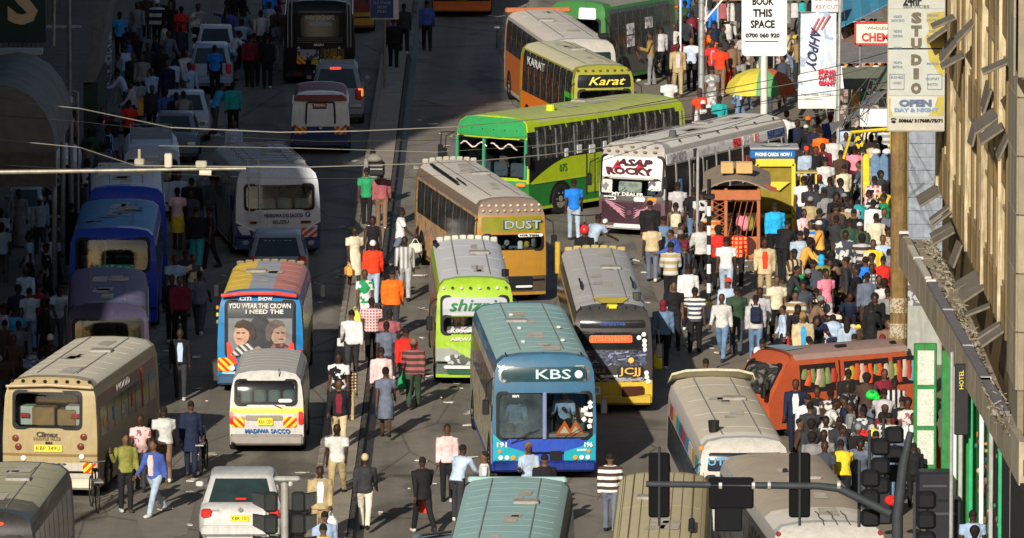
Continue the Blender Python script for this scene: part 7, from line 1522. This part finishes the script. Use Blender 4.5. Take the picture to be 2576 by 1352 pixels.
    # yellow kiosk
    p=at(1950,592); e=E('yellow_kiosk',(p.x,p.y,0),'bright yellow kiosk with a blue header board behind the orange kiosk','kiosk')
    yk=M((.70,.54,.03),.5,var=.1,dust=.12); m=MB(); m.box((0,.55,1.05),(1.0,1.0,2.1)); m.build('body',M((.22,.17,.02),.7,var=.2),e)
    for a,b,c,d in((-.0,2.02,1.06,.22),(-.50,1.0,.12,2.0),(.50,1.0,.12,2.0),(0,.55,1.06,.12)): m=MB(); m.cbox((a,-.02,b),(c,.12,d),.02); m.build('yellow_frame',yk,e)
    m=MB(); m.cbox((-.08,.1,2.25),(1.25,.35,.22),.02); m.build('header',M((.015,.12,.35),.5),e); text('PHONE CARDS  NOW 1',.13,(-.05,-.09,2.25),(R(90),0,0),WHITE,e,w=1.0,off=.006)
    m=MB(); m.cbox((-.02,.6,2.40),(1.35,1.2,.06),.02); m.build('roof_tray',M((.35,.36,.36),.6,dust=.3),e); m=MB(); m.ell((0,.5,2.46),(.4,.3,.05),8,4); m.build('roof_junk',M((.3,.33,.3),.8,pat=('print',5),pc=(.5,.5,.48)),e)
    m=MB(); v=[(-.35,-.09,1.5),(.4,-.09,1.5),(.1,-.09,1.25)]; m.add(v,[(0,1,2)]); m.build('yellow_pennant',yk,e); m=MB(); m.cbox((.85,.15,1.75),(.62,.5,.05),.02); m.build('side_shelf',M((.45,.33,.08),.6,dust=.3),e); m=MB(); m.tube([(.72,0,0),(.72,0,1.72)],.045,6); m.tube([(1.12,0,0),(1.12,0,1.72)],.03,6); m.build('shelf_post',yk,e)
    m=MB(); m.box((0,-.05,.4),(.9,.05,.6)); m.build('counter_front',M((.20,.14,.03),.7,pat=('print',4),pc=(.1,.07,.02)),e)
    # orange kiosk
    p=at(1850,650); e=E('orange_kiosk',(p.x,p.y,0),'rusty orange kiosk with lattice sides and a sagging brown canopy','kiosk')
    ok=M((.40,.105,.025),.65,var=.2,dust=.22); 
    for x_ in(-.64,-.26,.62): m=MB(); m.cbox((x_,0,.95),(.09,.08,1.9),.015); m.build('post',ok,e)
    for x_ in(-.64,.62): m=MB(); m.cbox((x_,1.1,.95),(.07,.07,1.9),.015); m.build('post',ok,e)
    m=MB(); m.cbox((0,-.02,1.72),(1.36,.09,.28),.02); m.build('fascia',ok,e); m=MB(); m.cbox((.18,-.02,.30),(.86,.08,.60),.02); m.build('lower_panel',ok,e); m=MB(); m.cbox((-.45,-.01,.30),(.34,.07,.55),.02); m.build('lower_panel',ok,e)
    m=MB()
    for k in range(6): m.tube([(-.60+.01*k,-.03,.65+k*.15),(-.28,-.03,.80+k*.15)],.012,4); m.tube([(-.60,-.02,.80+k*.15),(-.28,-.02,.65+k*.15)],.012,4)
    for k in range(5): m.tube([(-.20+k*.16,-.03,.62),(.0+k*.16,-.03,1.55)],.012,4)
    m.build('lattice',M((.36,.11,.04),.6),e); m=MB(); m.box((0,1.1,.95),(1.3,.05,1.8)); m.build('back_wall',M((.03,.02,.018),.9),e)
    m=MB(); m.tube([(.30,-.07,.36),(.30,-.11,.36)],.25,16); m.build('round_dark_panel',M((.06,.015,.01),.7),e); 
    for x_,c in((.12,'P'),(.40,'v'),(.25,'P')): m=MB(); m.ell((x_,.1,.95),(.11,.08,.22),8,6); m.build('goods',cloth(c),e,smooth=True)
    n=6; v=[(-.90+1.80*i/n+.08*(y_>0),y_,1.90+.30*math.sin(math.pi*i/n)+.09*y_) for y_ in(-.25,1.0,2.2) for i in range(n+1)]; V,Fc=solid([Vector(a) for a in v],[(r_*(n+1)+i,r_*(n+1)+i+1,(r_+1)*(n+1)+i+1,(r_+1)*(n+1)+i) for r_ in range(2) for i in range(n)],Vector((0,0,-.04))); m=MB(); m.add(V,Fc); m.build('sagging_canopy',M((.24,.19,.14),.85,var=.25,dust=.3),e,smooth=True)
    m=MB(); m.add([(.75,-.27,1.90),(1.12,-.25,1.82),(1.1,.2,1.90),(.8,.2,2.0)],[(0,1,2,3)]); m.build('red_flap',M((.50,.12,.06),.7),e)
    for k,(x_,w_,h_) in enumerate(((-.22,.34,.30),(.24,.44,.30))):
        b_=E('cardboard_box',(p.x+x_,p.y+.45,2.27),['smaller left hand cardboard box on the orange kiosk roof','wider right hand cardboard box on the orange kiosk roof'][k],'box'); m=MB(); m.cbox((0,0,h_/2),(w_,.34,h_),.012); m.build('box_body',M((.50,.32,.13),.8,var=.1),b_); m=MB(); m.box((0,0,h_+.004),(w_*.96,.05,.006)); m.build('tape',M((.55,.42,.22),.4),b_)
    # black and white striped post
    p=at(1783,760); e=E('striped_post',(p.x,p.y,0),'black and white banded traffic post near the orange kiosk','post')
    for k in range(10): m=MB(); m.tube([(0,0,k*.25),(0,0,k*.25+.25)],.055,10); m.build('band',WHITE if k%2 else BLACK,e,smooth=True)
    m=MB(); m.tube([(0,0,2.5),(0,0,3.2)],.05); m.cbox((0,-.02,2.75),(.30,.2,.14),.03); m.build('top',BLACK,e)
    p=at(1753,700); e=E('grey_post',(p.x,p.y,0),'plain grey leaning post left of the banded post','post'); m=MB(); m.tube([(0,0,0),(.02,0,3.4)],.04,8); m.build('shaft',GALV,e)
    # blue notice board on the median
    p=at(969,228); e=E('notice_board',(p.x-.02,p.y,0),'blue notice board on a post on the median strip at the top','sign'); m=MB(); m.tube([(0,0,0),(0,0,2.4)],.05); m.build('post',M((.2,.17,.12),.7),e); m=MB(); m.cbox((0,-.02,2.85),(.92,.16,1.1),.02); m.build('board',M((.55,.53,.48),.6),e); m=MB(); m.box((-.08,-.11,2.9),(.74,.02,1.1)); m.build('blue_face',M((.03,.06,.17),.5,bands=[('Z',3.15,4,(.12,.05,.08))]),e)
    for k,t in enumerate(('NAIROBI','CITY COUNCIL','BUS STAGE','0722 345','0733 812')): text(t,.12,(-.08,-.125,3.12-k*.14),(R(90),0,0),M((.35,.38,.45),.5),e,w=[.45,.6,.55,.3,.3][k])
    # crate on the porter's head, jerrycan, helmets bike, bicycle
    p=at(945,430,1.75); e=E('carried_crate',(p.x+.02,p.y+.1,1.6),'black crate and grey sack carried on the porter\'s head','crate'); m=MB(); m.cbox((0,0,.22),(.46,.4,.40),.05); m.build('crate_body',BLACK,e); m=MB(); m.ell((-.05,.1,.46),(.22,.2,.16),10,6); m.build('sack',M((.2,.19,.16),.9),e,smooth=True); m=MB(); m.box((0,-.205,.22),(.34,.02,.03)); m.box((0,-.205,.32),(.34,.02,.03)); m.build('crate_slat',M((.3,.3,.3),.5),e)
    p=at(1655,905,.6); e=E('jerrycan',(p.x,p.y,.35),'bright yellow jerrycan beside the denim jacket','jerrycan'); m=MB(); m.cbox((0,0,.22),(.20,.13,.40),.04); m.build('can_body',M((.78,.68,.02),.4,var=.05),e,smooth=True); m=MB(); m.tube([(-.05,0,.41),(-.05,0,.48),(.06,0,.48),(.06,0,.41)],.015,5); m.build('handle',M((.7,.6,.02),.4),e)
    def bicycle(p,rz,lab):
        e=E('bicycle',p,lab,'bicycle',rz); r_=.33
        for y_ in(0,1.05):
            m=MB(); pts=[(0,y_+r_*math.cos(t),r_+r_*math.sin(t)) for t in[2*math.pi*i/20 for i in range(21)]]; m.tube(pts,.018,5,cap=False); w_=m.build('wheel',RUBBER,e); m=MB()
            for k in range(8): t=k*math.pi/4; m.tube([(0,y_,r_),(0,y_+r_*.95*math.cos(t),r_+r_*.95*math.sin(t))],.004,3)
            m.build('spokes',CHROME,w_)
        m=MB(); m.tube([(0,0,r_),(0,.35,.85),(0,.9,.80),(0,1.05,r_)],.016,5); m.tube([(0,.35,.85),(0,.45,.30),(0,.9,.80)],.016,5); m.tube([(0,0,r_),(0,.45,.30)],.012,5); m.build('frame',BLACK,e)
        m=MB(); m.tube([(-.28,.82,1.02),(0,.88,.98),(.28,.82,1.02)],.014,5); m.tube([(0,.9,.8),(0,.88,.98)],.014,5); m.build('handlebar',CHROME,e); m=MB(); m.cbox((0,.33,.90),(.14,.26,.06),.02); m.build('saddle',BLACK,e)
        m=MB(); m.box((0,-.1,.72),(.18,.5,.03)); m.build('carrier',STEEL,e); return e
    bicycle((at(506,1195).x,at(506,1195).y,0),R(-4),'black bicycle pushed by the man in the navy coat'); 
    bicycle((at(247,1285).x,at(247,1285).y-.3,0),R(10),'dark bicycle parked between the cream bus and the dark bus')
    p=at(1470,640); e=E('motorcycle',(p.x,p.y-.5,0),'dark motorcycle ridden by the person in the red helmet','motorcycle'); 
    for y_ in(0,1.25): add_wheel(e,0,y_,.30,.12)
    m=MB(); m.cbox((0,.75,.72),(.26,.5,.24),.08); m.build('tank',P((.25,.02,.02)),e,smooth=True); m=MB(); m.cbox((0,.25,.76),(.26,.7,.10),.04); m.build('saddle',BLACK,e); m=MB(); m.cbox((0,.6,.42),(.24,.5,.36),.05); m.build('engine',STEEL,e); m=MB(); m.tube([(0,1.25,.3),(0,1.0,1.0)],.03); m.build('fork',STEEL,e); m=MB(); m.tube([(-.36,.92,1.04),(0,1.0,1.0),(.36,.92,1.04)],.016); m.build('handlebar',BLACK,e)
    p=at(1250,120); bicycle((p.x,p.y,0),R(0),'dark bicycle beside the orange sided bus at the top')
    # blue sacks by the bus door
    for k,(x,y,c,l) in enumerate([(1668,560,'b','blue sack on the ground nearest the white bus'),(1690,520,'B','pale blue sack against the white bus door'),(1720,470,'b','blue sack piled highest by the white bus door'),(1655,545,'W','white sack among the blue sacks')]):
        p=at(x,y,.3+.35*k*(k<3)); e=E('sack',(p.x,p.y,.35*k*(k<3)),l,'sack'); m=MB(); m.ell((0,0,.24),(.24,.2,.26),12,8); m.ell((0,0,.48),(.07,.07,.06),8,5); m.build('sack_body',cloth(c),e,smooth=True); m=MB(); m.tube([(0,0,.45),(0,0,.475)],.06,8); m.build('tie',BLACK,e)
    # vendors' ground displays
    pal=['w','k','y','r','O','g','Y','c','p','b','m','T','e']; rr=random.Random(3)
    for (x,y,w,d,lab) in[(2080,790,1.1,2.6,'vendor cloth spread with shoes and yellow packets'),(2150,800,1.2,3.0,'vendor display of dark shoes beside the man in the black suit'),(2195,860,1.0,2.2,'tray of bananas and bowls near the wooden pole'),(2060,850,.9,2.0,'display of white bags behind the orange van'),(2110,690,1.2,3.0,'vendor cloth with yellow bottles farther back'),(2010,760,.8,2.2,'heap of white carrier bags on the pavement')]:
        p=at(x,y); e=E('vendor_display',(p.x,p.y,0),lab,'vendor display'); m=MB(); m.cbox((0,0,.10),(w,d*.8,.2),.03); m.build('cloth',cloth(rr.choice(['k','n','e','u'])),e)
        cs=pal if 'white' not in lab else ['W','w','W','p']; 
        if 'banana' in lab: cs=['y','O','Y','W','c']
        for i in range(34): m=MB(); m.ell((rr.uniform(-w/2,w/2),rr.uniform(-d*.4,d*.4),.25+rr.random()*.08),(rr.uniform(.05,.10),rr.uniform(.08,.16),rr.uniform(.04,.09)),7,5); m.build('goods',cloth(rr.choice(cs)),e,smooth=True)
    # plastic basin, red bucket
    for (x,y,c,r_,l) in[(2185,905,'W',.24,'white plastic basin of fruit behind the van'),(2160,905,'r',.18,'red plastic tub beside the white basin'),(2175,860,'Q',.12,'small turquoise jug near the stalls'),(1779,780,'l',.24,'checked plastic sack at the foot of the banded post')]:
        p=at(x,y,.2); e=E('tub',(p.x,p.y,0),l,'tub'); m=MB(); m.tube([(0,0,0),(0,0,.3),(0,0,.32)],[r_*.75,r_,r_*1.05],14); m.build('tub_body',cloth(c),e,smooth=True); m=MB(); m.ell((0,0,.33),(r_*.8,r_*.8,.08),10,5); m.build('contents',cloth('y'),e,smooth=True)
    # black speaker cabinets and stacked dark crates at right in front of the van
    for k,(x,y,w,h,l) in enumerate([(2195,1120,.5,.35,'upper black padded crate behind the traffic light pole'),(2190,1180,.6,.4,'second black crate in the stack'),(2210,1245,.55,.45,'third black crate in the stack'),(2350,1240,.75,.5,'wide black crate under the shop front'),(2375,1310,.75,.5,'lower wide black crate under the shop front')]):
        p=at(x,y,.6); e=E('black_crate',(p.x,p.y,0),l,'crate'); m=MB(); m.cbox((0,0,.55),(w,.6,1.1),.05); m.build('crate_body',M((.015,.016,.022),.5),e); m=MB(); m.box((0,-.31,.8),(w*.7,.02,.05)); m.build('strap',M((.06,.06,.07),.5),e)
    for (x,y,c,l) in[(2170,1085,'r','red bundle on the black crates'),(2195,1082,'Y','lime and yellow bundle on the black crates'),(2172,1115,'Y','small pale yellow cloth hanging from the crate'),(2185,1235,'r','red cloth on the lower crate'),(2242,1232,'r','second red cloth near the signal pole'),(2192,985,'g','bright green carrier bag held over the crowd')]:
        p=at(x,y,1.2); e=E('cloth_bundle',(p.x,p.y-.3,1.05 if y<1200 else .9),l,'bundle'); m=MB(); m.ell((0,0,.12),(.16,.12,.12),10,6); m.ell((.10,0,.06),(.10,.09,.08),8,5); m.build('bundle_cloth',cloth(c) if c!='g' else M((.02,.62,.06),.5),e,smooth=True); m=MB(); m.ell((0,-.1,.2),(.05,.04,.04),6,4); m.build('knot',cloth(c),e,smooth=True)
    # --- lamp arm on the left with cameras
    s=128.; q=at(310,428,9.3); y0=q.y; e=E('camera_gantry',(q.x,q.y,0),'long horizontal steel arm crossing the left half with a white camera box','gantry')
    xl=at(-400,436,9.3).x-q.x; xr=at(620,424,9.3).x-q.x; bm=M((.20,.185,.145),.4,.3,var=.3)
    m=MB(); m.tube([(xl,0,9.24),(xl*.4,0,9.27),(0,0,9.30),(xr*.5,0,9.325),(xr,0,9.335)],[.050,.046,.038,.034,.030],10); m.build('arm',bm,e,smooth=True); m=MB(); m.tube([(xl,0,0),(xl,0,9.3)],.11,12); m.build('mast',GALV,e)
    def xx(px): return at(px,420,9.4).x-q.x
    m=MB(); m.cbox((xx(422),-.02,9.50),(.15,.16,.28),.02); m.build('camera_box',M((.45,.42,.33),.5),e); m=MB(); m.cbox((xx(349),0,9.47),(.19,.14,.13),.02); m.tube([(xx(349),0,9.5),(xx(349),0,9.72)],.03); m.build('junction_box',M((.30,.28,.2),.6),e); m=MB(); m.cbox((xx(505),0,9.42),(.22,.14,.14),.02); m.build('clamp_box',M((.35,.33,.25),.6),e)
    m=MB(); m.tube([(xx(500),0,9.26),(xx(530),0,9.25)],.06,8); m.build('collar',CREAM,e)
    # overhead cables
    cm=M((.26,.24,.20),.5,.2,var=0); cb=M((.03,.03,.03),.6)
    def cable(pts,h,r,mat,lab,sag=0):
        P3=[at(x,y,h) for x,y in pts]; Y=min(p.y for p in P3)+(max(p.y for p in P3)-min(p.y for p in P3))*.5
        m=MB(); m.tube(P3,r*.75,5); o=m.build('overhead_cable',mat); tag(o,lab,'cable','overhead cables strung across the street')
    cable([(-60,225),(60,258),(200,272),(430,320),(700,332),(900,329),(1150,318),(1290,305),(1500,283),(1800,240),(1960,216),(2100,190),(2180,170)],7.6,.018,cm,'brightest pale cable curving over the maroon roofed minibus')
    cable([(-60,345),(200,370),(340,416),(560,418),(760,420),(1060,411),(1200,404),(1380,388),(1700,345),(1960,300),(2200,262)],7.0,.016,cm,'second pale cable crossing above the white laddered bus')
    cable([(-60,285),(200,305),(520,340),(800,355),(1100,352),(1400,340),(1900,262),(2230,225)],7.4,.008,cb,'thin dark cable between the two pale ones')
    cable([(400,366),(760,372),(1100,382),(1400,362),(1800,300)],7.3,.008,cm,'thin pale cable below the dark one')
    cable([(-60,410),(300,432),(700,448),(1000,448),(1300,425)],6.7,.007,cb,'lowest thin dark cable on the left')
    cable([(1560,272),(1760,236),(1960,196),(2110,165),(2235,130)],7.6,.012,cb,'dark cable reaching the studio sign from the umbrella')
    cable([(1700,300),(1960,246),(2110,226),(2235,205)],7.2,.012,cb,'dark cable passing under the advertising sign')
    cable([(1500,408),(1640,362),(1800,330),(1960,275)],6.8,.010,cb,'dark cable lying over the white bus roof')
    for j in range(9):
        x0_=2110+j*6; cable([(x0_,330-j*6),(2140+j*5,250+j*8),(2180+(j%3)*9,200+(j%4)*20),(2235,150+j*16)],6.2+.1*j,.012,cb if j%2 else cm,['tangled cable number one beside the steel pole','slack cable looping lowest by the tarpaulin','cable rising to the studio sign from the stalls','coiled cable above the tarpaulin','pale cable slung in front of the stalls','dark cable near the yellow frame','pale cable nearest the wooden pole','dark cable under the chemist sign','highest pale cable by the chemist sign'][j].replace('number one','nearest'))
    # --- traffic lights
    def signal(px,py,lab,h=1.15,w=.38,face=1):
        q=at(px,py,5.35); s_=scl(px,py,5.35); e=E('traffic_light',(q.x,q.y-.12,q.z),lab,'traffic light'); m=MB(); m.cbox((0,0,0),(w,.24,h),.03); m.build('backing_board',M((.003,.003,.0035),.9,var=0),e)
        m=MB(); m.tube([(0,-.14,-h*.62),(0,-.14,h*.62)],.025,8); m.build('mount_tube',M((.03,.035,.04),.5),e)
        for k in(-1,0,1): m=MB(); m.tube([(0,.10,k*.34),(0,.34,k*.34-.03)],.13,12); m.build('lamp_hood',BLACK,e)
        return e
    q=at(1900,1222,5.35); e=E('signal_mast',(q.x,q.y,0),'dark grey traffic signal mast with a long curved arm at lower right','signal mast'); dm=M((.035,.042,.048),.6,.1,var=.2)
    def X(px,py): t=at(px,py,5.4); v=Vector((px-1288,0,0))/scl(1900,1222,5.35); return Vector((v.x-q.x,0,5.35+(1222-py)/scl(1900,1222,5.35)))
    m=MB(); m.tube([X(1625,1217),X(1800,1219),X(2060,1222),X(2110,1228),X(2160,1252),X(2240,1292)],[.055,.06,.065,.07,.075,.08],12); m.build('arm',dm,e,smooth=True)
    m=MB(); m.tube([X(2262,1352)-Vector((0,0,5)),X(2258,1300),X(2272,1170),X(2290,1085)],[.12,.10,.09,.06],12); m.build('mast',dm,e,smooth=True)
    for px in(1812,1895,1935,2110): m=MB(); a=X(px-4,1220); b_=X(px+4,1220); m.tube([a,b_],.085,10); m.build('clamp',GALV,e)
    signal(1658,1217,'left hand black traffic light hanging from the signal arm'); signal(2011,1217,'right hand black traffic light hanging from the signal arm')
    q2=at(1840,1258,5.1); e2=E('signal_box',(q2.x,q2.y+.1,q2.z),'wide dark signal housing behind the arm','traffic light'); m=MB(); m.cbox((0,0,.12),(.80,.2,.55),.03); m.build('housing',M((.004,.004,.006),.9),e2); m=MB(); m.cbox((-.05,0,-.32),(.5,.15,.5),.03); m.build('lower_housing',M((.006,.008,.009),.9),e2)
    for (px,py,l) in[(2215,1150,'cluster of dark signal heads left of the mast'),(2250,1120,'upper dark signal head on the mast'),(2330,1285,'dark signal head right of the mast'),(2190,1230,'lower dark signal head left of the mast')]:
        q3=at(px,py,5.2); e3=E('traffic_light',(q3.x,q3.y,q3.z),l,'traffic light')
        for k in range(3): m=MB(); m.cbox((0,0,-k*.36+.2),(.34,.3,.30),.05); m.build('lamp_housing',M((.006,.007,.009),.7),e3)
        m=MB(); m.tube([(-.2,.1,-.7),(-.2,.1,.5)],.03); m.build('mount_tube',dm,e3)
    # bottom left signal group seen from behind
    q=at(716,1215,4.3); e=E('signal_post',(q.x,q.y,0),'grey signal post with dark hooded lamps beside the white saloon','signal post'); m=MB(); m.tube([(0,0,0),(0,0,4.35)],.075,12); m.build('post',M((.30,.29,.27),.5,.2,var=.2),e,smooth=True); m=MB(); m.tube([(-.32,0,3.0),(-.32,0,4.1)],.04,6); m.build('side_tube',STEEL,e)
    for sx in(-1,1):
        for k in range(3):
            z=3.95-k*.42; m=MB(); m.cbox((sx*.26,0,z),(.26,.3,.36),.04); m.build('lamp_housing',M((.018,.02,.02),.7),e)
            m=MB(); m.add([(sx*.38,-.1,z+.15),(sx*.60,-.12,z+.18),(sx*.60,.12,z+.18),(sx*.38,.1,z+.15),(sx*.38,-.1,z-.14),(sx*.60,-.1,z-.02),(sx*.60,.1,z-.02),(sx*.38,.1,z-.14)],[(0,1,2,3),(0,4,5,1),(3,2,6,7),(1,5,6,2)]); m.build('lamp_hood',M((.03,.032,.032),.7),e)
    m=MB(); m.cbox((.05,-.1,4.40),(.5,.12,.10),.03); m.build('top_bracket',GALV,e)
    # roof rail of a car cut at bottom centre
    q=at(1085,1345,1.4); e=E('parked_car',(q.x+.1,q.y-3.4,0),'silver car roof just visible beside the teal roof at the bottom edge','car'); m=MB(); m.cbox((0,1.8,.75),(1.5,4,.7),.15); m.build('body',P((.4,.42,.44)),e,smooth=True); m=MB(); m.cbox((0,2,1.25),(1.2,2.2,.45),.12); m.build('cabin',DGLASS,e,smooth=True); m=MB(); m.tube([(-.55,.9,1.3),(-.3,2.6,1.52),(.3,3.2,1.5)],.03); m.build('roof_rail',CHROME,e)
    # left pavement stall with white goods
    p=at(45,905,.8); e=E('vendor_table',(p.x,p.y,.12),'table of white and blue goods on the left pavement','table'); m=MB(); m.cbox((0,0,.6),(1.3,1.4,.08),.02); m.build('table_top',cloth('J'),e)
    for a in(-.6,.6):
        for b_ in(-.6,.6): m=MB(); m.box((a,b_,.3),(.06,.06,.6)); m.build('leg',STEEL,e)
    rr=random.Random(8)
    for i in range(26): m=MB(); m.ell((rr.uniform(-.6,.6),rr.uniform(-.6,.6),.69),(.07,.1,.05),7,5); m.build('goods',cloth(rr.choice('wWJLc')),e,smooth=True)
street()
